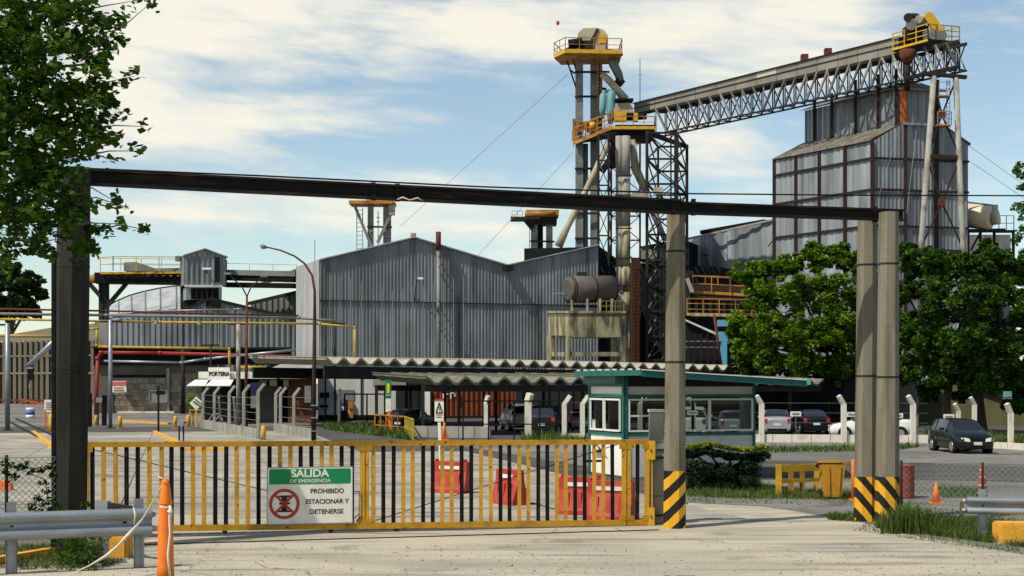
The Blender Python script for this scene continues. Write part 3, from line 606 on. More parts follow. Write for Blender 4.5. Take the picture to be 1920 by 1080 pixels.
# ================= SILO BUILDING =================
def silo():
    C0 = P(1637, 0, 140).to_2d(); CL = P(1453, 0, 152).to_2d(); CR = P(1815, 0, 142.5).to_2d()
    u = (CL-C0).normalized(); Lu = (CL-C0).length; v = (CR-C0).normalized(); Wv = (CR-C0).length
    t = thing('silo_building', 'tall grey sheet metal silo building with rusty frames and a raised roof house', 'silo', (C0.x, C0.y, 0))
    q = lambda a, b, z: V3((*(C0+u*a*Lu+v*b*Wv), z)); U3 = V3((u.x, u.y, 0)); V3_ = V3((v.x, v.y, 0))
    nl = V3((CL.y-C0.y, -(CL.x-C0.x), 0)).normalized(); nl = -nl if nl.y > 0 else nl
    nr = V3((v.y, -v.x, 0))
    ze = Zp(264, 140); zg = [0, 6, Zp(423, 140), Zp(355, 140), Zp(296.5, 140), ze]
    fr = [0, .262, .52, .765, 1.0]
    ul = V3((u.x, u.y, 0)); sgn = 1 if Vector((u.y, -u.x)).dot(Vector((nl.x, nl.y))) > 0 else -1
    # left face panels
    for i in range(4):
        for z0, z1 in zip(zg[:-1], zg[1:]):
            a, b = fr[i]*Lu, fr[i+1]*Lu; k = 4
            for j in range(k):
                s0 = a+(b-a)*j/k; s1 = a+(b-a)*(j+1)/k
                corr_strip(C0, u, Vector((nl.x, nl.y)), s0+.01, s1-.01, lambda s: z0, lambda s: z1, (b-a)/k/1.0, .05).build('wall_sheet', MT['silo'], t)
    # front gable face
    mb0, mb1 = .30, .74; zr = Zp(232, 140.6)
    def gz(s):
        f = s/Wv
        return ze+(zr-ze)*min(1, max(0, f/mb0 if f < .5 else (1-f)/(1-mb1)))
    vb = [0, .30, .335, .62, .66, 1.0]
    nseg = 12
    for z0, z1 in zip(zg[:-1], zg[1:]):
        for j in range(nseg):
            a, b = Wv*j/nseg, Wv*(j+1)/nseg
            if z1 == ze: corr_strip(C0, v, Vector((nr.x, nr.y)), a+.01, b-.01, lambda s: z0, gz, .42, .05).build('wall_sheet', MT['silo'], t)
            else: corr_strip(C0, v, Vector((nr.x, nr.y)), a+.01, b-.01, lambda s: z0, lambda s: z1, .42, .05).build('wall_sheet', MT['silo'], t)
    # far side and rear walls
    m_ = MB(); m_.prism([q(0, 1, 0), q(0, 1, ze), q(1, 1, ze), q(1, 1, 0)], -V3_*.1); fixn(m_.build('rear_wall', MT['dark_clad'], t))
    m_ = MB(); m_.prism([q(1, 0, 0), q(1, 0, ze), q(1, mb0, zr), q(1, mb1, zr), q(1, 1, ze), q(1, 1, 0)], -U3*.1); fixn(m_.build('end_wall', MT['dark_clad'], t))
    # frames
    fm = MT['rust_frame']
    for f in fr: one('column', fm, t, 'bar', q(f, 0, 0)+nl*.12, q(f, 0, ze)+nl*.12, .30)
    for z in zg[2:5]: one('girt', fm, t, 'bar', q(0, 0, z)+nl*.16, q(1, 0, z)+nl*.16, .14, .20)
    for f in (.33, .645): one('column', fm, t, 'bar', q(0, f, 0)+nr*.14, q(0, f, gz(f*Wv))+nr*.14, .30)
    for z in zg[2:5]: one('girt', fm, t, 'bar', q(0, 0, z)+nr*.16, q(0, 1, z)+nr*.16, .14, .20)
    one('girt', fm, t, 'bar', q(0, 0, ze+.02)+nl*.16, q(1, 0, ze+.02)+nl*.16, .12, .14)
    # lower roof slopes in sheets
    k = 16
    for i in range(k):
        for (b0, b1, z0, z1) in ((0, mb0, ze, zr), (1, mb1, ze, zr)):
            a0, a1 = i/k, (i+.96)/k; m_ = MB(); o = -.03 if b0 == 0 else .03
            m_.prism([q(a0, b0+o, z0), q(a1, b0+o, z0), q(a1, b1, z1), q(a0, b1, z1)], (0, 0, .10)); fixn(m_.build('roof_sheet', MT['silo_roof'], t))
            one('roof_rib', MT['silo_roof'], t, 'bar', q(a0, b0+o, z0+.14), q(a0, b1, z1+.14), .06)
    # monitor
    zm = Zp(165, 140.5); zp_ = zm+1.15; a0, a1 = .0, .97; d0, d1 = mb0, mb1
    mc = C0+v*(mb0*Wv); nl2 = Vector((nl.x, nl.y))
    fr2 = [.045, .20, .41, .62, .83, .97]
    for i in range(5):
        a, b = fr2[i]*Lu, fr2[i+1]*Lu
        for j in range(4):
            s0 = a+(b-a)*j/4; s1 = a+(b-a)*(j+1)/4
            corr_strip(mc, u, nl2, s0+.01, s1-.01, lambda s: zr-.1, lambda s: zm, .5, .06).build('monitor_sheet', MT['silo'], t)
    mc2 = C0+u*(.04*Lu)
    for j in range(6):
        s0 = mb0*Wv+(mb1-mb0)*Wv*j/6; s1 = s0+(mb1-mb0)*Wv/6
        def zt2(s): f = (s/Wv-mb0)/(mb1-mb0); return zm+(zp_-zm)*(1-abs(f-.5)*2)*.0
        corr_strip(mc2, v, Vector((nr.x, nr.y)), s0+.01, s1-.01, lambda s: zr, lambda s: zm, .5, .05).build('monitor_sheet', MT['silo'], t)
    m_ = MB(); m_.prism([q(.04, mb1, zr-.2), q(.04, mb1, zm), q(.97, mb1, zm), q(.97, mb1, zr-.2)], -V3_*.1); fixn(m_.build('monitor_wall', MT['dark_clad'], t))
    # hipped monitor roof
    mid = (mb0+mb1)/2
    for k_, (A_, B_, C_, D_) in enumerate(((q(.02, mb0-.03, zm), q(.99, mb0-.03, zm), q(.94, mid, zp_), q(.10, mid, zp_)), (q(.02, mb1+.03, zm), q(.99, mb1+.03, zm), q(.94, mid, zp_), q(.10, mid, zp_)))):
        kk = 10
        for i in range(kk):
            f0, f1 = i/kk, (i+.97)/kk; m_ = MB(); m_.prism([A_.lerp(B_, f0), A_.lerp(B_, f1), D_.lerp(C_, f1), D_.lerp(C_, f0)], (0, 0, .08)); fixn(m_.build('roof_sheet', MT['silo_roof'], t))
    m_ = MB(); m_.prism([q(.02, mb0-.03, zm), q(.02, mb1+.03, zm), q(.10, mid, zp_)], (0, 0, .08)); fixn(m_.build('roof_hip', MT['silo_roof'], t))
    one('eave_trim', MT['grey_paint'], t, 'bar', q(.0, mb0-.03, zm), q(.0, mb1+.03, zm), .12, .2)
    one('eave_trim', MT['gal'], t, 'bar', q(-.01, mb0, zr)+nr*.1, q(-.01, mb1, zr)+nr*.1, .3, .25)
    # orange sheet at the monitor corner
    m_ = MB(); p = q(.03, mb0+.01, 0); m_.prism([V3((*(p+nr*.12).to_2d(), zr)), V3((*(p+nr*.12+V3_*.62).to_2d(), zr)), V3((*(p+nr*.12+V3_*.62).to_2d(), zm-.05)), V3((*(p+nr*.12).to_2d(), zm-.05))], nr*.06); fixn(m_.build('corner_sheet', MT['orange_panel'], t))
    # rusty posts in front of the monitor carry the conveyor
    for f, yt in zip([.03, .20, .42, .66, .84], (130, 140, 150, 175, 185)):
        p = q(f, mb0, 0)+nl*.35; d_ = p.y
        one('conveyor_post', MT['rust_frame'], t, 'bar', V3((p.x, p.y, zr-.6)), V3((p.x, p.y, Zp(yt, d_))), .26)
    # stay wires down the front
    m_ = MB(); m_.bar(P(1686, 240, 138.5), P(1640, 395, 137), .03); m_.bar(P(1718, 245, 138.5), P(1700, 400, 137), .025); m_.build('stay_wire', MT['gal'], t)
silo()

# ================= CONVEYOR =================
cv = Wall(1200, 163, 1795, 134.5)
cv_top = pf([(1185, 195), (1430, 131), (1560, 99), (1690, 68), (1800, 42)])
cv_bot = pf([(1185, 214), (1430, 158), (1560, 128), (1690, 98), (1800, 74)])
ch_bot = pf([(1185, 262), (1267, 243), (1512, 187), (1795, 128)])
def conveyor():
    t = thing('conveyor_bridge', 'long inclined grey conveyor on a lattice truss rising to the silo building', 'conveyor', cv.p(1500, 150))
    def q(px, f, off=0): return cv.p(px, f(px), off)
    xs = [1190+i*38.0 for i in range(13)]+[1685]; mid = lambda x: (cv_top(x)*.52+cv_bot(x)*.48)
    for i, (a, b) in enumerate(zip(xs[:-1], xs[1:])):
        for k, (f0, f1) in enumerate(((cv_top, mid), (mid, cv_bot))):
            m_ = MB(); g = .35; m_.prism([cv.p(a+g, f0(a)+.4), cv.p(b-g, f0(b)+.4), cv.p(b-g, f1(b)-.4), cv.p(a+g, f1(a)-.4)], V3((-cv.n().x, -cv.n().y, 0))*(1.5))
            fixn(m_.build('cover_panel', MT['conveyor_pale'] if (k == 0 and i == 6) else MT['conveyor'], t))
    m_ = MB(); m_.prism([q(1188, cv_top, -.1), q(1690, cv_top, -.1), q(1690, cv_bot, -.1), q(1188, cv_bot, -.1)], V3((-cv.n().x, -cv.n().y, 0))*1.3); fixn(m_.build('inner_casing', MT['dark_steel'], t))
    one('roof_edge', MT['dark_steel'], t, 'bar', q(1188, cv_top, .08), q(1690, cv_top, .08), .16, .10)
    one('seam_strip', MT['dark_steel'], t, 'bar', q(1188, mid, .05), q(1690, mid, .05), .06, .08)
    for px in (1502, 1546): one('vent_cap', MT['rust'], t, 'box', q(px, cv_top, -.6)+V3((0, 0, .35)), (.7, .7, .7))
    for side, off in (('front', 0), ('rear', -1.6)):
        one('bottom_chord', MT['dark_steel'], t, 'bar', q(1225, ch_bot, off), q(1797, ch_bot, off), .16)
        one('top_chord', MT['dark_steel'], t, 'bar', q(1225, cv_bot, off)-V3((0, 0, .12)), q(1797, cv_bot, off)-V3((0, 0, .12)), .16, .3)
        n_ = 28; px = [1230+i*(1795-1230)/n_ for i in range(n_+1)]
        for i in range(n_):
            a, b = px[i], px[i+1]; mt = MT['truss']
            up = i < 10 or i > 20
            one('truss_diagonal', mt, t, 'bar', q(a, cv_bot if up else ch_bot, off), q(b, ch_bot if up else cv_bot, off), .19 if off == 0 else .1)
            one('truss_upright', MT['dark_steel'] if i % 2 else mt, t, 'bar', q(a, cv_bot, off), q(a, ch_bot, off), .12)
            if off: one('counter_brace', MT['dark_steel'], t, 'bar', q(b, cv_bot if up else ch_bot, off), q(a, ch_bot if up else cv_bot, off), .1)
    for i in range(0, 29):
        px_ = 1230+i*(1795-1230)/28; one('cross_tie', MT['dark_steel'], t, 'bar', q(px_, ch_bot, 0), q(px_, ch_bot, -1.6), .1)
        if i < 28: one('wind_brace', MT['dark_steel'], t, 'bar', q(px_, ch_bot, 0 if i % 2 else -1.6), q(px_+20, ch_bot, -1.6 if i % 2 else 0), .07)
    one('dark_soffit', MT['dark_steel'], t, 'bar', q(1225, cv_bot, -.8)-V3((0, 0, .25)), q(1690, cv_bot, -.8)-V3((0, 0, .25)), 1.4, .1)
    # lower end seen under the head: legs of small steel
conveyor()
def conveyor_head():
    d = 134.5; t = thing('conveyor_drive', 'yellow railed drive platform with motors at the top end of the conveyor', 'conveyor drive', P(1740, 90, d))
    # deck follows the belt then goes level; back edge further right
    a, b, c = P(1674, 93, 139), P(1740, 75, 136), P(1799, 80, 139.5); e = P(1738, 92, 144)
    m_ = MB(); m_.prism([a, b, c, e], (0, 0, -.22)); fixn(m_.build('deck', MT['dark_steel'], t))
    one('deck_edge', MT['yellow2'], t, 'bar', a, b, .12, .22)
    one('deck_edge', MT['dark_steel'], t, 'bar', b, c, .12, .22)
    rail3(t, [a, b, c], 1.55, MT['yellow2'], 1.3, .09, (.35, .68)); rail3(t, [c, e], 1.5, MT['yellow2'], 1.5, .07)
    one('drive_box', MT['grey_paint'], t, 'box', P(1750, 69, 137.5), (2.0, 1.4, .9))
    one('drive_box', MT['dark_steel'], t, 'box', P(1716, 66, 138.3), (2.2, 1.2, 1.5))
    m_ = MB(); m_.tube([P(1702, 33, 137.2), P(1718, 33, 139.2)], .42, 12); m_.build('motor', MT['dark_steel'], t)
    m_ = MB(); m_.tube([P(1708, 46, 137.2), P(1727, 44, 139.2)], .55, 12); m_.build('gearbox', MT['grey_paint'], t)
    m_ = MB(); m_.tube([P(1722, 36, 137.2), P(1738, 34, 138.2)], .40, 12); m_.build('motor', MT['beige'], t)
    one('motor_base', MT['dark_steel'], t, 'box', P(1716, 52, 138), (1.9, 1.0, .28))
    # belt guard: a thick slanting capsule
    g0, g1 = P(1743, 31, 137), P(1767, 66, 137); ax = (g1-g0).normalized(); pr = V3((ax.z, 0, -ax.x)); pts = []
    for cc, s in ((g0, -1), (g1, 1)):
        for k in range(7): th = math.pi*k/6-math.pi/2; pts.append(cc+ax*s*math.cos(th)*.45+pr*s*math.sin(th)*.45*1)
    m_ = MB(); m_.prism(pts, (0, .35, 0)); fixn(m_.build('belt_guard', MT['yellow2'], t))
    m_ = MB(); m_.tube([P(1701, 94, 137.5), P(1701, 108, 137.5), P(1701, 120, 137.5)], [.75, .7, .35], 10); m_.build('hopper', MT['rust'], t)
    m_ = MB(); m_.tube([P(1701, 120, 137.5), P(1701, 170, 138.5)], .3, 8); m_.build('spout', MT['dark_steel'], t)
    # hanging end frame
    for s in (((1770, 82), (1770, 130)), ((1799, 80), (1799, 132)), ((1770, 85), (1795, 127)), ((1799, 85), (1772, 125)), ((1795, 80), (1795, 120))): one('end_brace', MT['dark_steel'], t, 'bar', P(*s[0], 136.5), P(*s[1], 136.5), .14)
    one('end_beam', MT['dark_steel'], t, 'bar', P(1700, 146, 134.5), P(1800, 124, 134.5), .3)
conveyor_head()
def aframe():
    d = 133.6; t = thing('support_tower', 'tall peeling white leg frame holding up the top end of the conveyor', 'steel tower', V3((P(1765, 0, d).x, d, 0)))
    L0, L1 = (1751, 143), (1727, 462); R0, R1 = (1792, 146), (1805, 450)
    def ext(a, b, y): f = (y-a[1])/(b[1]-a[1]); return P(a[0]+(b[0]-a[0])*f, y, d)
    yb = HY+F*EYE/d
    for a, b in ((L0, L1), (R0, R1)): m_ = MB(); m_.tube([ext(a, b, a[1]), ext(a, b, yb)], .27, 10); m_.build('leg', MT['white_steel'], t)
    one('head_beam', MT['dark_steel'], t, 'bar', P(1728, 137, d), P(1812, 145, d), .5, .3)
    one('tie_beam', MT['rust_frame'], t, 'bar', ext(L0, L1, 293), ext(R0, R1, 296), .4)
    one('tie_beam', MT['rust_frame'], t, 'bar', ext(L0, L1, 470), ext(R0, R1, 473), .4)
    for y0, y1, yc in ((150, 290, 215), (300, 465, 380)):
        c = P(1766, yc, d); one('gusset', MT['rust'], t, 'box', c, (.6, .5, .7))
        for s in (ext(L0, L1, y0), ext(R0, R1, y0), ext(L0, L1, y1), ext(R0, R1, y1)): one('diagonal', MT['rust_frame'], t, 'bar', s, c, .14)
    # black rear post behind left leg
    one('rear_post', MT['black'], t, 'bar', P(1757, 150, 136), P(1754, yb, 136), .35)
    # small resting platforms
    for y, w in ((181, 10), (236, 13)):
        c = P(1768, y, d); a, b, e, g = [c+V3((sx*w*.05, sy*.5, 0)) for sx, sy in ((-1, -1), (1, -1), (1, 1), (-1, 1))]
        one('landing', MT['orange_steel'], t, 'box', c, (w*.1, 1.0, .12)); rail3(t, [a, b, e], 1.25, MT['white_steel'], .9, .05)
    for x in (1775, 1781): one('ladder_rail', MT['white_steel'], t, 'bar', P(x, 150, d+.3), P(x, 240, d+.3), .05)
    for y in range(152, 240, 7): one('ladder_rung', MT['white_steel'], t, 'bar', P(1775, y, d+.3), P(1781, y, d+.3), .04)
aframe()
def cream_tank():
    d = 150; t = thing('cream_tank', 'horizontal cream tank on dark steelwork at the right of the silo building', 'tank', P(1845, 410, d))
    a, b = P(1800, 404, d+1), P(1858, 408, d-1); m_ = MB(); m_.tube([a-(b-a)*.01, a, b, b+(b-a)*.06], [.5, 1.25, 1.25, .9], 24); m_.build('shell', MT['cream_tank'], t)
    m_ = MB(); m_.tube([P(1858, 408, d-1.1), P(1872, 405, d-1.5)], [.8, .9], 14); m_.build('manhole', MT['beige'], t)
    one('valve_plate', MT['beige'], t, 'box', P(1866, 400, d-1.5), (.5, .3, 1.8))
    one('pipe', MT['grey_paint'], t, 'bar', P(1812, 379, d-1), P(1870, 386, d-1), .16)
    one('support_deck', MT['dark_steel'], t, 'bar', P(1805, 433, d), P(1880, 432, d), 1.8, .25)
    for x in (1815, 1838, 1864, 1900): one('support_leg', MT['dark_steel'], t, 'bar', P(x, 433, d), V3((P(x, 0, d).x, d, 0)), .25)
    one('brace', MT['dark_steel'], t, 'bar', P(1820, 470, d-.5), P(1838, 436, d-.5), .18)
    one('service_deck', MT['dark_steel'], t, 'box', P(1886, 434, d), (1.7, 1.6, .15))
    rail3(t, [P(1873, 433, d-.8), P(1901, 433, d-.8), P(1901, 433, d+1)], 1.6, MT['grey_paint'], .8, .07)
    m_ = MB(); m_.prism([P(1815, 440, d+4), P(1895, 440, d+4), V3((P(1895, 0, d+4).x, d+4, 0)), V3((P(1815, 0, d+4).x, d+4, 0))], (0, 3, 0)); fixn(m_.build('backing_wall', MT['corr'], t))
cream_tank()
def BZ(v, z): return V3((v.x, v.y, z))
def up_(h): return V3((0, 0, h))
# ================= ELEVATOR TOWERS =================
def railbox(t, pts, h, mt, step, w, mids=(.5,)):
    rail3(t, pts, h, mt, step, w, mids)
def tower_main():
    d = 163; k = d/F
    t = thing('elevator_tower', 'tallest bucket elevator with yellow railed head platform and teal cyclones', 'grain elevator', (P(1103, 0, d).x, d, 0))
    def leg(x0, x1, y0, y1, mt, nm, dd=0, segn=1):
        ys = [y0+(y1-y0)*i/segn for i in range(segn+1)]
        for a, b in zip(ys[:-1], ys[1:]): pa, pb = P((x0+x1)/2, a+.3, d+dd), P((x0+x1)/2, b-.3, d+dd); one(nm, mt, t, 'box', (pa+pb)/2, ((x1-x0)*k, .9, (pa-pb).length))
    yb = HY+F*EYE/d
    leg(1079, 1093, 108, yb, MT['grey_paint'], 'elevator_leg', 0, 9)
    leg(1107, 1122, 108, yb, MT['grey_paint'], 'elevator_leg', .6, 9)
    leg(1120, 1129, 108, 262, MT['rust'], 'rear_leg', 1.2, 3)
    m_ = MB(); m_.tube([P(1098, 270, d+.5), P(1098, yb, d+.5)], .30, 10); m_.build('blue_pipe', MT['teal'], t)
    for y in (135, 181, 232, 316, 400, 447): one('leg_tie', MT['dark_steel'], t, 'bar', P(1078, y, d-.6), P(1124, y, d-.3), .22)
    for a, b in (((1062, 110), (1081, 167)), ((1074, 110), (1092, 172)), ((1078, 138), (1070, 132))): one('knee_brace', MT['dark_steel'], t, 'bar', P(*a, d-.3), P(*b, d-.3), .17)
    # head platform (seen from below)
    a, b, c, e, f = P(1038, 105, d-1), P(1061, 97, d-3.2), P(1076, 99, d-3.4), P(1168, 105, d-2.2), P(1166, 97, d+3.0)
    g = P(1066, 91, d+3)
    m_ = MB(); m_.prism([a, b+V3((0, 0, -.25)), e, f, g], (0, 0, .18)); m_.build('head_deck', MT['dark_steel'], t)
    z0 = Zp(104, d-2)
    cs = [V3((P(1039, 0, d-1.5).x, d-1.5, z0)), V3((P(1060, 0, d-4).x, d-4, z0)), V3((P(1166, 0, d-3.5).x, d-3.5, z0)), V3((P(1160, 0, d+1.5).x, d+1.5, z0)), V3((P(1052, 0, d+2).x, d+2, z0))]
    m_ = MB(); m_.prism(cs, (0, 0, -.2)); fixn(m_.build('platform', MT['orange_steel'], t))
    for p, q in zip(cs[:3], cs[1:4]): one('toe_board', MT['yellow2'], t, 'bar', p+V3((0, 0, .05)), q+V3((0, 0, .05)), .1, .42)
    rail3(t, [p+V3((0, 0, .1)) for p in cs]+[cs[0]+V3((0, 0, .1))], 1.45, MT['orange_steel'], 1.6, .075, (.5,))
    # head casing
    x0, x1 = 1084, 1140; pr = [(1084, 92), (1084, 62), (1093, 53), (1120, 52), (1132, 56), (1140, 66), (1140, 92)]
    m_ = MB(); m_.prism([P(x, y, d-.9) for x, y in pr], (0, 1.6, 0)); fixn(m_.build('head_casing', MT['beige'], t))
    one('casing_flange', MT['dark_steel'], t, 'bar', P(1121, 54, d-1), P(1108, 80, d-1), .12, .3)
    one('guard_box', MT['yellow2'], t, 'box', P(1130, 74, d-1.4), (.75, .8, 1.0))
    m_ = MB(); m_.tube([P(1066, 83, d-1.6), P(1092, 80, d-1.6)], .55, 10); m_.build('motor', MT['black'], t)
    one('gearbox', MT['dark_steel'], t, 'box', P(1103, 88, d-1.3), (1.3, 1.2, 1.2)); one('bearing', MT['beige'], t, 'box', P(1125, 92, d-1.3), (1.2, 1.1, .9))
    for x in (1121, 1127): one('ladder_rail', MT['orange_steel'], t, 'bar', P(x, 108, d-1), P(x, 262, d-1), .1)
    for y in range(112, 262, 6): one('ladder_rung', MT['orange_steel'], t, 'bar', P(1121, y, d-1), P(1127, y, d-1), .06)
    for y in (128, 168, 208): 
        m_ = MB(); m_.tube([P(1121, y, d-1), P(1119, y, d-1.6), P(1124, y, d-2), P(1129, y, d-1.6), P(1127, y, d-1)], .04, 4); m_.build('ladder_hoop', MT['orange_steel'], t)
    # discharge chutes
    m_ = MB(); m_.tube([P(1147, 106, d-.6), P(1150, 120, d-.6), P(1160, 140, d-.6), P(1163, 152, d-.6)], [.55, .55, .5, .45], 8); m_.build('chute', MT['grey_paint'], t)
    m_ = MB(); m_.tube([P(1156, 148, d-.6), P(1168, 158, d-.6)], .45, 8); m_.build('chute_elbow', MT['rust_frame'], t)
    m_ = MB(); m_.tube([P(1128, 138, d-1.2), P(1143, 152, d-1.2), P(1157, 168, d-1.2), P(1172, 187, d-1.2)], [.38, .42, .42, .55], 8); m_.build('chute', MT['beige'], t)
    m_ = MB(); m_.bar(P(1126, 134, d-.8), P(1143, 135, d-.8), .2); m_.bar(P(1128, 166, d-.8), P(1137, 167, d-.8), .25); m_.build('side_bracket', MT['dark_steel'], t)
    # cyclones
    for x, y0, y1, r in ((1131, 176, 222, .42), (1146.5, 172, 232, .50)):
        m_ = MB(); m_.tube([P(x, y0-2, d-2), P(x, y0+3, d-2), P(x-1, y0+.6*(y1-y0), d-2), P(x-2, y1, d-2)], [r*.55, r, r, r*.55], 12); m_.build('cyclone', MT['teal'], t)
    m_ = MB(); m_.tube([P(1131, 176, d-2), P(1138, 171, d-2), P(1147, 171, d-2), P(1153, 176, d-2)], .2, 8); m_.build('cyclone_duct', MT['teal'], t)
    # second head feeding the conveyor
    pr = [(1151, 222), (1151, 204), (1157, 194), (1180, 192), (1187, 203), (1190, 222)]
    m_ = MB(); m_.prism([P(x, y, d-2.5) for x, y in pr], (0, 1.6, 0)); fixn(m_.build('boot_casing', MT['beige'], t))
    one('casing_lid', MT['black'], t, 'box', P(1170, 189, d-2), (2.0, 1.8, .25)); 
    one('guard_box', MT['yellow2'], t, 'box', P(1163, 218, d-3.6), (1.35, .6, 1.1)); one('guard_box', MT['yellow2'], t, 'box', P(1192, 220, d-3.6), (.45, .6, .9))
    m_ = MB(); m_.tube([P(1175, 218, d-3.3), P(1187, 218, d-3.3)], .42, 10); m_.build('motor', MT['black'], t)
    m_ = MB(); m_.tube([P(1196, 219, d-3.3), P(1212, 218, d-3.3)], .36, 10); m_.build('motor', MT['black'], t)
    # broad middle platform
    z1 = Zp(241, d-5)
    A = V3((P(1147, 0, d-5.5).x, d-5.5, z1)); B = V3((P(1228, 0, d-5.5).x, d-5.5, z1)); Cc = V3((P(1226, 0, d+1).x, d+1, z1)); D = V3((P(1076, 0, d+1.5).x, d+1.5, Zp(266, d+1.5))); E_ = V3((P(1078, 0, d-2).x, d-2, Zp(268, d-2)))
    m_ = MB(); m_.prism([A, B, Cc, V3((A.x, d+1, z1))], (0, 0, -.3)); fixn(m_.build('middle_platform', MT['dark_steel'], t))
    m_ = MB(); m_.prism([E_, A, V3((A.x, d+1, z1)), D], (0, 0, -.15)); fixn(m_.build('sloped_gangway', MT['dark_steel'], t))
    one('toe_board', MT['orange_steel'], t, 'bar', E_, A, .1, .36); one('toe_board', MT['yellow2'], t, 'bar', A, B, .1, .34)
    rail3(t, [A, B, Cc], 1.25, MT['orange_steel'], 1.2, .08); rail3(t, [E_, A], 1.7, MT['orange_steel'], 1.1, .09, (.33, .66)); rail3(t, [E_+V3((0, 3, 0)), A+V3((0, 3, 0))], 2.3, MT['orange_steel'], 1.6, .09, (.33, .66))
    one('under_box', MT['black'], t, 'box', P(1187, 252, d-2.5), (4.4, 5.5, 1.2))
    for x in (1083, 1090, 1097, 1104, 1111): one('cabinet', MT['orange_steel'] if x % 2 else MT['rust'], t, 'box', P(x, 245-random.uniform(0, 12), d-.8), (random.uniform(.25, .5), .5, random.uniform(.6, 1.3)))
    m_ = MB(); m_.tube([P(1106, 238, d-1.2), P(1116, 236, d-1.2)], .5, 10); m_.build('motor', MT['yellow2'], t)
    one('side_cage', MT['orange_steel'], t, 'box', P(1076, 243, d), (.3, .6, 2.4))
    rail3(t, [P(1073, 268, d-1), P(1080, 268, d-2)], 1.3, MT['orange_steel'], .5, .06)
    # concrete twin column under the middle platform and its skew chutes
    for x, w in ((1161, .40), (1173, .52)):
        ys = [255, 330, 425, 500, 545, 590]
        for a, b in zip(ys, ys[1:]+[yb+4]):
            m_ = MB(); m_.tube([P(x, a+.4, d-9), P(x, b-.4, d-9)], w, 14); m_.build('twin_column', MT['conc_moss'] if x > 1165 and a > 400 else MT['conc_grey'], t)
    for y in (330, 366, 428, 484, 535): one('column_band', MT['dark_steel'], t, 'bar', P(1154, y, d-9.7), P(1184, y, d-9.7), .14)
    m_ = MB(); m_.tube([P(1141, 268, d-8), P(1095, 365, d-8), P(1064, 425, d-8), P(1047, 462, d-8)], [.36, .36, .38, .5], 8); m_.build('long_chute', MT['beige'], t)
    m_ = MB(); m_.tube([P(1186, 262, d-8), P(1191, 315, d-8), P(1212, 360, d-8)], [.3, .5, .42], 8); m_.build('long_chute', MT['conc_moss'], t)
    m_ = MB(); m_.tube([P(1222, 392, d-8), P(1248, 452, d-8)], [.4, .3], 8); m_.build('long_chute', MT['grey_paint'], t)
    one('deep_hopper', MT['black'], t, 'box', P(1148, 282, d-6), (1.0, 1.5, 3.8))
    m_ = MB(); m_.tube([P(1143, 300, d-6), P(1128, 322, d-6)], .4, 8); m_.build('hopper_spout', MT['black'], t)
    # mast with wind ball
    one('wind_mast', MT['white'], t, 'bar', P(1046, 75, d-2), P(1046, 48, d-2), .05)
    m_ = MB(); m_.tube([P(1043, 43, d-2), P(1045, 43, d-2), P(1047, 43, d-2), P(1049, 43, d-2)], [.12, .26, .26, .1], 8); m_.build('wind_ball', MT['sign_red'], t)
    one('antenna', MT['grey_paint'], t, 'bar', P(1200, 192, d), P(1200, 110, d), .09)
    for y in (140, 150): one('antenna_arm', MT['grey_paint'], t, 'bar', P(1197, y, d), P(1203, y, d), .05)
tower_main()
def scaffold():
    t = thing('lattice_tower', 'open dark lattice steel tower standing right of the elevator under the conveyor foot', 'steel tower', (P(1240, 0, 156).x, 156, 0))
    yb = 250
    cols = {'a': (1213, 152), 'b': (1268, 152), 'c': (1288, 161), 'd': (1234, 161)}
    zs = [Zp(y, 152) for y in (249, 298, 345, 393, 440, 487, 535, 583, 631, 675, 760)]; zs[-1] = 0
    def c(n, z): x, d = cols[n]; return V3((P(x, 0, d).x, d, z))
    for n, w in (('a', .3), ('b', .42), ('c', .3), ('d', .22)): one('leg', MT['dark_steel'], t, 'bar', c(n, 0), c(n, zs[0]), w)
    one('mid_post', MT['dark_steel'], t, 'bar', V3((P(1258, 0, 152).x, 152, 0)), V3((P(1258, 0, 152).x, 152, zs[0])), .16)
    for i, z in enumerate(zs[:-1]):
        for p, q in (('a', 'b'), ('b', 'c'), ('c', 'd'), ('d', 'a')):
            one('girt', MT['dark_steel'], t, 'bar', c(p, z), c(q, z), .2)
            if i < 9:
                z2 = zs[i+1]; one('diagonal', MT['dark_steel'] if (p == 'a') else MT['truss'], t, 'bar', c(p, z), c(q, z2), .12); one('diagonal', MT['dark_steel'], t, 'bar', c(q, z), c(p, z2), .12)
    one('top_beam', MT['dark_steel'], t, 'bar', c('a', zs[0]), c('c', zs[0]), .4)
    one('control_box', MT['white_steel'], t, 'box', P(1200, 368, 151), (1.7, 1.4, .9))
    one('floodlight', MT['beige'], t, 'box', P(1234, 358, 151), (1.0, .6, .7)); one('bracket', MT['grey_paint'], t, 'bar', P(1215, 368, 151), P(1252, 365, 151), .1)
    # second narrower frame left of the twin column
    t2 = thing('steel_tower', 'slender lattice steel frame between the elevator legs and the twin concrete column', 'steel frame', (P(1131, 0, 155).x, 155, 0))
    cols.update({'e': (1122, 153), 'f': (1141, 153), 'g': (1146, 158), 'h': (1200, 158)})
    for n, w in (('e', .26), ('f', .22), ('g', .2), ('h', .2)): one('leg', MT['dark_steel'], t2, 'bar', c(n, 0), c(n, zs[0]), w)
    for i, z in enumerate(zs[:-1]):
        for p, q in (('e', 'f'), ('g', 'h'), ('f', 'g')):
            one('girt', MT['dark_steel'], t2, 'bar', c(p, z), c(q, z), .15)
            if i < 9: one('diagonal', MT['truss'] if i % 2 else MT['dark_steel'], t2, 'bar', c(p, z), c(q, zs[i+1]), .09); one('diagonal', MT['dark_steel'], t2, 'bar', c(q, z), c(p, zs[i+1]), .09)
scaffold()
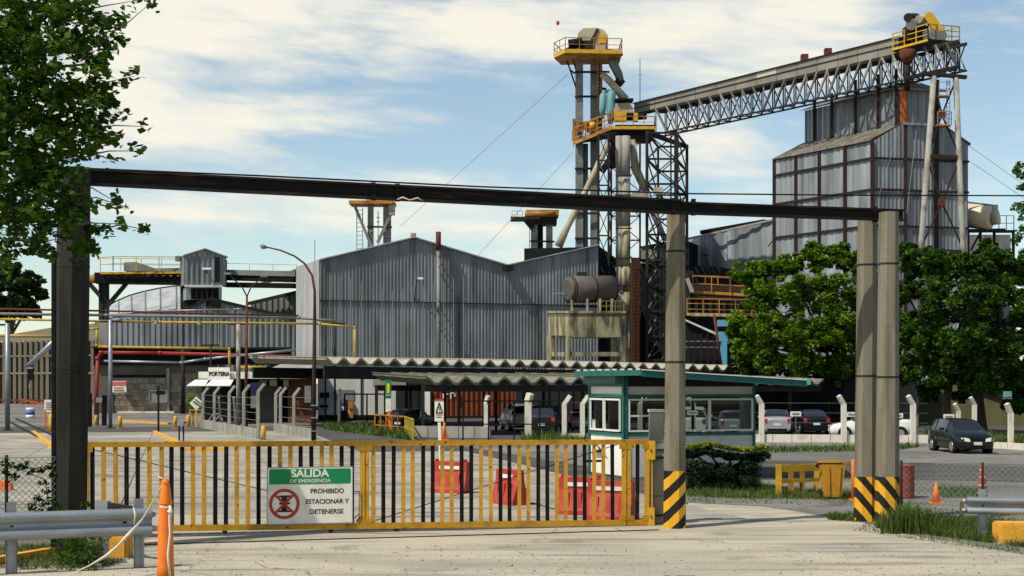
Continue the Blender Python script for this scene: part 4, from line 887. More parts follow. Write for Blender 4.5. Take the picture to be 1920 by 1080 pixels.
def cage_ladder():
    d = 151; t = thing('caged_ladder', 'rusty caged ladder shaft running down beside the twin concrete column', 'ladder', (P(1190, 0, d).x, d, 0))
    for x in (1184, 1189, 1194, 1198): one('stringer', MT['rust'], t, 'bar', P(x, 484, d), V3((P(x, 0, d).x, d, .1)), .1)
    for y in range(488, 700, 7): one('hoop', MT['rust'], t, 'bar', P(1183, y, d-.2), P(1199, y, d-.2), .07)
    m_ = MB(); m_.prism([P(1184, 484, d+.4), P(1199, 484, d+.4), V3((P(1199, 0, d+.4).x, d+.4, .1)), V3((P(1184, 0, d+.4).x, d+.4, .1))], (0, .1, 0)); fixn(m_.build('backing_sheet', MT['rust_frame'], t))
    rail3(t, [P(1180, 484, d-.3), P(1200, 484, d-.3)], .01, MT['dark_steel'], 1, .1, ())
cage_ladder()
def small_tower(name, label, d, legs, deck, rail_mt, extra):
    t = thing('elevator_tower', label, 'grain elevator', (P(deck[0], 0, d).x, d, 0), 'bucket elevators'); k = d/F
    for x0, x1, y0, mt in legs:
        p = P((x0+x1)/2, y0, d); ys = [p.z*(i/6) for i in range(7)]
        for a, b in zip(ys[:-1], ys[1:]): one('elevator_leg', MT[mt], t, 'box', (p.x, d, (a+b)/2), ((x1-x0)*k, 1.1, b-a-.06))
    x0, x1, y0, y1 = deck; c = P((x0+x1)/2, (y0+y1)/2, d); one('deck', MT['orange_steel'], t, 'box', c, ((x1-x0)*k, 4.0, (y1-y0)*k))
    extra(t, d, k); return t
def exA(t, d, k):
    for a, b in (((666, 388), (697, 463)), ((738, 390), (708, 455))): one('knee_brace', MT['grey_paint'], t, 'bar', P(*a, d-1), P(*b, d-1), .4)
    one('leg_tie', MT['dark_steel'], t, 'bar', P(688, 425, d-1), P(735, 426, d-1), .25); one('side_box', MT['beige'], t, 'box', P(735, 394, d-1), (.8, 1, 1.4))
    for x in (669, 680): one('ladder_rail', MT['white_steel'], t, 'bar', P(x, 390, d-1), P(x, 520, d-1), .12)
    for y in range(394, 520, 8): one('ladder_rung', MT['white_steel'], t, 'bar', P(669, y, d-1), P(680, y, d-1), .08)
    one('antenna', MT['grey_paint'], t, 'bar', P(709, 396, d+5), P(709, 470, d+5), .12)
    for y in (408, 416): one('antenna_arm', MT['grey_paint'], t, 'bar', P(706, y, d+5), P(712, y, d+5), .12)
    one('head_casing', MT['beige'], t, 'box', P(705, 371, d), (2.6, 1.6, 1.1))
small_tower('elevator_tower', 'distant bucket elevator with pale legs above the left slope of the warehouse roof', 200, ((690, 700, 386, 'grey_paint'), (719, 733, 386, 'grey_paint')), (657, 741, 379, 385), 'yellow2', exA)
def exB(t, d, k):
    one('outrigger_deck', MT['dark_steel'], t, 'box', P(985, 411, d-1), (55*k, 3, .3))
    rail3(t, [P(960, 410, d-2.4), P(980, 410, d-2.4)], .9, MT['grey_paint'], .7, .06)
    for a, b in (((984, 414), (997, 430)), ((990, 414), (1001, 427))): one('knee_brace', MT['dark_steel'], t, 'bar', P(*a, d-1), P(*b, d-1), .3)
    m_ = MB(); m_.tube([P(984, 402, d-2.2), P(1040, 401, d-2.2)], .35, 10); m_.build('drive_cover', MT['orange_steel'], t)
    one('under_deck', MT['dark_steel'], t, 'box', P(1021, 416, d), (45*k, 3, .8)); one('leg_tie', MT['dark_steel'], t, 'bar', P(994, 452, d-1), P(1040, 453, d-1), .2)
    one('inner_box', MT['dark_steel'], t, 'box', P(1012, 452, d+1), (.8, .8, 4))
    for x in (993, 996): one('ladder_rail', MT['grey_paint'], t, 'bar', P(x, 415, d-1), P(x, 500, d-1), .08)
small_tower('elevator_tower', 'short bucket elevator with orange deck above the right slope of the warehouse roof', 172, ((996, 1008, 414, 'white_steel'), (1024, 1036, 414, 'white_steel')), (986, 1047, 397, 407), 'orange_steel', exB)
# guy wires of the tall tower
for a, b, dd, lab in (((1064, 140), (750, 425), 190, 'thin guy wire slanting down left from the head platform of the tallest elevator'), ((1075, 285), (895, 480), 170, 'thin guy wire slanting down left from the middle platform of the tallest elevator')):
    m_ = MB(); m_.bar(P(*a, 162), P(*b, dd), .035); props(m_.build('guy_wire', MT['grey_paint']), lab, 'wire', 'guy wires')
for a, b, lab in (((1812, 270), (1925, 350), 'upper thin stay wire running right from the silo building'), ((1815, 300), (1925, 375), 'lower thin stay wire running right from the silo building')):
    m_ = MB(); m_.bar(P(*a, 142), P(*b, 150), .03); props(m_.build('guy_wire', MT['grey_paint']), lab, 'wire', 'guy wires')

# ================= BUILDINGS BEHIND THE TOWERS =================
def block(t, x0, x1, d0, d1, y0, y1, mt, nm='wall_sheet', depth=8, zlo=0, pitch=.6, width=1.2, corr=True, wdepth=.1):
    w = Wall(x0, d0, x1, d1); tp = pf([(x0, y0), (x1, y1)])
    def zt(s): p = w.A+w.u*s; px = 960+p.x*F/p.y; return Zp(tp(px), p.y)
    if corr: corr_wall(t, w.A, w.B, zlo, zt, width, pitch, wdepth, mt, nm)
    n = V3((w.n().x, w.n().y, 0)); a, b = w.A, w.B
    m_ = MB(); m_.prism([V3((*a, zlo)), V3((*b, zlo)), V3((*b, zt(w.len)-.05)), V3((*a, zt(0)-.05))], -n*depth); 
    o = fixn(m_.build('body' if corr else nm, mt if not corr else MT['dark_clad'], t)); o.location = o.location-(n*.15 if corr else n*0); return w
def bldg():
    t = thing('annex_building', 'long grey sheet metal annex with a lean roof between lattice tower and silo building', 'building', (P(1370, 0, 172).x, 172, 0))
    w = block(t, 1316, 1462, 174, 166, 442, 410, MT['silo'], width=1.6, pitch=1.6)
    w0 = block(t, 1284, 1315, 176, 174, 452, 443, MT['corr_light'], width=1.2, pitch=1.2)
    one('roof_edge', MT['conc_grey'], t, 'bar', P(1284, 449, 173.5), P(1450, 412, 166.5), .25, .22)
    one('ridge_vent', MT['black'], t, 'bar', P(1316, 436, 174), P(1436, 415, 168), .8, .45)
    one('lamp_arm', MT['dark_steel'], t, 'bar', P(1322, 478, 171.5), P(1332, 515, 171.5), .1); one('lamp_head', MT['dark_steel'], t, 'box', P(1323, 478, 171), (.6, .5, .15))
    one('wall_pipe', MT['dark_steel'], t, 'bar', P(1440, 462, 165.5), P(1449, 452, 165.5), .12)
    # sloping black conveyor casing up to the silo wall
    t3 = thing('dark_building', 'soot dark process building behind the lattice tower and water tank stand', 'building', (P(1200, 0, 168).x, 168, 0))
    block(t3, 1123, 1165, 152, 170, 462, 492, MT['dark_clad'], width=2)
    block(t3, 1203, 1292, 172, 170, 466, 452, MT['corr'], width=1.6, zlo=10)
    block(t3, 1165, 1350, 166, 160, 492, 500, MT['dark_clad'], width=1.8, zlo=0)
    one('roof_trim', MT['dark_steel'], t3, 'bar', P(1203, 466, 171), P(1290, 450, 169), .5, .5)
    one('roof_slab', MT['dark_steel'], t3, 'bar', P(1203, 486, 165), P(1260, 488, 164), 2, .6)
    for x, y in ((1206, 470), (1224, 474)): one('roof_pipe', MT['conc_grey'], t3, 'bar', P(x, y, 164), P(x, y+16, 164), .9)
bldg()
def walkways():
    t = thing('walkway_bridge', 'two level ochre steel walkway bridge right of the middle gantry post', 'walkway', (P(1360, 0, 140).x, 140, 0))
    d = 140
    for (x0, x1, y0, y1, dd, dh) in ((1299, 1440, 548, 556, 140, 20), (1296, 1440, 590, 592, 137, 0)):
        a, b = P(x0, y0, dd), P(x1, y1, dd-1); one('deck', MT['orange_steel'], t, 'bar', a, b, 1.6, .28)
    rail3(t, [P(1299, 545, 139), P(1440, 553, 138)], 1.45, MT['orange_steel'], 1.7, .09, (.5,))
    rail3(t, [P(1299, 548, 141), P(1440, 553, 140)], 1.65, MT['orange_steel'], 1.3, .09, (.5,))
    rail3(t, [P(1288, 590, 136), P(1440, 593, 135)], 1.55, MT['orange_steel'], 1.5, .08, (.35, .7, ))
    one('casing', MT['dark_steel'], t, 'bar', P(1299, 558, 139), P(1440, 566, 138), 1.4, .35)
    one('casing', MT['rust_frame'], t, 'bar', P(1299, 538, 141), P(1440, 545, 140), 1.0, .6)
    for x in range(1306, 1440, 13): one('bent', MT['dark_steel'], t, 'bar', P(x, 566, 138), P(x, 590, 138), .25)
    one('end_frame', MT['dark_steel'], t, 'bar', P(1289, 512, 138.5), P(1289, 585, 138.5), .5); one('end_beam', MT['dark_steel'], t, 'bar', P(1285, 512, 138.5), P(1300, 512, 138.5), .4)
    one('end_brace', MT['white_steel'], t, 'bar', P(1288, 522, 138), P(1298, 548, 138), .35)
    one('bottom_rail', MT['conc_moss'], t, 'bar', P(1288, 589, 134.5), P(1384, 592, 134.5), .2, .25)
    for x in (1345, 1420): one('bridge_leg', MT['dark_steel'], t, 'bar', P(x, 592, 137), V3((P(x, 0, 137).x, 137, 0)), .3)
    t = thing('dark_shed', 'black shed with a thin pale roof edge sloping down to the right', 'shed', (P(1310, 0, 130).x, 130, 0))
    m_ = MB(); m_.prism([P(1284, 603, 131), P(1350, 634, 131), V3((P(1350, 0, 131).x, 131, 0)), V3((P(1284, 0, 131).x, 131, 0))], (0, 8, 0)); fixn(m_.build('wall', MT['dark_clad'], t))
    m_ = MB(); m_.prism([P(1284, 601, 130.6), P(1353, 633, 130.6), P(1353, 627, 130.6), P(1330, 618, 130.6), P(1284, 598, 130.6)], (0, 8, 0)); fixn(m_.build('roof', MT['conc_white'], t))
    for y in (640, 651): one('pipe', MT['grey_paint'], t, 'bar', P(1284, y, 130.2), P(1345, y, 130.2), .09)
    for x in range(1290, 1350, 12): one('upright', MT['dark_steel'], t, 'bar', P(x, 625, 130.1), P(x, 690, 130.1), .08)
    t = thing('blue_hopper', 'faded blue steel hopper beside the rusty pole behind the trees', 'hopper', (P(1355, 0, 128).x, 128, 0))
    for y0, y1, x0, x1 in ((600, 612, 1346, 1364), (622, 640, 1348, 1364), (640, 690, 1352, 1362)): one('panel', MT['blue'], t, 'box', P((x0+x1)/2, (y0+y1)/2, 128), ((x1-x0)*.048, .8, (y1-y0)*.048))
    t = thing('thin_pole', 'thin leaning rusty pole left of the blue hopper', 'pole', (P(1353, 0, 120).x, 120, 0)); m_ = MB(); m_.tube([P(1339, 590, 120), P(1353, 690, 120)], .12, 6); m_.build('shaft', MT['rust'], t)
walkways()
def water_stand():
    w = Wall(1066, 132, 1172, 133.5); wl_ = Wall(1027, 137, 1066, 132)
    t = thing('tank_stand', 'stained yellow concrete stand with open legs carrying the old grey tank', 'tank stand', (w.A.x, w.A.y, 0))
    def slab(W_, x0, x1, y0, y1, nm, th=.3, off=0, mt='conc_moss'):
        m_ = MB(); n = V3((W_.n().x, W_.n().y, 0)); m_.prism([W_.p(x0, y0, off), W_.p(x1, y0, off), W_.p(x1, y1, off), W_.p(x0, y1, off)], -n*th); return fixn(m_.build(nm, MT[mt], t))
    for x0, x1 in ((1067, 1116), (1117, 1171)): slab(w, x0, x1, 587, 629, 'parapet_panel')
    slab(w, 1064, 1173, 583, 587, 'coping', .5, .08); slab(wl_, 1026, 1065, 583, 587, 'coping', .4, .08)
    slab(wl_, 1027, 1046, 587, 629, 'parapet_panel'); slab(wl_, 1046.3, 1065, 587, 629, 'parapet_panel')
    for W_, x0, x1 in ((w, 1063, 1070), (w, 1164, 1172), (wl_, 1027, 1034)): slab(W_, x0, x1, 629, 760, 'leg', .4, .05)
    slab(w, 1070, 1166, 660, 668, 'tie_beam', .4); slab(wl_, 1034, 1063, 660, 668, 'tie_beam', .4); slab(w, 1070, 1164, 629, 632, 'soffit_beam', 4); 
    for x in (1035, 1150): one('rear_leg', MT['conc_moss'], t, 'bar', P(x, 585, 137), V3((P(x, 0, 137).x, 137, 0)), .5)
    m_ = MB(); m_.prism([w.p(1066, 588), w.p(1171, 588), w.p(1171, 588)+V3((0, 5, 0)), wl_.p(1027, 588)], (0, 0, -.3)); fixn(m_.build('deck', MT['conc_grey'], t))
    rail3(t, [w.p(1122, 583, -.2), w.p(1171, 583, -.2)], .95, MT['yel_pipe'], .9, .05)
    t = thing('old_tank', 'old grey horizontal cylinder tank lying on top of the stained concrete stand', 'tank', P(1100, 560, 134))
    a, b = P(1067, 543, 133), P(1146, 542, 135.5); ax = (b-a).normalized()
    m_ = MB(); m_.tube([a, b], 1.28, 28); m_.build('shell', MT['tank_grey'], t)
    for f in (.02, .5, .98): m_ = MB(); p = a.lerp(b, f); m_.tube([p-ax*.06, p+ax*.06], 1.31, 28); m_.build('hoop', MT['rust_frame'], t)
    m_ = MB(); m_.tube([a-ax*.25, a-ax*.01], [.9, 1.26], 28); m_.build('end_cap', MT['tank_grey'], t)
    for x in (1072, 1101, 1125, 1147):
        for dd in (132.6, 134.9): one('cradle_leg', MT['conc_moss'] if dd < 133 else MT['dark_steel'], t, 'bar', P(x, 586, dd), P(x, 560, dd), .22)
    one('nozzle', MT['gal'], t, 'bar', P(1037, 550, 133), P(1060, 550, 133), .09); one('top_hatch', MT['dark_steel'], t, 'box', P(1092, 514, 134), (.9, .6, .35))
    one('saddle', MT['dark_steel'], t, 'box', P(1108, 574, 134), (4.2, 1.0, .25))
water_stand()

# ================= LEFT COMPLEX =================
def gallery():
    d = 150; k = d/F
    t = thing('conveyor_gallery', 'black high level conveyor gallery with yellow railings left of the warehouse', 'conveyor gallery', (P(360, 0, d).x, d, 0))
    one('girder', MT['black'], t, 'bar', P(180, 522, 149), P(344, 524, 150), 2.0, 1.1)
    one('girder', MT['black'], t, 'bar', P(420, 520, 151), P(556, 524, 149.5), 1.8, .55); one('lower_girder', MT['black'], t, 'bar', P(420, 534, 151), P(556, 536, 149.5), 1.8, .45)
    one('casing', MT['grey_paint'], t, 'bar', P(420, 511, 150.4), P(556, 514, 149), 1.0, .55)
    one('deck_edge', MT['yellow2'], t, 'bar', P(188, 512, 147.8), P(341, 511, 148.8), .1, .22)
    rail3(t, [P(188, 510, 147.8), P(212, 508, 147.2), P(341, 509, 148.8)], 1.50, MT['yellow2'], 2.2, .075, (.5,))
    rail3(t, [P(188, 507, 151), P(341, 509, 152)], 1.3, MT['yellow2'], 2.2, .06, (.5,))
    rail3(t, [P(424, 507, 150), P(556, 510, 149)], .75, MT['beige'], 2.4, .05, ())
    m_ = MB(); m_.prism([P(232, 508, 149), P(232, 492, 149), P(255, 491, 149), P(290, 503, 149), P(340, 502, 149), P(340, 509, 149)], (0, 1.2, 0)); fixn(m_.build('belt_hood', MT['grey_paint'], t))
    m_ = MB(); m_.tube([P(166, 525, 149), P(190, 520, 149), P(206, 522, 149)], [.4, .6, .5], 8); m_.build('tail_drum', MT['orange_steel'], t)
    one('walk_support', MT['dark_steel'], t, 'bar', P(166, 530, 149), P(188, 555, 149), .4); one('walk_support', MT['dark_steel'], t, 'bar', P(240, 528, 149), P(200, 575, 149), .4)
    for x, y1 in ((190, 600), (200, 600), (343, 700)): one('trestle_leg', MT['dark_steel'], t, 'bar', P(x, 528, 149.5), V3((P(x, 0, 149.5).x, 149.5, 0)), .45)
    for x in range(206, 340, 14): one('deck_bracket', MT['grey_paint'], t, 'bar', P(x, 517, 148.6), P(x+5, 517, 148.6), .1)
    # small corrugated house
    t = thing('gallery_house', 'small gabled corrugated iron house sitting astride the high gallery', 'hut', (P(383, 0, d).x, d, 0))
    w = Wall(345, 147, 424, 148.5); n = V3((w.n().x, w.n().y, 0)); tp = pf([(345, 480), (384, 468), (424, 483)])
    def zt(s): p = w.A+w.u*s; return Zp(tp(960+p.x*F/p.y), p.y)
    corr_wall(t, w.A, w.B, Zp(535, 147), zt, .55, .4, .08, MT['corr'])
    C = P(338, 0, 150).to_2d(); corr_wall(t, C, w.A, Zp(535, 147), zt(0), .6, .4, .06, MT['corr'])
    for x0, x1 in ((343, 384), (384, 427)):
        a, b = w.p(x0, tp(x0)-1, .25), w.p(x1, tp(x1)-1, .25); m_ = MB(); m_.prism([a, b, b+V3((0, 0, .1)), a+V3((0, 0, .1))], -n*4); fixn(m_.build('roof', MT['corr_light'], t))
    one('sill', MT['white'], t, 'bar', w.p(346, 536, .1), w.p(416, 536, .1), .3, .15)
    m_ = MB(); m_.prism([w.p(349, 538), w.p(416, 538), w.p(416, 562), w.p(349, 562)], -n*3); fixn(m_.build('base', MT['corr_light'], t))
    m_ = MB(); m_.prism([w.p(358, 540, .05), w.p(410, 540, .05), w.p(410, 561, .05), w.p(358, 561, .05)], -n*.3); fixn(m_.build('louvre_opening', MT['black'], t))
    for x in (368, 378, 388, 398): one('louvre_bar', MT['dark_steel'], t, 'bar', w.p(x, 541, .12), w.p(x, 561, .12), .08)
    one('lamp_head', MT['white'], t, 'box', w.p(386, 505, .8), (.9, .5, .2)); one('lamp_arm', MT['dark_steel'], t, 'bar', w.p(388, 512, .1), w.p(386, 506, .8), .1); one('switch_box', MT['grey_paint'], t, 'box', P(334, 485, 148), (.5, .5, .55))
    one('rear_body', MT['dark_clad'], t, 'box', P(384, 508, 150), (3.9, 4, 2.6))
gallery()
def left_sheds():
    # curved pale roof building
    t = thing('curved_shed', 'grain shed with a pale curved roof under the yellow railed gallery', 'shed', (P(260, 0, 152).x, 152, 0))
    xs = [200, 222, 246, 272, 300, 330, 352]; ys = [578, 566, 556, 549, 543, 539, 537]
    for i in range(6):
        a0, a1 = P(xs[i], ys[i], 160), P(xs[i+1], ys[i+1], 160); b0 = P(xs[i]+1, 598 if i else 600, 150); b1 = P(xs[i+1], 598-(i+1)*1.2, 150)
        m_ = MB(); m_.prism([b0, b1, a1-V3((.06, 0, 0)), a0], (0, 0, .1)); fixn(m_.build('roof_panel', MT['corr_light'], t))
        one('roof_rib', MT['grey_paint'], t, 'bar', b0+V3((0, 0, .15)), a0+V3((0, 0, .15)), .12)
    m_ = MB(); top = [P(x, y-1, 161) for x, y in zip(xs, ys)]
    for a, b in zip(top[:-1], top[1:]): m_.bar(a, b, .5, .35)
    m_.build('roof_edge', MT['dark_steel'], t)
    block(t, 200, 345, 149, 149, 600, 588, MT['corr'], width=1.1, pitch=.55)
    t = thing('middle_shed', 'low dark grey corrugated shed with sooty gable between the curved shed and warehouse', 'shed', (P(450, 0, 148).x, 148, 0))
    w = Wall(346, 147, 556, 150); tp = pf([(346, 582), (372, 566), (395, 562), (440, 574), (556, 600)])
    def zt(s): p = w.A+w.u*s; return Zp(tp(960+p.x*F/p.y), p.y)
    corr_wall(t, w.A, w.B, 0, zt, 1.1, .55, .10, MT['corr'])
    for a, b in ((346, 395), (395, 556)):
        p, q = w.p(a, tp(a), .2), w.p(b, tp(b), .2); m_ = MB(); m_.prism([p, q, q+V3((0, 0, .25)), p+V3((0, 0, .25))], (0, 14, 0)); fixn(m_.build('roof', MT['dark_steel'], t))
    one('louvre_hood', MT['black'], t, 'box', P(383, 570, 148.5), (3.6, 2, .7))
    # pale lean-to roof further back right
    t = thing('rear_shed', 'rear shed whose dark edged roof rises toward the warehouse corner', 'shed', (P(500, 0, 170).x, 170, 0))
    block(t, 470, 556, 165, 165, 568, 550, MT['corr'], width=1.2); one('roof_edge', MT['dark_steel'], t, 'bar', P(462, 570, 164), P(556, 548, 164), .6, .35)
    # lower brick and mortar wall under the sheds
    w = Wall(176, 138, 400, 140); t = thing('brick_building', 'sooty low building with brick infill bays behind the red pipe', 'building', (w.A.x, w.A.y, 0)); n = V3((w.n().x, w.n().y, 0))
    def panel(x0, x1, y0, y1, mt, nm, off=0, th=.4):
        m_ = MB(); m_.prism([w.p(x0, y0, off), w.p(x1, y0, off), w.p(x1, y1, off), w.p(x0, y1, off)], -n*th); return fixn(m_.build(nm, MT[mt], t))
    yb = HY+F*EYE/138
    panel(176, 400, 655, yb+1, 'mortar', 'wall', 0, 8); panel(178, 202, 600, 655, 'conc_grey', 'corner_pier', .15)
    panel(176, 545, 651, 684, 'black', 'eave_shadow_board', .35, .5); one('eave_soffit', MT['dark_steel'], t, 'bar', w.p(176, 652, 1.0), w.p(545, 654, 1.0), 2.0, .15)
    panel(213, 312, 703, 707, 'black', 'lintel', .12, .2); panel(312, 318, 690, yb, 'conc_grey', 'pier', .15, .3); panel(206, 212, 690, yb, 'mortar', 'pier', .1, .3)
    for i in range(9):
        for j in range(6): 
            x0 = 214+i*10.8+(j % 2)*4; x1 = min(x0+10.2, 311); y0 = 709+j*10.6; panel(x0, x1, y0, min(y0+10, yb), 'brick', 'infill_block', .03+random.uniform(0, .05), .2)
    for i in range(6):
        for j in range(6): x0 = 320+i*12+(j % 2)*4; panel(x0, x0+11.4, 700+j*12, min(711.3+j*12, yb), 'brick', 'infill_block', .03+random.uniform(0, .05), .2)
    one('plinth', MT['conc_white'], t, 'box', w.p(275, yb-1.5, .5), (5.5, .5, .25)); 
    # tall slatted wall at far left
    w2 = Wall(-120, 205, 182, 190); t = thing('slatted_silo_wall', 'tall tan wall of upright concrete slats at the far left edge', 'wall', (w2.A.x, w2.A.y, 0))
    zt = Zp(640, 198); n2 = V3((w2.n().x, w2.n().y, 0))
    m_ = MB(); m_.prism([V3((*w2.A, 0)), V3((*w2.B, 0)), V3((*w2.B, zt-.1)), V3((*w2.A, zt-.1))], -n2*2); fixn(m_.build('backing', MT['mortar'], t))
    for i in range(30):
        p = w2.A+w2.u*(w2.len*(i+.5)/30); one('slat', MT['slat'], t, 'box', (p.x+n2.x*.2, p.y+n2.y*.2, zt/2), (.40, .4, zt-.05*random.random()))
    for z in (Zp(700, 198), Zp(668, 198)): one('cross_band', MT['slat'], t, 'bar', BZ(w2.p(-120, 0, .35), z), BZ(w2.p(182, 0, .35), z), .14, .25)
    one('plinth', MT['rust'], t, 'bar', BZ(w2.p(-120, 0, .9), .5), BZ(w2.p(182, 0, .9), .5), .3, .25)
    m_ = MB(); m_.prism([P(-60, 640, 200), P(110, 612, 215), P(182, 606, 215), P(182, 640, 195)], (0, 3, .2)); fixn(m_.build('lean_roof', MT['slat'], t))
left_sheds()
def pipes():
    def pipe(name, label, pts, d, r, mt, flange=None, pts_d=None):
        t = thing(name, label, 'pipe', P(*pts[0], d), 'yard pipes'); P_ = [P(x, y, (pts_d[i] if pts_d else d)) for i, (x, y) in enumerate(pts)]
        for a, b in zip(P_[:-1], P_[1:]): m_ = MB(); m_.tube([a, b], r, 8); m_.build('pipe_run', MT[mt], t)
        for p in P_[1:-1]: m_ = MB(); m_.tube([p-V3((r*1.1, 0, 0)), p+V3((r*1.1, 0, 0))], r*1.25, 8); m_.build('elbow', MT[mt], t)
        for x, y in (flange or []): one('flange', MT['white_steel'], t, 'box', P(x, y, d-.1), (r*3, r*3, r*3.4))
    pipe('gas_pipe', 'long high yellow pipe that ends in a drop beside the street lamp', [(-20, 598), (300, 604), (600, 607), (665, 614), (665, 697), (659, 698)], 96, .08, 'yel_pipe', [(224, 602), (292, 604), (373, 605)])
    pipe('steam_pipe', 'rusty high pipe uppermost in the left pipe rack', [(-20, 579), (200, 583), (560, 592)], 97, .07, 'rust')
    pipe('steam_pipe', 'grey high pipe second in the left pipe rack', [(-20, 588), (200, 591), (560, 596), (632, 602)], 97, .10, 'grey_paint')
    pipe('water_pipe', 'thin pale pipe looping over the pipe rack', [(210, 590), (290, 583), (440, 580), (454, 578)], 97.5, .05, 'gal')
    pipe('gas_pipe', 'lower left yellow pipe ending against the shaded gantry post', [(-20, 629), (105, 631)], 92, .1, 'yel_pipe')
    pipe('gas_pipe', 'yellow pipe stepping down above the red pipe', [(150, 621), (166, 617), (182, 616), (182, 647), (188, 650), (430, 654), (431, 700)], 120, .11, 'yel_pipe')
    pipe('gas_pipe', 'short yellow pipe stub above the porteria roof', [(448, 689), (496, 689)], 110, .12, 'yel_pipe')
    pipe('fire_pipe', 'red fire main rising then running right under the yellow pipe', [(180, 778), (183, 672), (190, 661), (300, 662), (545, 668)], 132, .17, 'red_pipe')
    pipe('drain_pipe', 'long grey pipe sloping up right below the red pipe', [(195, 677), (340, 680), (385, 673), (445, 667), (555, 656)], 131, .12, 'gal')
    pipe('loading_spout', 'slanting grey loading spout left of the shaded gantry post', [(118, 624), (54, 686)], 80, .16, 'gal')
    one_t = thing('spout_sleeve', 'black sleeve hanging from the slanting loading spout', 'sleeve', P(57, 690, 80)); one('sleeve', MT['black'], one_t, 'box', P(57, 702, 80), (.26, .26, .65)); one('collar', MT['gal'], one_t, 'box', P(57, 690, 80), (.3, .3, .1)); one('tip', MT['white_steel'], one_t, 'bar', P(56, 713, 80), P(55, 728, 80), .05)
    def rackpost(label, x, y0, d, r, mt, cross=0):
        p = P(x, y0, d); t = thing('rack_post', label, 'post', (p.x, d, 0), 'pipe rack posts'); m_ = MB(); m_.tube([V3((p.x, d, 0)), p], r, 8); m_.build('shaft', MT[mt], t); one('cross_arm', MT['dark_steel'], t, 'bar', p-V3((.7, 0, .1)), p+V3((.7, 0, -.1)), .12)
        one('base_plate', MT['dark_steel'], t, 'box', (p.x, d, .03), (.5, .5, .05))
    rackpost('thick grey pipe rack post at the far left edge', 14, 606, 90, .15, 'gal'); rackpost('grey pipe rack post in front of the red and yellow pipes', 207, 600, 94, .13, 'gal')
    rackpost('pale pipe rack post rising behind the porteria sign', 447, 605, 97, .15, 'white_steel'); 
    rackpost('dark pipe rack post near the middle shed', 343, 655, 136, .2, 'dark_steel'); rackpost('slim dark rack post beside the warehouse corner', 610, 604, 98, .07, 'dark_steel')
    rackpost('slim dark rack post under the end of the grey pipe', 628, 604, 98, .07, 'dark_steel')
    rackpost('small dark post with pale lamp above the porteria', 395, 645, 112, .07, 'dark_steel')
pipes()

# ================= SHELTERS =================
def zigroof(label, w, x0, x1, ytop, zthick, plate_px, amp, run, mt, nm='shelter', kind='shelter', cols=(), colmt='dark_steel', drop=.35):
    t = thing('car_shelter', label, kind, (w.p(x0, 0).x, w.p(x0, 0).y, 0)); n = V3((w.n().x, w.n().y, 0))
    s0, s1 = w.s_at(x0), w.s_at(x1); k = plate_px; st = (s1-s0)/k
    def zt(s): p = w.A+w.u*s; return Zp(ytop(960+p.x*F/p.y), p.y)
    for i in range(k):
        a, b = s0+i*st, s0+(i+1)*st; m_ = MB(); pts = []
        prof = [(0, -.0), (.10, -.02), (.40, -amp), (.60, -amp), (.90, -.02), (1, -.0)]
        jit = random.uniform(-.02, .02)
        f = [V3((*(w.A+w.u*(a+(b-a)*q)), zt(a)+h+jit)) for q, h in prof]
        th = zthick
        g = [p+V3((0, 0, th)) for p in f]; bk = -n*run+V3((0, 0, .25)); vs = f+g+[p+bk for p in f]+[p+bk for p in g]
        fs = []
        for j in range(5): fs += [(j, j+1, 6+j+1, 6+j), (12+j+1, 12+j, 18+j, 18+j+1), (j+1, j, 12+j, 12+j+1), (6+j, 6+j+1, 18+j+1, 18+j)]
        fs += [(0, 6, 18, 12), (5, 17, 23, 11)]
        m_.add(vs, fs); fixn(m_.build('roof_channel', MT[mt], t))
        # crest cap, bright in the sun
        one('crest_cap', MT[mt], t, 'bar', f[0]+V3((0, 0, th+.03)), f[0]+V3((0, 0, th+.03))+bk, .09, .04)
    zb = lambda s: zt(s)-amp-.02
    pa = V3((*(w.A+w.u*s0), zb(s0)-drop/2))-n*.35; pb = V3((*(w.A+w.u*s1), zb(s1)-drop/2))-n*.35
    one('edge_beam', MT['dark_steel'], t, 'bar', pa, pb, .2, drop); one('rear_beam', MT['dark_steel'], t, 'bar', pa-n*(run-1), pb-n*(run-1), .2, drop)
    for x in cols:
        for o in (.5, run-.6): p = w.p(x, 0, -o); z = zb(w.s_at(x)); one('column', MT[colmt], t, 'bar', V3((p.x, p.y, 0)), V3((p.x, p.y, z)), .18)
    return t
w1 = Wall(610, 90, 1385, 112)
zigroof('long shelter roof of folded grey fibre cement channels in front of the warehouse', w1, 612, 1388, pf([(612, 675), (1000, 680), (1388, 689)]), .15, 29, .36, 11, 'zig', cols=(730, 915, 990, 1180, 1300), drop=.75)
w2_ = Wall(745, 78, 1560, 92)
zigroof('lower second shelter roof of dull fibre cement channels nearer the booth', w2_, 800, 1545, pf([(748, 711), (1100, 711), (1545, 714)]), .14, 23, .32, 8, 'zig_dark', cols=(800, 868, 1038, 1100, 1404, 1490), drop=.35)
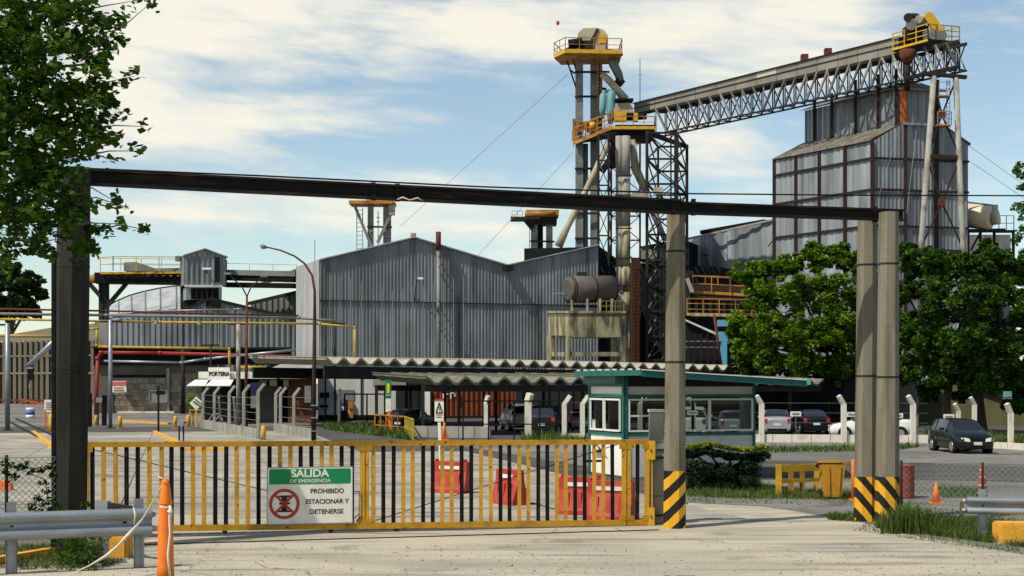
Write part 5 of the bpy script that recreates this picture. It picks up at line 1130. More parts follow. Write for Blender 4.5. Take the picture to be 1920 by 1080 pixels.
# ================= PORTERIA, WHITE WALL, CONTAINER =================
def porteria():
    d = 106; t = thing('porteria', 'gatehouse with white flat fascia and brown brick wall behind the concrete post fence', 'gatehouse', (P(480, 0, d).x, d, 0)); k = d/F
    def bx(x0, x1, y0, y1, dd, th, mt, nm):
        a, b = P(x0, y0, dd), P(x1, y1, dd); return one(nm, MT[mt], t, 'box', ((a.x+b.x)/2, dd+th/2, (a.z+b.z)/2), (abs(b.x-a.x), th, abs(a.z-b.z)))
    yb = HY+F*EYE/d
    for x0, x1 in ((372, 442), (443, 466), (467, 517), (525, 583)): bx(x0, x1, 697, 710, d-1.2, .25, 'white', 'fascia')
    bx(372, 586, 697, 700, d-.9, 7, 'conc_grey', 'roof_slab')
    bx(378, 545, 710, yb, d+3, .3, 'black', 'rear_wall')
    for x0, x1 in ((540, 583),):
        bx(x0, x1, 709, yb, d, .25, 'brick_red', 'brick_wall')
        for j in range(11):
            for i in range(4): q = x0+.5+i*10.8+(j % 2)*3; bx(q, min(q+10, x1), 711+j*7.5, 717.7+j*7.5, d-.04, .06, 'brick_red', 'brick')
    bx(478, 520, 725, yb, d+1, .2, 'mortar', 'door_bay'); bx(486, 500, 712, 724, d-.5, .2, 'grey_paint', 'meter_box'); bx(505, 519, 712, 724, d-.5, .2, 'beige', 'meter_box'); bx(531, 541, 712, 724, d-.5, .2, 'beige', 'meter_box')
    bx(470, 488, 717, 742, d-2, .15, 'navy', 'notice_board'); bx(470, 486, 742, 765, d-2, .15, 'grey_paint', 'notice_board')
    bx(571, 583, 723, 755, d-.4, .08, 'sign_white', 'notice_panel')
    # sloping white canopy roof behind
    m_ = MB(); m_.prism([P(497, 695, d+4), P(535, 679, d+4), P(590, 679, d+4), P(590, 697, d+4)], (0, 6, 0)); fixn(m_.build('rear_gable', MT['wall_white'], t))
    m_ = MB(); m_.bar(P(500, 690, d+3), P(545, 672, d+3), .2); m_.bar(P(545, 672, d+3), P(590, 682, d+3), .2); m_.build('gable_edge', MT['black'], t)
    # awning in two panels
    for x0, x1 in ((350, 385), (385.5, 432)):
        f0 = (x0-350)/82; m_ = MB(); m_.prism([P(x0, 724, d-4), P(x1, 724, d-4), P(x1+(437-x1)*0+6, 713, d-1.5), P(x0+(16-8*f0), 713, d-1.5)], (0, 0, .05)); fixn(m_.build('awning_panel', MT['white'], t))
    s = thing('porteria_sign', 'white PORTERIA sign standing on the gatehouse fascia', 'sign', P(411, 701, d-1.4)); one('board', MT['sign_white'], s, 'box', P(411, 701, d-1.4), (40*k, .06, 24*k))
    text('PORTERIA', 10.5*k, MT['ink'], s, face_M(P(411, 701.5, d-1.45), V3((1, 0, 0))), off=.02, sx=.80)
    s = thing('diamond_sign', 'white diamond sign with a dark legend left of the post fence', 'sign', P(368, 756, 96)); kk = 96/F
    m_ = MB(); m_.prism([P(368, 743, 96), P(381, 756, 96), P(368, 769, 96), P(355, 756, 96)], (0, .05, 0)); fixn(m_.build('board', MT['sign_white'], s)); one('legend', MT['grey_paint'], s, 'bar', P(362, 752, 95.95), P(374, 760, 95.95), .02, .10); one('legend', MT['green_sign'], s, 'bar', P(365, 748, 95.95), P(378, 757, 95.95), .02, .05)
    one('leg', MT['yellow2'], s, 'bar', P(368, 768, 96.1), V3((P(368, 0, 96).x, 96.1, 0)), .09)
    rail3(thing('tube_barrier', 'small yellow tube frame beneath the diamond sign', 'barrier', (P(367, 0, 97).x, 97, 0)), [BZ(P(356, 0, 97), 0), BZ(P(378, 0, 97), 0)], 1.15, MT['yellow2'], .4, .07)
    C, T = clump_cloud([P(362, 745, 99), P(367, 752, 99), P(358, 752, 99), P(362, 765, 99)], [.5, .4, .35, .3], 260)
    t = thing('lime_shrub', 'bright lime green shrub behind the white diamond sign', 'shrub', (P(362, 0, 99).x, 99, 0)); leaves('foliage', C, .12, MT['leaf_lime'], t, tone=T); one('stem', MT['bark'], t, 'bar', (P(362, 0, 99).x, 99, 0), P(362, 755, 99), .06)
    # white wall building
    d = 112; t = thing('white_building', 'dirty white walled building under the shelter left of the parked cars', 'building', (P(665, 0, d).x, d, 0)); yb = HY+F*EYE/d
    def bx(x0, x1, y0, y1, dd, th, mt, nm):
        a, b = P(x0, y0, dd), P(x1, y1, dd); return one(nm, MT[mt], t, 'box', ((a.x+b.x)/2, dd+th/2, (a.z+b.z)/2), (abs(b.x-a.x), th, abs(a.z-b.z)))
    for x0, x1 in ((596, 676), (677, 742)): bx(x0, x1, 696, yb, d, .3, 'wall_white', 'wall')
    bx(596, 742, 778, yb, d-.1, .1, 'black', 'base_band'); bx(677, 679, 700, 780, d-.1, .12, 'dark_steel', 'seam_post'); bx(600, 616, 736, 745, d-.5, .5, 'black', 'wall_unit'); bx(600, 614, 759, 764, d-.4, .4, 'black', 'wall_unit')
    bx(626, 664, 731, 750, d-.08, .08, 'grey_paint', 'shutter'); bx(652, 662, 753, 766, d-.3, .3, 'orange_steel', 'meter_box'); bx(652, 662, 773, 785, d-.3, .3, 'orange_steel', 'meter_box')
    m_ = MB(); p = P(645, 0, d-1.5); m_.tube([V3((p.x, p.y, .2)), V3((p.x, p.y, 1.5)), V3((p.x, p.y, 1.75))], [.32, .32, .12], 12); t2 = thing('navy_tank', 'navy upright gas cylinder in front of the white wall', 'cylinder', (p.x, p.y, 0)); m_.build('shell', MT['navy'], t2); one('label_band', MT['ref_white'], t2, 'box', (p.x, p.y-.33, 1.0), (.3, .03, .3)); one('stand', MT['dark_steel'], t2, 'box', (p.x, p.y, .1), (.5, .5, .2))
    t3 = thing('black_rail_fence', 'black tube fence in front of the dirty white wall', 'fence', (P(690, 0, 100).x, 100, 0))
    rail3(t3, [BZ(P(646, 0, 100), 0), BZ(P(730, 0, 100), 0)], Zp(739, 100), MT['black'], 1.4, .1, (.22,))
    m_ = MB(); m_.tube([BZ(P(636, 0, 95), 0), P(636, 735, 95), P(638, 729, 95)], .10, 8); t4 = thing('white_fence_post', 'lone white concrete post beside the navy gas cylinder', 'post', (P(636, 0, 95).x, 95, 0)); m_.build('shaft', MT['conc_white'], t4)
    # sign board high under roof
    t5 = thing('shelter_board', 'dull grey perforated board hanging under the shelter edge left of the lower roof', 'board', P(728, 718, 92)); one('board', MT['zig_dark'], t5, 'bar', P(700, 717, 92), P(762, 719, 90), .05, .35); one('edge', MT['black'], t5, 'bar', P(700, 724, 92), P(762, 726, 90), .06, .06)
    # container
    w = Wall(812, 118, 1003, 120); t = thing('rust_container', 'rust orange corrugated container standing behind the shelter columns', 'container', (w.A.x, w.A.y, 0)); zt = Zp(727, 118)
    corr_wall(t, w.A, w.B, .15, zt, .85, .42, .10, MT['container']); one('body', MT['container'], t, 'box', ((w.A.x+w.B.x)/2, 121.5, zt/2), (w.len-.2, 4, zt-.1)); 
    one('bottom_rail', MT['rust_frame'], t, 'bar', V3((*w.A, .12)), V3((*w.B, .12)), .3, .2)
    m_ = MB()
    for a, b, y0, y1 in ((829, 833, 738, 747), (833, 840, 738, 740), (843, 846, 736, 748), (846, 851, 736, 738), (851, 853, 738, 744), (859, 863, 737, 758)): m_.prism([w.p(a, y0, .16), w.p(b, y0, .16), w.p(b, y1, .16), w.p(a, y1, .16)], (0, .02, 0))
    m_.build('faded_lettering', MT['white'], t)
    one('white_door', MT['white'], t, 'box', w.p(800, 752, .2), (.5, .1, 2.4)); 
    # dark rear wall of the parking bays
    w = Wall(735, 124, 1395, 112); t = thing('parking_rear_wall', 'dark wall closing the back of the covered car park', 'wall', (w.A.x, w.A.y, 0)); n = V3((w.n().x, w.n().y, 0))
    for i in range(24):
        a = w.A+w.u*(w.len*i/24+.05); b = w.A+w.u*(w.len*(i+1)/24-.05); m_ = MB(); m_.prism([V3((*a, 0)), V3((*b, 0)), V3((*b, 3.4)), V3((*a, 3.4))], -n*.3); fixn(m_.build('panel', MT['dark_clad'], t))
porteria()
# ---- concrete bent-post fences
def bay_shade_wall():
    w = Wall(1400, 99, 1716, 95); t = thing('bay_shade_wall', 'black wall added as shade behind the parked cars right of the booth', 'wall', (w.A.x, w.A.y, 0)); n = V3((w.n().x, w.n().y, 0))  # added dark boards hide the lit ground beyond and read as shade
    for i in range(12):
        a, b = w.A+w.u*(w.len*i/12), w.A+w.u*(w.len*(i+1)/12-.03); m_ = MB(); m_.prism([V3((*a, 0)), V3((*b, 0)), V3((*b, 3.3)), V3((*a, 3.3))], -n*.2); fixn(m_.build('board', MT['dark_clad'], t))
bay_shade_wall()
def bent_post(t, x, d, h, mt, lean=0, w=.16, hook=.4, dirx=.35):
    p = P(x, 0, d); b = V3((p.x, d, 0)); k = b+V3((lean, 0, h-hook)); e = k+V3((dirx, -.1, hook)); m_ = MB(); m_.bar(b, k, w); m_.bar(k-V3((0, 0, .03)), e, w*.85); m_.build('post', MT[mt], t)
def fence_left():
    A = Wall(378, 95, 486, 76); t = thing('post_fence', 'grey concrete fence with bent post tops and low panels running toward the gate', 'fence', (A.A.x, A.A.y, 0))
    for x in (381, 402, 430, 457, 484): d = A.d(x); bent_post(t, x, d, Zp(727-(x-381)*.07, d), 'conc_grey', w=.17)
    n = V3((A.n().x, A.n().y, 0)); ks = 7
    for i in range(ks):
        a, b = A.A+A.u*(A.len*i/ks+.02), A.A+A.u*(A.len*(i+1)/ks-.02); one('base_panel', MT['conc_grey'], t, 'bar', V3((*a, .28)), V3((*b, .28)), .12, .56)
    for z in (1.0, 1.4, 1.8, 2.2): one('fence_wire', MT['grey_paint'], t, 'bar', V3((*A.A, z)), V3((*A.B, z)), .02)
    for x in (414, 442): d = A.d(x); one('prop', MT['conc_grey'], t, 'bar', P(x-4, 745, d), BZ(P(x+1, 0, d+1), 0), .12)
    B_ = Wall(515, 86, 592, 75.5); t = thing('post_fence', 'second grey post fence with low panels left of the curved street lamp', 'fence', (B_.A.x, B_.A.y, 0))
    for x in (517, 526, 551): d = B_.d(x)+(3 if x == 517 else 0); bent_post(t, x, d, Zp(726+(x-517)*.05, d), 'conc_grey', w=.17)
    for i in range(5): a, b = B_.A+B_.u*(B_.len*i/5+.02), B_.A+B_.u*(B_.len*(i+1)/5-.02); one('base_panel', MT['conc_grey'], t, 'bar', V3((*a, .28)), V3((*b, .28)), .12, .56)
    for z in (1.0, 1.6, 2.2): one('fence_wire', MT['grey_paint'], t, 'bar', V3((*B_.A, z)), V3((*B_.B, z)), .02)
fence_left()
def fence_right():
    w = Wall(1050, 74, 1740, 71.5); t = thing('car_park_fence', 'whitewashed low wall and bent concrete posts along the front of the car park', 'fence', (w.A.x, w.A.y, 0))
    xs = [1058, 1092, 1200, 1300, 1428, 1582, 1712]
    for x in xs: d = w.d(x); bent_post(t, x, d-.1, Zp(742, d), 'conc_white', w=.24, hook=.42, dirx=(-.28 if x > 1200 else .3))
    k = 16; s0, s1 = w.s_at(1415), w.len
    for (s0, s1, k) in ((w.s_at(1052), w.s_at(1106), 2), (w.s_at(1413), w.len, 9)):
        for i in range(k): a, b = w.A+w.u*(s0+(s1-s0)*i/k+.015), w.A+w.u*(s0+(s1-s0)*(i+1)/k-.015); one('base_panel', MT['conc_white'], t, 'bar', V3((*a, .2)), V3((*b, .2)), .16, .40+random.uniform(-.02, .02))
    for z in (1.0, 1.5, 2.0): one('fence_wire', MT['grey_paint'], t, 'bar', V3((*w.A, z)), V3((*w.B, z)), .012)
    w = Wall(1865, 66, 1990, 62); t = thing('far_right_fence', 'white kerb wall with one bent concrete post right of the black hatchback', 'fence', (w.A.x, w.A.y, 0)); bent_post(t, 1895, 65.5, Zp(757, 65.5), 'conc_white', w=.22, hook=.42, dirx=-.22)
    for i in range(4): a, b = w.A+w.u*(w.len*i/4), w.A+w.u*(w.len*(i+1)/4-.03); one('base_panel', MT['conc_white'], t, 'bar', V3((*a, .14)), V3((*b, .14)), .3, .28)
    for x, d, y, lab in ((1797, 82, 757, 'bent white concrete post behind the black hatchback roof, left one'), (1827, 80, 745, 'bent white concrete post against the dark tree trunk behind the black hatchback'), (913, 90, 742, 'grey upright concrete post beside the black shelter column left of the container door'), (990, 76, 738, 'stout whitewashed concrete post under the lower shelter'), (911, 77, 742, 'slim whitewashed concrete post in front of the rust container')):
        t = thing('concrete_post', lab, 'post', (P(x, 0, d).x, d, 0)); bent_post(t, x, d, Zp(y, d), 'conc_white' if x != 913 else 'conc_grey', w=.22 if x != 990 else .36, hook=.4, dirx=-.25 if x > 1000 else .12)
        one('foot', MT['conc_grey'], t, 'box', (P(x, 0, d).x, d, .1), (.4, .4, .2))
    w = Wall(775, 78, 920, 76.5); t = thing('low_wall', 'short grey concrete wall under the lower shelter in front of the container', 'wall', (w.A.x, w.A.y, 0))
    for i in range(5): a, b = w.A+w.u*(w.len*i/5+.02), w.A+w.u*(w.len*(i+1)/5-.02); one('panel', MT['conc_grey'], t, 'bar', V3((*a, .35)), V3((*b, .35)), .2, .62)
    t = thing('black_fence', 'thin black tube fence under the lower shelter', 'fence', (P(950, 0, 74).x, 74, 0)); rail3(t, [BZ(P(868, 0, 74), 0), BZ(P(1060, 0, 74), 0)], Zp(752, 74), MT['black'], 1.2, .08, (.42,))
fence_right()

# ================= BOOTH =================
def booth():
    wl_ = Wall(1105, 47.6, 1172, 45.2); wr = Wall(1172, 45.2, 1414, 46.6)
    t = thing('guard_booth', 'white and teal guard booth with big sliding windows beside the gate', 'booth', (wr.A.x, wr.A.y, 0))
    def pl(W_, x0, x1, y0, y1, mt, nm, off=0, th=.06):
        n = V3((W_.n().x, W_.n().y, 0)); m_ = MB(); m_.prism([W_.p(x0, y0, off), W_.p(x1, y0, off), W_.p(x1, y1, off), W_.p(x0, y1, off)], -n*th); return fixn(m_.build(nm, MT[mt], t))
    def fl(W_, x0, x1, z0, z1, mt, nm, off=0, th=.06):
        n = V3((W_.n().x, W_.n().y, 0)); m_ = MB(); a, b = W_.p(x0, 0, off), W_.p(x1, 0, off); m_.prism([BZ(a, z0), BZ(b, z0), BZ(b, z1), BZ(a, z1)], -n*th); return fixn(m_.build(nm, MT[mt], t))
    zt = 3.30; zw1 = Zp(748, 45.2); zw0 = Zp(810, 45.2); z1 = Zp(725, 45.2)
    for W_, x0, x1, xs, ws in ((wl_, 1105, 1172, (1107, 1133.5, 1164), 'panel'), (wr, 1172, 1414, (1178, 1252, 1330, 1411), 'panel_grey')):
        mt = 'white' if W_ is wl_ else 'panel_grey'  # long face takes a greyer white, its shade put into the colour
        xa, xb = x0+3, x1-(4 if W_ is wl_ else 3)
        fl(W_, xa, xb, .03, zw0-.12, mt, 'lower_panel', 0); fl(W_, xa, xb, zw1+.12, z1, mt, 'upper_panel', 0)
        if W_ is wr: fl(W_, xa, xb, z1, zt, 'dark_steel', 'fascia_board', 0)
        else: fl(W_, x0+1, x1-6, z1+.1, zt+.2, 'green_box', 'box_sign', .25, .3)
        if W_ is wl_: fl(W_, x0, xb+2, z1, z1+.10, 'green_frame', 'trim', .06)
        fl(W_, x0, x1, zw1+.04, zw1+.14, 'green_frame', 'trim', .04); fl(W_, x0, x1, zw0-.14, zw0-.05, 'green_frame', 'trim', .04)
        for xw0, xw1 in zip(xs[:-1], xs[1:]):
            g0 = .5; a, b = xw0+1, xw1-1
            fl(W_, a+1.2, b-1.2, zw0+.04, zw1-.04, 'clear', 'window', -.05, .012)
            m_ = MB(); n = W_.n()
            for (p0, p1, q0, q1) in ((a, b, zw1-.05, zw1), (a, b, zw0, zw0+.05)): m_.bar(BZ(W_.p(p0, 0, .02), (q0+q1)/2), BZ(W_.p(p1, 0, .02), (q0+q1)/2), .06, .06)
            for p0 in (a, b): m_.bar(BZ(W_.p(p0, 0, .02), zw0), BZ(W_.p(p0, 0, .02), zw1), .06, .06)
            m_.build('window_frame', MT['frame_white'], t)
            if xw0 > 1170: fl(W_, b-.6, b+2.6, zw0, zw1, 'green_frame', 'mullion', 0, .05)
        fl(W_, x0, x0+2.5, 0, zt, 'green_frame', 'corner_post', .05)
    fl(wl_, 1168.5, 1172, 0, zt, 'green_frame', 'corner_post', .06); fl(wr, 1172, 1176, 0, zt, 'green_frame', 'corner_post', .06); fl(wr, 1411, 1415, 0, zt, 'green_frame', 'corner_post', .06)
    one('glazing_bar', MT['frame_white'], t, 'bar', BZ(wr.p(1180, 0, .03), Zp(780, 45.2)), BZ(wr.p(1218, 0, .03), Zp(780, 45.2)), .04, .06)
    # back walls and interior
    nl, nr = V3((wl_.n().x, wl_.n().y, 0)), V3((wr.n().x, wr.n().y, 0))
    m_ = MB(); A_, B_, C_ = BZ(wl_.p(1105, 0), 0), BZ(wr.p(1172, 0), 0), BZ(wr.p(1414, 0), 0); D_ = C_+V3((0, 2.6, 0)); 
    E1 = A_+V3((.1, 1.6, 0))
    for z0, z1_ in ((0, 1.35), (2.55, zt)): m_ = MB(); m_.prism([E1+up_(z0), D_+up_(z0), D_+up_(z1_), E1+up_(z1_)], (0, -.06, 0)); fixn(m_.build('rear_wall', MT['dark_clad'], t))
    for f in (.0, .36, .68, 1): one('rear_post', MT['black'], t, 'bar', E1.lerp(D_, f), E1.lerp(D_, f)+up_(zt), .1)
    m_ = MB(); m_.prism([A_, E1, E1+up_(1.35), A_+up_(1.35)], (.05, 0, 0)); fixn(m_.build('end_wall', MT['dark_clad'], t))
    m_ = MB(); m_.prism([A_, B_, C_, D_, E1], (0, 0, .08)); fixn(m_.build('floor', MT['dark_steel'], t))
    one('ceiling', MT['dark_clad'], t, 'box', (B_+D_)/2+up_(zt-.1), (3.0, 2.2, .06))
    one('inner_counter', MT['grey_paint'], t, 'bar', BZ(wr.p(1190, 0, -.5), 1.35), BZ(wr.p(1400, 0, -.5), 1.35), .5, .06)
    m_ = MB(); m_.prism([BZ(C_, 0), BZ(D_, 0), BZ(D_, zt), BZ(C_, zt)], (-.06, 0, 0)); fixn(m_.build('side_wall', MT['panel_grey'], t))
    # roof slab with teal fascia
    r = [V3((P(1078, 0, 47.5).x, 47.5, Zp(702, 47.5))), V3((P(1204, 0, 43.4).x, 43.4, Zp(700, 43.4))), V3((P(1515, 0, 44.6).x, 44.6, Zp(719, 44.6))), V3((P(1500, 0, 49.5).x, 49.5, Zp(719, 44.6)+.05)), V3((P(1110, 0, 51).x, 51, Zp(702, 47.5)))]
    m_ = MB(); m_.prism(r, (0, 0, .10)); fixn(m_.build('roof', MT['green_frame'], t))
    one('fascia', MT['green_frame'], t, 'bar', r[0]+up_(.02), r[1]+up_(.02), .06, .17); one('fascia', MT['green_frame'], t, 'bar', r[1]+up_(.0), r[2]+up_(.0), .06, .19)
    one('fascia_cap', MT['white'], t, 'bar', r[1]+up_(.11), r[2]+up_(.11), .16, .03)
    for i in range(9): one('roof_tooth', MT['white'], t, 'box', r[0].lerp(r[1], (i+.5)/9)+up_(.13), (.12, .12, .05))
    one('end_cap', MT['teal'], t, 'box', r[2]+up_(.06), (.12, .25, .2))
    # things in the window
    s = thing('window_notice', 'small white notice stuck inside the middle booth window', 'notice', wr.p(1298, 774, -.02)); one('paper', MT['sign_white'], s, 'bar', wr.p(1288, 774, .01), wr.p(1308, 774, .01), .01, .14); one('print', MT['ink'], s, 'bar', wr.p(1291, 774, .02), wr.p(1305, 774, .02), .01, .03)
    s = thing('paper_cup', 'white box standing inside the narrow left booth window', 'box', wl_.p(1113, 796, -.02)); one('body', MT['sign_white'], s, 'box', wl_.p(1114, 796, .01), (.10, .05, .25)); one('lid', MT['white'], s, 'box', wl_.p(1114, 787.5, .01), (.12, .06, .02))
    # things by the booth base seen through the gate: meter and pipes
    s = thing('booth_socket_box', 'black cables and box fixed low on the left booth wall seen through the gate', 'box', wl_.p(1130, 838, .1)); one('box', MT['ink'], s, 'bar', wl_.p(1119, 846, .1), wl_.p(1131, 846, .1), .05, .1); one('cable', MT['ink'], s, 'bar', wl_.p(1122, 832, .1), wl_.p(1140, 852, .1), .03)
booth()

# ================= VEHICLES =================
def car(label, cat, x, y, rz, paint, st, plate=True, group=None, z=0):
    # st: list of stations along x: (x, half width, z sill, z belt, z top, top half width)
    t = thing(cat.replace(' ', '_'), label, 'car', (0, 0, 0), group); body = MB(); glass = MB(); L_ = st[-1][0]
    def ring(s):
        X, w, z0, zb, zt, wt = s; zm = (z0+zb)/2
        return [(0, z0), (w*.80, z0), (w*.96, z0+.10), (w, zm), (w*.97, zb-.06), (w*.93, zb), (wt, zt-.03 if zt > zb+.1 else zt-.01), (wt*.6, zt), (0, zt+.012)]
    rs = [ring(s) for s in st]; n = 9
    for i in range(len(st)-1):
        a, b = st[i], st[i+1]; ca, cb = a[4] > a[3]+.18, b[4] > b[3]+.18
        for sgn in (1, -1):
            for j in range(n-1):
                q = [(a[0], sgn*rs[i][j][0], rs[i][j][1]), (b[0], sgn*rs[i+1][j][0], rs[i+1][j][1]), (b[0], sgn*rs[i+1][j+1][0], rs[i+1][j+1][1]), (a[0], sgn*rs[i][j+1][0], rs[i][j+1][1])]
                if sgn > 0: q = q[::-1]
                isg = (j == 5 and (ca or cb)) or (j >= 6 and (ca != cb))
                (glass if isg else body).add(q, [(0, 1, 2, 3)], smooth=not isg)
    for e, s in ((0, rs[0]), (-1, rs[-1])):
        X = st[e][0]; loop = [(X, y_, z_) for y_, z_ in s]+[(X, -y_, z_) for y_, z_ in reversed(s[1:-1])]
        body.add(loop, [tuple(range(len(loop)))])
    o = fixn(body.build('body', MT[paint], t)); 
    import bmesh
    bm = bmesh.new(); bm.from_mesh(o.data); bmesh.ops.remove_doubles(bm, verts=bm.verts, dist=.002); bmesh.ops.recalc_face_normals(bm, faces=bm.faces); bm.to_mesh(o.data); bm.free()
    g = glass.build('windows', MT['glass2'], t); fixn(g)
    # pillars over the side glass
    cabin = [s for s in st if s[4] > s[3]+.18]
    for s in (cabin[0], cabin[len(cabin)//2], cabin[-1]):
        for sg in (1, -1): one('pillar', MT[paint], t, 'bar', (s[0], sg*s[1]*.935, s[3]), (s[0], sg*(s[5]+.008), s[4]-.03), .07, .03)
    w = max(s[1] for s in st)
    for X in (.78, L_-.72):
        for sg in (1, -1):
            m_ = MB(); m_.tube([(X, sg*(w-.22), .31), (X, sg*(w+.005), .31)], .37, 18); m_.build('wheel_arch', MT['black'], t)
            m_ = MB(); m_.tube([(X, sg*(w-.20), .305), (X, sg*(w+.025), .305)], .305, 20); wh = m_.build('wheel', MT['rubber'], t)
            m_ = MB(); m_.tube([(X, sg*(w), .305), (X, sg*(w+.035), .305)], .20, 14); m_.build('rim', MT['chrome'], wh)
    wf, wb = st[0][1], st[-1][1]; zbf, zbb = st[1][3], st[-2][3]
    for sg in (1, -1):
        m_ = MB(); m_.add([(st[0][0]+.02, sg*wf*.55, zbf-.12), (st[0][0]+.02, sg*wf*.97, zbf-.16), (st[1][0]+.16, sg*st[1][1]*.95, zbf+.02), (st[1][0]+.06, sg*wf*.62, zbf+.015)], [(0, 1, 2, 3)]); m_.prism([(-.015, sg*wf*.52, zbf-.22), (-.015, sg*wf*.93, zbf-.20), (.0, sg*wf*.96, zbf-.03), (-.0, sg*wf*.60, zbf-.08)], (.06, 0, 0)); fixn(m_.build('headlight', MT['lamp'], t))
        one('tail_lamp', MT['tail'], t, 'box', (L_-.03, sg*wb*.86, zbb-.16), (.14, wb*.24, .22))
        one('mirror', MT[paint], t, 'box', (cabin[0][0]+.12, sg*(w+.08), cabin[0][3]+.06), (.12, .18, .12))
        for X in (cabin[0][0]+.95,): one('door_seam', MT['black'], t, 'box', (X, sg*(w*.985), .62), (.012, .03, .5))
    one('front_plate', MT['plate'], t, 'box', (-.02, 0, .45), (.02, .36, .13)); one('rear_plate', MT['plate'], t, 'box', (L_+.01, 0, .62), (.02, .40, .13))
    one('grille', MT['black'], t, 'box', (.0, 0, .60), (.03, wf*.9, .10)); one('lower_intake', MT['black'], t, 'box', (.0, 0, .30), (.03, wf*1.1, .12)); one('bumper_sill', MT['black'], t, 'box', (L_-.02, 0, .30), (.06, wb*1.5, .16))
    t.location = (x, y, z); t.rotation_euler = (0, 0, rz); OFF[t.name] = Vector((x, y, z)); return t
HATCH = [(0, .62, .25, .58, .60, .45), (.18, .78, .18, .74, .78, .62), (.85, .83, .16, .90, .94, .64), (1.05, .83, .16, .93, .99, .62), (1.62, .84, .16, .96, 1.40, .60), (2.1, .84, .16, .97, 1.46, .60), (2.9, .84, .16, .98, 1.46, .60), (3.4, .83, .17, .99, 1.40, .58), (3.78, .78, .2, .97, 1.02, .60), (3.85, .72, .3, .85, .87, .55)]
SEDAN = [(0, .62, .25, .58, .60, .45), (.2, .80, .18, .74, .78, .62), (.95, .85, .16, .88, .93, .64), (1.2, .85, .16, .92, .98, .62), (1.85, .86, .16, .95, 1.38, .58), (2.5, .86, .16, .97, 1.44, .60), (3.1, .86, .16, .98, 1.42, .58), (3.75, .85, .17, 1.0, 1.06, .62), (4.25, .82, .18, 1.0, 1.05, .66), (4.42, .76, .28, .86, .88, .60)]
SUV = [(0, .66, .3, .75, .78, .5), (.2, .84, .22, .92, .97, .66), (.95, .88, .2, 1.05, 1.10, .68), (1.15, .88, .2, 1.07, 1.15, .66), (1.75, .89, .2, 1.10, 1.62, .64), (2.4, .89, .2, 1.12, 1.70, .64), (3.6, .89, .2, 1.12, 1.68, .63), (4.1, .87, .22, 1.12, 1.55, .62), (4.3, .83, .25, 1.08, 1.12, .64), (4.38, .78, .32, .95, .97, .6)]
def car_at(px, py, **k): pass
def place(label, cat, px, d, heading, paint, st, **k):
    # heading: direction the nose points, degrees from +X; the model's nose is at x=0 pointing to -X
    a = R(heading+180); c = P(px, 0, d); L_ = st[-1][0]; o = Vector((L_/2*math.cos(a), L_/2*math.sin(a)))
    return car(label, cat, c.x-o.x, d-o.y, a, paint, st, **k)
place('black hatchback parked alone in the yard facing the camera with pale headlights', 'hatchback', 1801, 62.5, -86, 'black_car', HATCH)
place('white hatchback parked side on behind the two right gantry posts', 'hatchback', 1632, 77.5, 172, 'white_car', SEDAN)
place('silver sedan seen from behind under the shelter right of the booth', 'sedan', 1454, 84, 82, 'silver_car', SEDAN)
place('black car parked with its tail to the camera beside the silver sedan', 'suv', 1519, 85, 88, 'black_car', SEDAN)
place('black hatchback with its tail to the camera behind the yellow tube railing', 'hatchback', 774, 86, 66, 'black_car', HATCH)
place('dark utility vehicle in the shade between the white post and the booth', 'suv', 1026, 84, 80, 'black_car', SUV)
place('grey car mostly hidden behind the stout whitewashed post', 'suv', 972, 90, 100, 'silver_car', SUV)
place('white van seen through the booth windows with its tail to the camera', 'van', 1300, 80, 80, 'white_car', SUV)
place('silver hatchback seen through the right hand booth window', 'hatchback', 1372, 81, 84, 'silver_car', HATCH)
place('slate blue car behind the low white wall left of the booth', 'sedan', 1086, 88, 95, 'blue_car', SEDAN)
# ================= STREET LAMPS AND SMALL THINGS =================
def lamps():
    d = 74; t = thing('street_lamp', 'tall rusty curved arm street lamp in front of the warehouse corner', 'street lamp', (P(588, 0, d).x, d, 0))
    pts = [BZ(P(588, 0, d), 0), P(589, 700, d), P(590, 600, d), P(590, 545, d), P(585, 516, d), P(571, 494, d), P(552, 480, d), P(525, 469, d), P(498, 463, d)]
    m_ = MB(); m_.tube(pts[:3], [.13, .11, .09], 10); m_.build('lower_pole', MT['rust_frame'], t); m_ = MB(); m_.tube(pts[2:], [.08, .07, .06, .055, .05, .045, .04], 8); m_.build('arm', MT['rust'], t)
    m_ = MB(); m_.tube([P(500, 464, d), P(493, 462.5, d), P(488, 460, d)], [.07, .14, .05], 8); m_.build('lamp_head', MT['grey_paint'], t)
    for y in (760, 783, 808): one('pole_band', MT['gal'], t, 'box', P(588, y, d), (.27, .27, .05))
    d = 92; t = thing('street_lamp', 'slim rusty double arm street lamp behind the gatehouse', 'street lamp', (P(463, 0, d).x, d, 0))
    m_ = MB(); m_.tube([BZ(P(461, 0, d), 0), P(463, 555, d)], [.13, .07], 8); m_.build('pole', MT['rust'], t)
    for a in (((463, 556), (455, 540), (443, 528), (430, 515)), ((463, 556), (470, 540), (480, 530), (492, 520))): m_ = MB(); m_.tube([P(x, y, d) for x, y in a], .045, 6); m_.build('arm', MT['rust_frame'], t)
    one('lamp_head', MT['white'], t, 'box', P(396, 507, d+2), (.7, .3, .14)) if False else None
    for x, y in ((427, 513), (495, 518)): one('lamp_head', MT['grey_paint'], t, 'box', P(x, y, d), (.45, .25, .12))
lamps()
def thin(name, label, cat, x, y0, d, w, mt, base=True):
    t = thing(name, label, cat, (P(x, 0, d).x, d, 0)); one('shaft', MT[mt], t, 'bar', V3((P(x, 0, d).x, d, 0)), P(x, y0, d), w)
    if base: one('base_plate', MT['dark_steel'], t, 'box', (P(x, 0, d).x, d, .02), (w*3, w*3, .04))
    return t
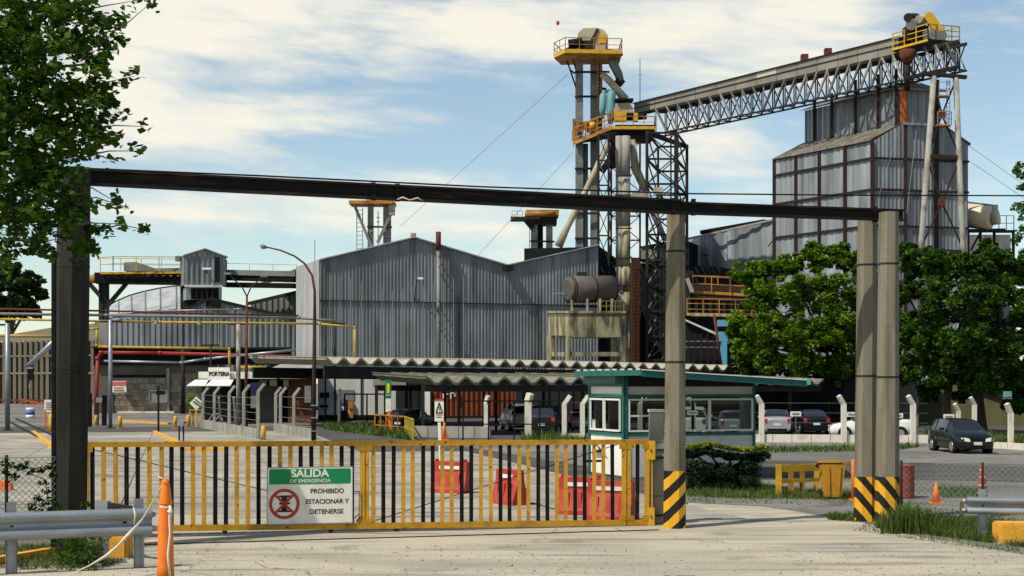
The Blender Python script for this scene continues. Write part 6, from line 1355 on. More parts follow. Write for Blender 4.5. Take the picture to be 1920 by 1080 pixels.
def bollard(label, x, y0, y1):
    d = gd(y1); p = GP(x, y1); h = Zp(y0, d); t = thing('bollard', label, 'bollard', p, 'yellow bollards'); m_ = MB(); m_.tube([p, p+up_(h*.88), p+up_(h)], [h*.16, h*.16, h*.08], 12); m_.build('shaft', MT['yellow_block'], t); one('collar', MT['conc_grey'], t, 'box', p+up_(.02), (h*.5, h*.5, .04))
bollard('yellow bollard right of the grey rack post', 225, 780, 804); bollard('yellow bollard left of the intercom post', 329, 780, 803); bollard('stout yellow bollard beside the yellow frame', 353, 778, 803); bollard('yellow bollard at the near end of the post fence', 494, 798, 826); bollard('yellow bollard behind the shaded gantry post', 97, 776, 812); bollard('short yellow bollard by the red pipe foot', 180, 780, 799)
def leftbits():
    # black signpost with grey board
    d = gd(812); t = thin('signpost', 'black signpost with a grey framed board turned away', 'sign', 297, 724, d, .1, 'black'); 
    w = thing('grey_board', 'grey framed board mounted on the brick bay behind the black signpost', 'board', P(297, 743, 120)); one('board', MT['grey_paint'], w, 'box', P(296, 743, 120), (33*.045, .06, 22*.045)); one('frame', MT['gal'], w, 'box', P(296, 732, 119.9), (34*.045, .06, .07)); one('frame', MT['gal'], w, 'box', P(296, 754, 119.9), (34*.045, .06, .07)); one('frame', MT['gal'], w, 'box', P(280, 743, 119.9), (.07, .06, 1.0)); one('frame', MT['gal'], w, 'box', P(313, 743, 119.9), (.07, .06, 1.0))
    one('camera', MT['black'], t, 'box', P(301, 736, d-.1), (.45, .3, .25))
    s = thing('notice_sign', 'pink and white printed notice on the wall right of the grey rack post', 'sign', P(223, 725, 118)); k = 118/F
    one('board', MT['sign_white'], s, 'box', P(223, 725, 118), (28*k, .05, 21*k)); one('pink_band', MT['pink'], s, 'box', P(223, 719, 117.95), (27*k, .03, 7*k)); one('orange_print', MT['orange_plastic'], s, 'box', P(222, 727, 117.95), (18*k, .03, 2.2*k)); one('print_line', MT['ink'], s, 'box', P(223, 732, 117.95), (20*k, .03, 1.2*k))
    for (x, y0, y1, lab) in ((188, 742, 797, 'grey intercom box on a black stand beside the red pipe'), (340, 786, 828, 'pale ticket box on a rusty stand on the yellow kerb island')):
        d = gd(y1); s = thing('ticket_stand', lab, 'intercom', GP(x, y1)); kk = d/F
        for o in (-4, 4): one('stand_leg', MT['dark_steel'], s, 'box', GP(x+o, y1)+up_((y1-y0)*kk*.45), (2.2*kk, .12, (y1-y0)*kk*.9))
        one('box', MT['gal'], s, 'box', GP(x, y1)+V3((0, -.15, (y1-y0-8)*kk)), (12*kk, .2, 9*kk)); one('arm', MT['dark_steel'], s, 'box', GP(x, y1)+V3((0, -.1, (y1-y0-6)*kk)), (22*kk, .06, 2*kk))
    for x, y0, y1, lab in ((168, 738, 800, 'black barrier cabinet just right of the shaded gantry post'), (196, 742, 798, 'black barrier cabinet left of the grey rack post')):
        d = gd(y1); s = thing('barrier_cabinet', lab, 'cabinet', GP(x, y1)); h = (y1-y0)*d/F; one('body', MT['black'], s, 'box', GP(x, y1)+up_(h/2), (.25, .3, h)); one('cap', MT['dark_steel'], s, 'box', GP(x, y1)+up_(h), (.3, .34, .08))
    s = thing('fence_signboard', 'white printed board on an orange leg left of the shaded gantry post', 'sign', GP(92, 800)); d = gd(800); kk = d/F; one('board', MT['sign_white'], s, 'box', P(95, 761, d), (24*kk, .05, 23*kk)); 
    for y in (755, 759, 763, 767): one('print_line', MT['grey_paint'], s, 'box', P(95, y, d-.04), (18*kk, .02, 1.3*kk))
    one('leg', MT['orange_plastic'], s, 'bar', GP(84, 800), P(84, 768, d), .12); one('leg', MT['yellow2'], s, 'bar', GP(97, 810), P(97, 774, gd(810)), .18)
    # blue and white bucket
    p = GP(57, 784); d = gd(784); s = thing('paint_drum', 'white drum with a blue band standing on the pale yard at far left', 'drum', p); r = 8*d/F
    for z0, z1, mt in ((0, .35, 'white'), (.35, .78, 'bluepl'), (.78, 1.1, 'white')): m_ = MB(); m_.tube([p+up_(z0*.8), p+up_(z1*.8)], r, 16); m_.build('band' if mt == 'bluepl' else 'shell', MT[mt], s)
    # thin black pole by the left post and its vines, chain link
    s = thin('fence_pole', 'thin black pole just left of the shaded gantry post', 'pole', 101, 470, 25.6, .07, 'black')
    rail = thing('red_guard_rail', 'low red rail along the foot of the slatted wall', 'rail', GP(60, 757)); one('rail', MT['red_cone'], rail, 'bar', P(38, 749, 150), P(84, 758, 150), .15)
    for x in (42, 62, 82): one('rail_post', MT['red_cone'], rail, 'bar', P(x, 751+(x-42)*.15, 150), P(x, 760, 150), .12)
    s = thing('portable_stop', 'small orange and black wheel stop behind the chain link at the left edge', 'wheel stop', GP(8, 920)); one('block', MT['orange_plastic'], s, 'box', GP(2, 920)+up_(.14), (.35, .3, .28)); one('stripe', MT['black'], s, 'box', GP(12, 920)+up_(.14), (.12, .29, .27)); one('block', MT['orange_plastic'], s, 'box', GP(19, 920)+up_(.12), (.10, .27, .2))
    # bicycles in the fence yard: simple frame
    for x, y in ((404, 800),): 
        d = gd(y)+3; s = thing('parked_bicycle', 'bicycle parked behind the post fence panels', 'bicycle', (P(x, 0, d).x, d, 0)); c = V3((P(x, 0, d).x, d, 0))
        for o in (-.5, .5):
            m_ = MB(); m_.tube([c+V3((o+.33*math.cos(a), 0, .33+.33*math.sin(a))) for a in [i*math.pi/8 for i in range(17)]], .025, 5, cap=False); m_.build('wheel', MT['rubber'], s)
        m_ = MB(); A_, B_, C_, D_, E_ = c+V3((-.5, 0, .33)), c+V3((-.05, 0, .3)), c+V3((-.15, 0, .85)), c+V3((.35, 0, .8)), c+V3((.5, 0, .33))
        for p, q in ((A_, B_), (A_, C_), (B_, C_), (C_, D_), (B_, D_), (D_, E_)): m_.bar(p, q, .035)
        m_.bar(D_, D_+V3((-.02, 0, .2)), .03); m_.build('frame', MT['white'], s); one('saddle', MT['black'], s, 'box', c+V3((-.18, 0, .92)), (.25, .12, .06)); one('handlebar', MT['white'], s, 'box', c+V3((.32, 0, 1.0)), (.05, .5, .04))
leftbits()
def midbits():
    # totem on orange post
    d = gd(814); k = d/F; t = thing('green_totem', 'tall narrow green and white meeting point totem on an orange post', 'sign', GP(730, 814)); 
    one('post', MT['orange_plastic'], t, 'bar', GP(731, 814), P(730, 770, d), .15); one('green_panel', MT['green_sign'], t, 'box', P(728, 730, d), (11*k, .08, 35*k)); one('white_panel', MT['sign_white'], t, 'box', P(728, 760, d), (10*k, .08, 25*k))
    one('yellow_mark', MT['sign_yellow'], t, 'box', P(728, 728, d-.06), (5*k, .03, 18*k)); one('light_band', MT['teal'], t, 'box', P(728, 741, d-.06), (10*k, .03, 4*k)); one('dark_foot', MT['ink'], t, 'box', P(728, 774, d), (10*k, .1, 3*k))
    t = thing('tube_railing', 'orange and yellow tube railing around the green totem', 'railing', GP(703, 809)); a, b, c = GP(703, 812), GP(757, 817), GP(775, 826)
    rail3(t, [a, b], 1.1, MT['orange_steel'], 1.0, .07, (.45,)); rail3(t, [b, c], 1.1, MT['yel_pipe'], 1.0, .07, (.45,))
    # warning sign on white post
    d = 44; k = d/F; t = thing('warning_sign', 'white warning board with a black triangle on a white post behind the gate', 'sign', (P(827, 0, d).x, d, 0))
    one('post', MT['white'], t, 'bar', (P(827, 0, d).x, d+.05, 0), P(823.5, 790, d+.05), .09); one('board', MT['sign_white'], t, 'box', P(823.5, 769, d), (17*k, .03, 42*k)); one('red_band', MT['sign_red'], t, 'box', P(823.5, 749.5, d-.02), (17*k, .02, 3.5*k))
    m_ = MB(); A_, B_, C_ = P(823.5, 755, d-.02), P(817.5, 774, d-.02), P(829.5, 774, d-.02)
    for p, q in ((A_, B_), (B_, C_), (C_, A_)): m_.bar(p, q, .01, .035)
    m_.bar(P(823.5, 762, d-.02), P(823.5, 770, d-.02), .01, .05); m_.build('triangle', MT['ink'], t); one('print_line', MT['sign_red'], t, 'box', P(823.5, 777.5, d-.02), (13*k, .01, 1.4*k)); one('print_line', MT['ink'], t, 'box', P(823.5, 782, d-.02), (11*k, .01, 1.4*k))
    # tall cone behind
    def tallcone(label, x, y0, y1, r0, r1, mt, bands=(), base=True, d=None):
        d = d or gd(y1); p = V3((P(x, 0, d).x, d, 0)); h = Zp(y0, d); t = thing('delineator_cone', label, 'cone', p, 'tall cones'); m_ = MB(); m_.tube([p+up_(.03), p+up_(h*.97), p+up_(h)], [r0, r1, r1*.6], 16); m_.build('body', MT[mt], t)
        for f0, f1 in bands: ra = r0+(r1-r0)*f0; rb = r0+(r1-r0)*f1; m_ = MB(); m_.tube([p+up_(h*f0), p+up_(h*f1)], [ra+.004, rb+.004], 16, cap=False); m_.build('reflective_band', MT['ref_white'], t)
        if base: one('base', MT['rubber'] if mt != 'orange_plastic' else MT['orange_plastic'], t, 'box', p+up_(.03), (r0*3.2, r0*3.2, .06))
        return t
    tallcone('slim orange cone standing just behind the white warning board', 833, 791, 826, .16, .05, 'orange_plastic')
    tallcone('tall faded red delineator with pale bands behind the right guardrail', 1842, 869, 945, .15, .045, 'red_cone', ((.26, .28), (.46, .48), (.66, .68), (.84, .86)))
    tallcone('slim orange post half hidden behind the right gantry posts', 1600, 862, 940, .06, .05, 'orange_plastic', ())
    # small traffic cone
    d = gd(944); p = GP(1755, 944); h = Zp(905, d); t = thing('traffic_cone', 'small pale orange traffic cone on the asphalt behind the reeds', 'traffic cone', p); m_ = MB(); m_.tube([p+up_(.03), p+up_(h)], [.12, .025], 16); m_.build('body', MT['orange_plastic'], t); m_ = MB(); m_.tube([p+up_(h*.5), p+up_(h*.7)], [.075, .05], 16, cap=False); m_.build('reflective_band', MT['ref_white'], t); one('base', MT['orange_plastic'], t, 'box', p+up_(.015), (.34, .34, .03))
    # water filled barriers
    def barrier(label, px, py, rz, L_=1.05):
        p = GP(px, py); t = thing('water_barrier', label, 'barrier', (0, 0, 0), 'red plastic barriers'); H = .88
        sec = [(.30, .0), (.29, .12), (.20, .34), (.11, .60), (.09, H)]
        m_ = MB(); k = 6; vs = []
        for i, X in enumerate([-L_/2+.0, -L_/2+.10, -L_/6, L_/6, L_/2-.1, L_/2]):
            e = .86 if i in (0, 5) else 1
            for y_, z_ in sec: vs.append((X, -y_*e, z_))
            for y_, z_ in reversed(sec): vs.append((X, y_*e, z_))
        n = 10; fs = [(i*n+j, (i+1)*n+j, (i+1)*n+(j+1) % n, i*n+(j+1) % n) for i in range(5) for j in range(n)]+[tuple(range(n)), tuple(5*n+j for j in reversed(range(n)))]
        m_.add(vs, fs); fixn(m_.build('shell', MT['red_barrier'], t))
        for X in (-L_*.28, 0, L_*.28):
            m_ = MB()
            for sg in (-1, 1): m_.prism([(X-.09, sg*.27, .02), (X+.09, sg*.27, .02), (X+.045, sg*.15, .55), (X-.045, sg*.15, .55)], (0, sg*.03, 0))
            fixn(m_.build('rib', MT['red_barrier'], t))
        m_ = MB()
        for sg in (-1, 1): m_.box((0, sg*.115, .72), (L_*.60, .02, .09))
        m_.build('reflective_band', MT['ref_white'], t)
        for X in (-L_*.42, L_*.42): m_ = MB(); m_.tube([(X-.03, 0, H-.02), (X-.03, 0, H+.06), (X+.03, 0, H+.06), (X+.03, 0, H-.02)], .03, 6); m_.build('lug', MT['red_barrier'], t)
        m_ = MB(); m_.tube([(0, 0, H-.01), (0, 0, H+.03)], .05, 10); m_.build('filler_cap', MT['red_cone'], t)
        t.location = p; t.rotation_euler = (0, 0, rz); OFF[t.name] = p; return t
    barrier('red water barrier farthest left, behind the middle gate leaf', 846, 925, -.45)
    barrier('red water barrier standing alone in the middle between the other two groups', 956, 946, -1.0)
    barrier('left half of the near red barrier pair at the booth corner', 1090, 966, -.35)
    barrier('right half of the near red barrier pair at the booth corner', 1146, 976, -.40)
    m_ = MB(); m_.tube([GP(985, 946)+up_(.05), GP(1010, 948)+up_(.02), GP(1050, 960)+up_(.02)], .02, 5); props(m_.build('barrier_strap', MT['black']), 'dark strap lying on the slab between two red barriers', 'strap')
    # yellow slatted barrier bench
    a, b = GP(1460, 929), GP(1536, 925); t = thing('yellow_barrier', 'yellow plank trestle barrier standing on the grass beside the hedge', 'barrier', a); u = (b-a).normalized(); dd = a.y
    for z0, z1 in ((.60, .85), (.30, .46)): one('plank', MT['yellow2'], t, 'bar', a+up_((z0+z1)/2-.0), b+up_((z0+z1)/2), .05, z1-z0-.06)
    one('end_post', MT['yellow2'], t, 'box', a+up_(.42), (.14, .14, .84))
    for f in (.34, .62, .98): one('post', MT['yellow2'] if f > .9 else MT['orange_steel'], t, 'box', a.lerp(b, f)+V3((0, .25, .40)), (.13, .1, .80))
    one('rear_plank', MT['orange_steel'], t, 'bar', a.lerp(b, .3)+V3((0, .3, .78)), b+V3((0, .3, .72)), .05, .1)
    # wheelie bin
    p = GP(1560, 935); t = thing('wheelie_bin', 'ochre yellow wheelie bin behind the right gantry posts', 'bin', p); H = 1.0
    m_ = MB(); lo = [(-.20, -.24), (.20, -.24), (.20, .22), (-.20, .22)]; hi = [(-.29, -.30), (.29, -.30), (.29, .34), (-.29, .34)]
    m_.add([p+V3((x, y, .06)) for x, y in lo]+[p+V3((x, y, .93)) for x, y in hi], [(3, 2, 1, 0), (4, 5, 6, 7)]+[(i, (i+1) % 4, 4+(i+1) % 4, 4+i) for i in range(4)]); m_.build('body', MT['bin'], t)
    m_ = MB(); m_.prism([p+V3((x*1.06, y*1.06, .93+.03*(y < 0))) for x, y in hi], (0, 0, .06)); fixn(m_.build('lid', MT['bin'], t)); 
    for X in (-.12, .12): one('panel_rib', MT['bin'], t, 'bar', p+V3((X, -.26, .1)), p+V3((X*1.3, -.315, .88)), .03, .03)
    m_ = MB(); m_.tube([p+V3((-.30, -.1, .93)), p+V3((-.40, -.1, .92)), p+V3((-.40, .1, .86)), p+V3((-.31, .1, .82))], .025, 6); m_.build('handle', MT['black'], t)
    for X in (-.27, .22): m_ = MB(); m_.tube([p+V3((X-.03, .2, .12)), p+V3((X+.03, .2, .12))], .12, 12); m_.build('wheel', MT['rubber'], t)
    # drum
    p = GP(1694, 934); t = thing('steel_drum', 'rusty red ribbed steel drum right of the gantry posts', 'drum', p); 
    m_ = MB(); pts = []; rs = []
    for i in range(13): pts.append(p+up_(.86*i/12)); rs.append(.285+(.012 if i in (0, 4, 8, 12) else 0))
    m_.tube(pts, rs, 20); m_.build('shell', MT['drum'], t); m_ = MB(); m_.tube([p+up_(.84), p+up_(.885)], .30, 20); m_.build('rim', MT['drum'], t)
    # yellow bracket
    p = GP(1803, 970); t = thing('yellow_bracket', 'short bent yellow pipe standing before the right guardrail end', 'bracket', p); m_ = MB(); m_.tube([p, p+up_(.36), p+V3((.16, 0, .36))], .05, 8); m_.build('pipe', MT['yellow2'], t); one('cap', MT['yellow2'], t, 'box', p+V3((.18, 0, .36)), (.05, .12, .12))
    # parking row signs
    for x, y, d, lab in ((1492, 776, 82, 'small white bay sign beside the silver sedan'), (1597, 777, 82, 'small white bay sign above the white hatchback bonnet'), (1683, 779, 82, 'small white bay sign right of the gantry posts'), (1779, 781, 78, 'small white bay sign behind the black hatchback roof')):
        t = thing('bay_sign', lab, 'sign', (P(x, 0, d).x, d, 0), 'parking bay signs'); one('board', MT['sign_white'], t, 'box', P(x, y, d), (20*d/F, .04, 9*d/F)); one('post', MT['grey_paint'], t, 'bar', (P(x, 0, d).x, d+.05, 0), P(x, y, d+.05), .05); one('print', MT['grey_paint'], t, 'box', P(x, y, d-.03), (13*d/F, .02, 2.5*d/F))
    # green slope wall, grey door, signal at right
    w = Wall(1690, 104, 2020, 96); t = thing('green_wall', 'dark olive green wall behind the trees at the right', 'wall', (w.A.x, w.A.y, 0)); n = V3((w.n().x, w.n().y, 0)); tp = pf([(1690, 718), (1840, 724), (2020, 790)])
    for i in range(12):
        a, b = 1690+i*27.5, 1690+(i+1)*27.5-.3; m_ = MB(); m_.prism([w.p(a, tp(a)), w.p(b, tp(b)), BZ(w.p(b, 0), 0), BZ(w.p(a, 0), 0)], -n*.4); fixn(m_.build('panel', MT['olive'], t))
    one('stringer', MT['dark_steel'], t, 'bar', w.p(1830, 722, .3), w.p(2000, 778, .3), .2, .35)
    t = thing('grey_door_bay', 'pale grey metal door bay with a printed notice right of the gantry posts', 'door', (P(1702, 0, 98).x, 98, 0)); k = 98/F
    one('door', MT['corr_light'], t, 'box', P(1702, 770, 98), (34*k, .1, 95*k)); one('notice', MT['gal'], t, 'box', P(1699, 736, 97.9), (24*k, .05, 26*k)); one('frame', MT['grey_paint'], t, 'box', P(1720, 765, 97.9), (3*k, .15, 100*k))
    for y in (728, 733, 738, 743): one('print_line', MT['grey_paint'], t, 'box', P(1699, y, 97.85), (18*k, .03, 1.5*k))
    t = thing('teal_lamp', 'small teal lamp cluster on a pole at the right edge', 'lamp', (P(1889, 0, 75).x, 75, 0)); one('pole', MT['dark_steel'], t, 'bar', (P(1889, 0, 75.2).x, 75.2, 0), P(1889, 742, 75.2), .07); one('lamp_head', MT['teal'], t, 'box', P(1889, 739, 75), (.35, .3, .30)); one('bracket', MT['gal'], t, 'box', P(1889, 747, 75), (.45, .2, .06))
midbits()
# ================= GUARDRAILS =================
def guardrail(label, pa, pb, z0, z1, posts, ext=None):
    u = (pb-pa).normalized(); n = V3((u.y, -u.x, 0)); t = thing('guardrail', label, 'guardrail', BZ(pa, 0), 'roadside guardrails'); h = z1-z0
    prof = [(0, 0), (.04, .03), (.085, .12), (.085, .26), (.03, .38), (0, .46), (0, .54), (.03, .62), (.085, .74), (.085, .88), (.04, .97), (0, 1)]
    def loft(a, b, nm):
        m_ = MB(); k = len(prof); vs = [BZ(e, 0)+n*o+up_(z0+h*f) for e in (a, b) for o, f in prof]+[BZ(e, 0)+n*(o-.012)+up_(z0+h*f) for e in (a, b) for o, f in prof]
        fs = [(j, k+j, k+j+1, j+1) for j in range(k-1)]+[(2*k+j+1, 3*k+j+1, 3*k+j, 2*k+j) for j in range(k-1)]; m_.add(vs, fs, True); return m_.build(nm, MT['gal'], t)
    L_ = (pb-pa).length; loft(pa, pb, 'rail')
    for q in posts:
        p = pa+u*(q*L_)-n*.12
        m_ = MB()
        m_.box((p.x, p.y, (z0+z1)/2-.25), (.15, .008, z1-z0+z0*2-.5 if False else z1+.25), math.atan2(u.y, u.x)); 
        for s in (-.07, .07): m_.bar(BZ(p+u*s, -.2), BZ(p+u*s, z1-.04), .012, .10)
        m_.build('post', MT['gal'], t); one('spacer', MT['gal'], t, 'box', (p.x+n.x*.07, p.y+n.y*.07, (z0+z1)/2), (.12, .12, h*.7), math.atan2(u.y, u.x))
    for q in (.1, .5, .9): 
        p = pa+u*(q*L_)+n*.004; one('bolt', MT['dark_steel'], t, 'box', BZ(p, z0+h*.5), (.06, .02, .03), math.atan2(u.y, u.x))
    return t, u, n
ga, gb_ = V3((P(-260, 0, 22.0).x, 22.0, 0)), V3((P(285, 0, 23.6).x, 23.6, 0))
t, u_, n_ = guardrail('grey corrugated guardrail across the left foreground with the tape hanging over it', ga, gb_, .55, 1.0, (.12, .5, .955))
m_ = MB(); e = BZ(gb_, 0)
for z in (.66, .89): m_.tube([e+up_(z)-u_*.01, e+up_(z)+u_*.06+n_*.03], [.06, .03], 8)
m_.build('end_lip', MT['gal'], t)
t2 = thing('guardrail_end', 'short grey guardrail end lying behind the left guardrail', 'guardrail', GP(205, 1018)); a, b = P(182, 948, 24.8), P(255, 958, 24.3)
m_ = MB(); m_.bar(a, P(205, 949, 24.7), .1, .18); m_.build('end_plate', MT['gal'], t2); m_ = MB(); m_.bar(P(205, 950, 24.7), b, .08, .14); m_.build('rail', MT['dark_steel'], t2); one('leg', MT['gal'], t2, 'bar', BZ(P(200, 0, 24.8), 0), P(200, 945, 24.8), .1)
ra, rb = V3((P(1813, 0, 27.6).x, 27.6, 0)), V3((P(2120, 0, 27.0).x, 27.0, 0))
t, u_, n_ = guardrail('grey guardrail beginning at the right edge behind the yellow block', ra, rb, .53, .86, (.10, .9)); m_ = MB(); m_.tube([BZ(ra, .78), BZ(ra, .78)-u_*.10], [.07, .03], 8); m_.tube([BZ(ra, .60), BZ(ra, .60)-u_*.10], [.05, .03], 8); m_.build('end_lip', MT['gal'], t)
def blocks():
    for (x0, x1, y0, y1, dd, lab) in ((1876, 1960, 981, 1022, .5, 'worn yellow painted concrete block under the right guardrail'), (192, 236, 1006, 1049, .5, 'cracked yellow painted concrete block behind the left guardrail post')):
        d = gd(y1); a, b = P(x0, y1, d), P(x1, y1, d); h = Zp(y0, d+dd*.0); t = thing('yellow_block', lab, 'concrete block', a, 'yellow concrete blocks')
        import bmesh
        m_ = MB(); m_.box(((a.x+b.x)/2, d+dd/2, h/2), (b.x-a.x, dd, h)); o = m_.build('block', MT['yellow_block'], t); bm = bmesh.new(); bm.from_mesh(o.data); bmesh.ops.bevel(bm, geom=bm.edges[:], offset=.03, segments=2, affect='EDGES'); bm.to_mesh(o.data); bm.free()
        one('footing', MT['conc_grey'], t, 'box', ((a.x+b.x)/2, d+dd/2, .01), (b.x-a.x+.1, dd+.1, .03))
blocks()
# foreground orange delineator with tape
def fore():
    d = 21.6; cx = 310.5; p = BZ(P(cx, 0, d), 0); h = Zp(897, d); t = thing('orange_delineator', 'tall orange delineator in the left foreground tied round with pale tape', 'cone', p)
    z = lambda y: Zp(y, d); prof = [(z(1097), 18.5), (z(1060), 17.2), (z(1000), 15.5), (z(960), 14), (z(950), 13.2), (z(940), 12.6), (z(925), 11.3), (z(912), 9.5), (z(903), 7.2), (z(898), 5.2), (z(896.5), 2)]
    m_ = MB(); m_.tube([p+V3((0, 0, zz)) for i, (zz, r) in enumerate(prof)], [r*.9*d/F for _, r in prof], 20); m_.build('body', MT['orange_plastic'], t)
    m_ = MB(); m_.tube([p+up_(z(944)), p+up_(z(938))], [.104, .101], 20, cap=False); m_.build('ridge', MT['orange_plastic'], t); one('base', MT['rubber'], t, 'box', p+up_(.02), (.5, .5, .06))
    q = lambda x, y, o=-.14: P(x, y, d+o)
    t = thing('pale_tape', 'pale twisted barrier tape strung from the orange delineator over the guardrail to the ground', 'tape', q(303, 900))
    def strand(pts, rs, nm): m_ = MB(); m_.tube([P(x, y, dd) for x, y, dd in pts], rs, 6); m_.build(nm, MT['rope'], t)
    strand([(296, 893, 21.5), (303, 897, 21.5), (309, 899, 21.5)], [.006, .012, .008], 'loose_end')
    strand([(308, 900, 21.55), (290, 935, 22.2), (268, 972, 22.9), (258, 984, 22.9)], [.008, .010, .012, .02], 'upper_run')
    strand([(258, 984, 22.9), (240, 1003, 22.6), (222, 1022, 22.3), (200, 1042, 22.0), (165, 1062, 21.9), (120, 1082, 21.7)], [.022, .03, .016, .03, .012, .008], 'lower_run')
    strand([(299, 949, 21.42), (306, 952, 21.40), (318, 951, 21.44)], [.012, .014, .012], 'knot_wrap'); strand([(318, 948, 21.42), (321, 958, 21.42), (318, 970, 21.42), (319, 1000, 21.42), (315, 1040, 21.38), (319, 1085, 21.36)], [.02, .03, .022, .018, .02, .02], 'hanging_tail')
    strand([(316, 957, 21.40), (322, 963, 21.38)], [.03, .02], 'knot')
    strand([(250, 950, 23.2), (254, 965, 23.2), (251, 984, 23.2)], [.008, .02, .008], 'rail_scrap')
    t = thing('paper_litter', 'crumpled pale paper lying by the weeds at the foot of the guardrail', 'litter', GP(178, 1060)); m_ = MB()
    for x, y in ((170, 1058), (178, 1061), (185, 1063)): m_.box(GP(x, y)+up_(.03), (.08, .06, .05), random.random())
    m_.build('paper', MT['rope'], t)
fore()
# chain link panels
def chain(label, W_, z0, z1, pitch, posts, toprail=True, r=.006, vines=None):
    t = thing('chain_link_fence', label, 'fence', (W_.A.x, W_.A.y, 0)); m_ = MB(); h = z1-z0; L_ = W_.len; n = int((L_+h)/pitch)
    for i in range(n):
        for sg in (1, -1):
            s0 = i*pitch-(h if sg > 0 else 0); a, b = (s0, s0+h) if sg > 0 else (s0, s0-h)
            lo, hi = 0, 1
            def cl(s, z): return V3((*(W_.A+W_.u*s), z))
            f0, f1 = 0.0, 1.0
            if b != a:
                for lim, side in ((0, -1), (L_, 1)):
                    pass
            ss = [(a+(b-a)*f, z0+h*f) for f in (0, 1)]
            # clip to [0, L]
            (sa, za), (sb, zb) = ss; 
            def clip(p, q, lim): f = (lim-p[0])/(q[0]-p[0]); return (lim, p[1]+(q[1]-p[1])*f)
            A_, B_ = (sa, za), (sb, zb)
            if max(sa, sb) < 0 or min(sa, sb) > L_: continue
            if A_[0] < 0: A_ = clip(A_, B_, 0)
            if B_[0] < 0: B_ = clip(A_, B_, 0)
            if A_[0] > L_: A_ = clip(A_, B_, L_)
            if B_[0] > L_: B_ = clip(A_, B_, L_)
            m_.bar(cl(*A_), cl(*B_), r*2)
    o = m_.build('mesh', MT['gal'], t); o['kind'] = 'stuff'
    for f in posts: p = W_.A+W_.u*(L_*f); m2 = MB(); m2.tube([V3((*p, 0)), V3((*p, z1+.05))], .03, 8); m2.build('post', MT['dark_steel'], t)
    if toprail: one('tension_wire', MT['gal'], t, 'bar', V3((*W_.A, z1)), V3((*W_.B, z1)), .012)
    return t
chain('chain link fence with creeping weeds in the left corner behind the guardrail', Wall(-130, 24.6, 104, 25.4), .25, 1.75, .11, (0, .6), r=.0045)
chain('low chain link fence between the right gantry posts and the right edge', Wall(1690, 31.5, 1990, 30.0), .10, 1.30, .13, (.0, .52, .98), r=.003)
# ================= VEGETATION =================
def limb_tree(t, base, top, r0, limbs, mt='bark', twigs=None):
    m_ = MB(); mid = base.lerp(top, .5)+V3((random.uniform(-.2, .2), 0, 0)); m_.tube([base-up_(.1), base+up_(.25), mid, top], [r0*1.35, r0, r0*.8, r0*.55], 12); o = m_.build('trunk', MT[mt], t)
    for a, b, r in limbs:
        m_ = MB(); c = a.lerp(b, .5)+V3((random.uniform(-.3, .3), random.uniform(-.3, .3), random.uniform(0, .4))); m_.tube([a, c, b], [r, r*.65, r*.25], 8); m_.build('limb', MT[mt], t)
    return o
def tree(label, px, d, blobs, leafmt, size, per, trunk, nm='broadleaf_tree', dens=1.0, shape=LEAF4, extra=None):
    # blobs: (px, py, radius_px, depth offset) describe the lobes of this crown at its own distance
    base = V3((P(px, 0, d).x, d, 0)); t = thing(nm, label, 'tree', base); k = d/F
    ztop = min(Zp(b[1], d) for b in blobs)
    ft = P(px+trunk[1], trunk[0], d)
    L_ = []
    for bx, by, br, bo in random.sample(blobs, min(len(blobs), 9)): L_.append((ft.lerp(base, random.uniform(.0, .25)), P(bx, by, d+bo), trunk[2]*.5))
    limb_tree(t, base, ft, trunk[2], L_)
    cs, rs = [], []
    for bx, by, br, bo in blobs:
        c = P(bx, by, d+bo); R_ = br*k
        for _ in range(int(26*dens)):
            q = RG.normal(0, 1, 3); q /= np.linalg.norm(q); q *= RG.uniform(.25, 1.05); cs.append(np.array(c)+q*R_*np.array([1, 1, .85])); rs.append(R_*RG.uniform(.18, .36))
    C, T = clump_cloud(cs, rs, per, .7, .55); leaves('crown', C, size, MT[leafmt], t, shape, T); return t
# right hand trees
b1 = [(1400, 520, 34, 0), (1430, 505, 30, 1), (1478, 500, 30, 0), (1525, 488, 34, -1), (1570, 480, 32, 0), (1610, 500, 32, 0), (1430, 560, 42, -1), (1490, 550, 46, -2), (1550, 545, 50, -2), (1610, 560, 46, -1), (1385, 610, 34, 0), (1440, 620, 46, -2), (1500, 620, 50, -3), (1560, 620, 52, -3), (1620, 630, 46, -1), (1395, 655, 30, -1), (1440, 670, 36, -2), (1500, 680, 38, -3), (1560, 690, 36, -2), (1630, 700, 40, 0), (1650, 540, 40, 2), (1660, 620, 44, 2), (1700, 720, 30, 4), (1400, 690, 22, 1), (1600, 740, 30, 3), (1540, 735, 26, 3)]
tree('broad bright green tree between the annex building and the right gantry posts', 1575, 98, b1, 'leaf_tree', .26, 85, (700, -8, .28), dens=1.7)
b2 = [(1715, 490, 36, 0), (1750, 500, 34, -1), (1790, 505, 34, -2), (1830, 500, 34, -2), (1870, 490, 34, -1), (1910, 500, 40, 0), (1960, 520, 50, 0), (1700, 550, 44, 0), (1760, 560, 52, -2), (1820, 560, 54, -3), (1880, 560, 54, -2), (1950, 590, 60, 0), (1700, 620, 46, 0), (1755, 630, 54, -2), (1820, 640, 56, -3), (1885, 640, 54, -2), (1950, 670, 60, 0), (1710, 690, 40, 0), (1770, 700, 46, -2), (1840, 710, 44, -2), (1900, 700, 44, -1), (1960, 740, 50, 0), (1740, 735, 22, 1), (1800, 742, 20, 2), (1905, 755, 30, 0), (1850, 470, 22, 1), (1700, 470, 20, 1)]
t2 = tree('large dark leaved tree filling the right edge above the black hatchback', 1773, 86, b2, 'leaf_deep', .26, 85, (690, 12, .33), dens=1.35)
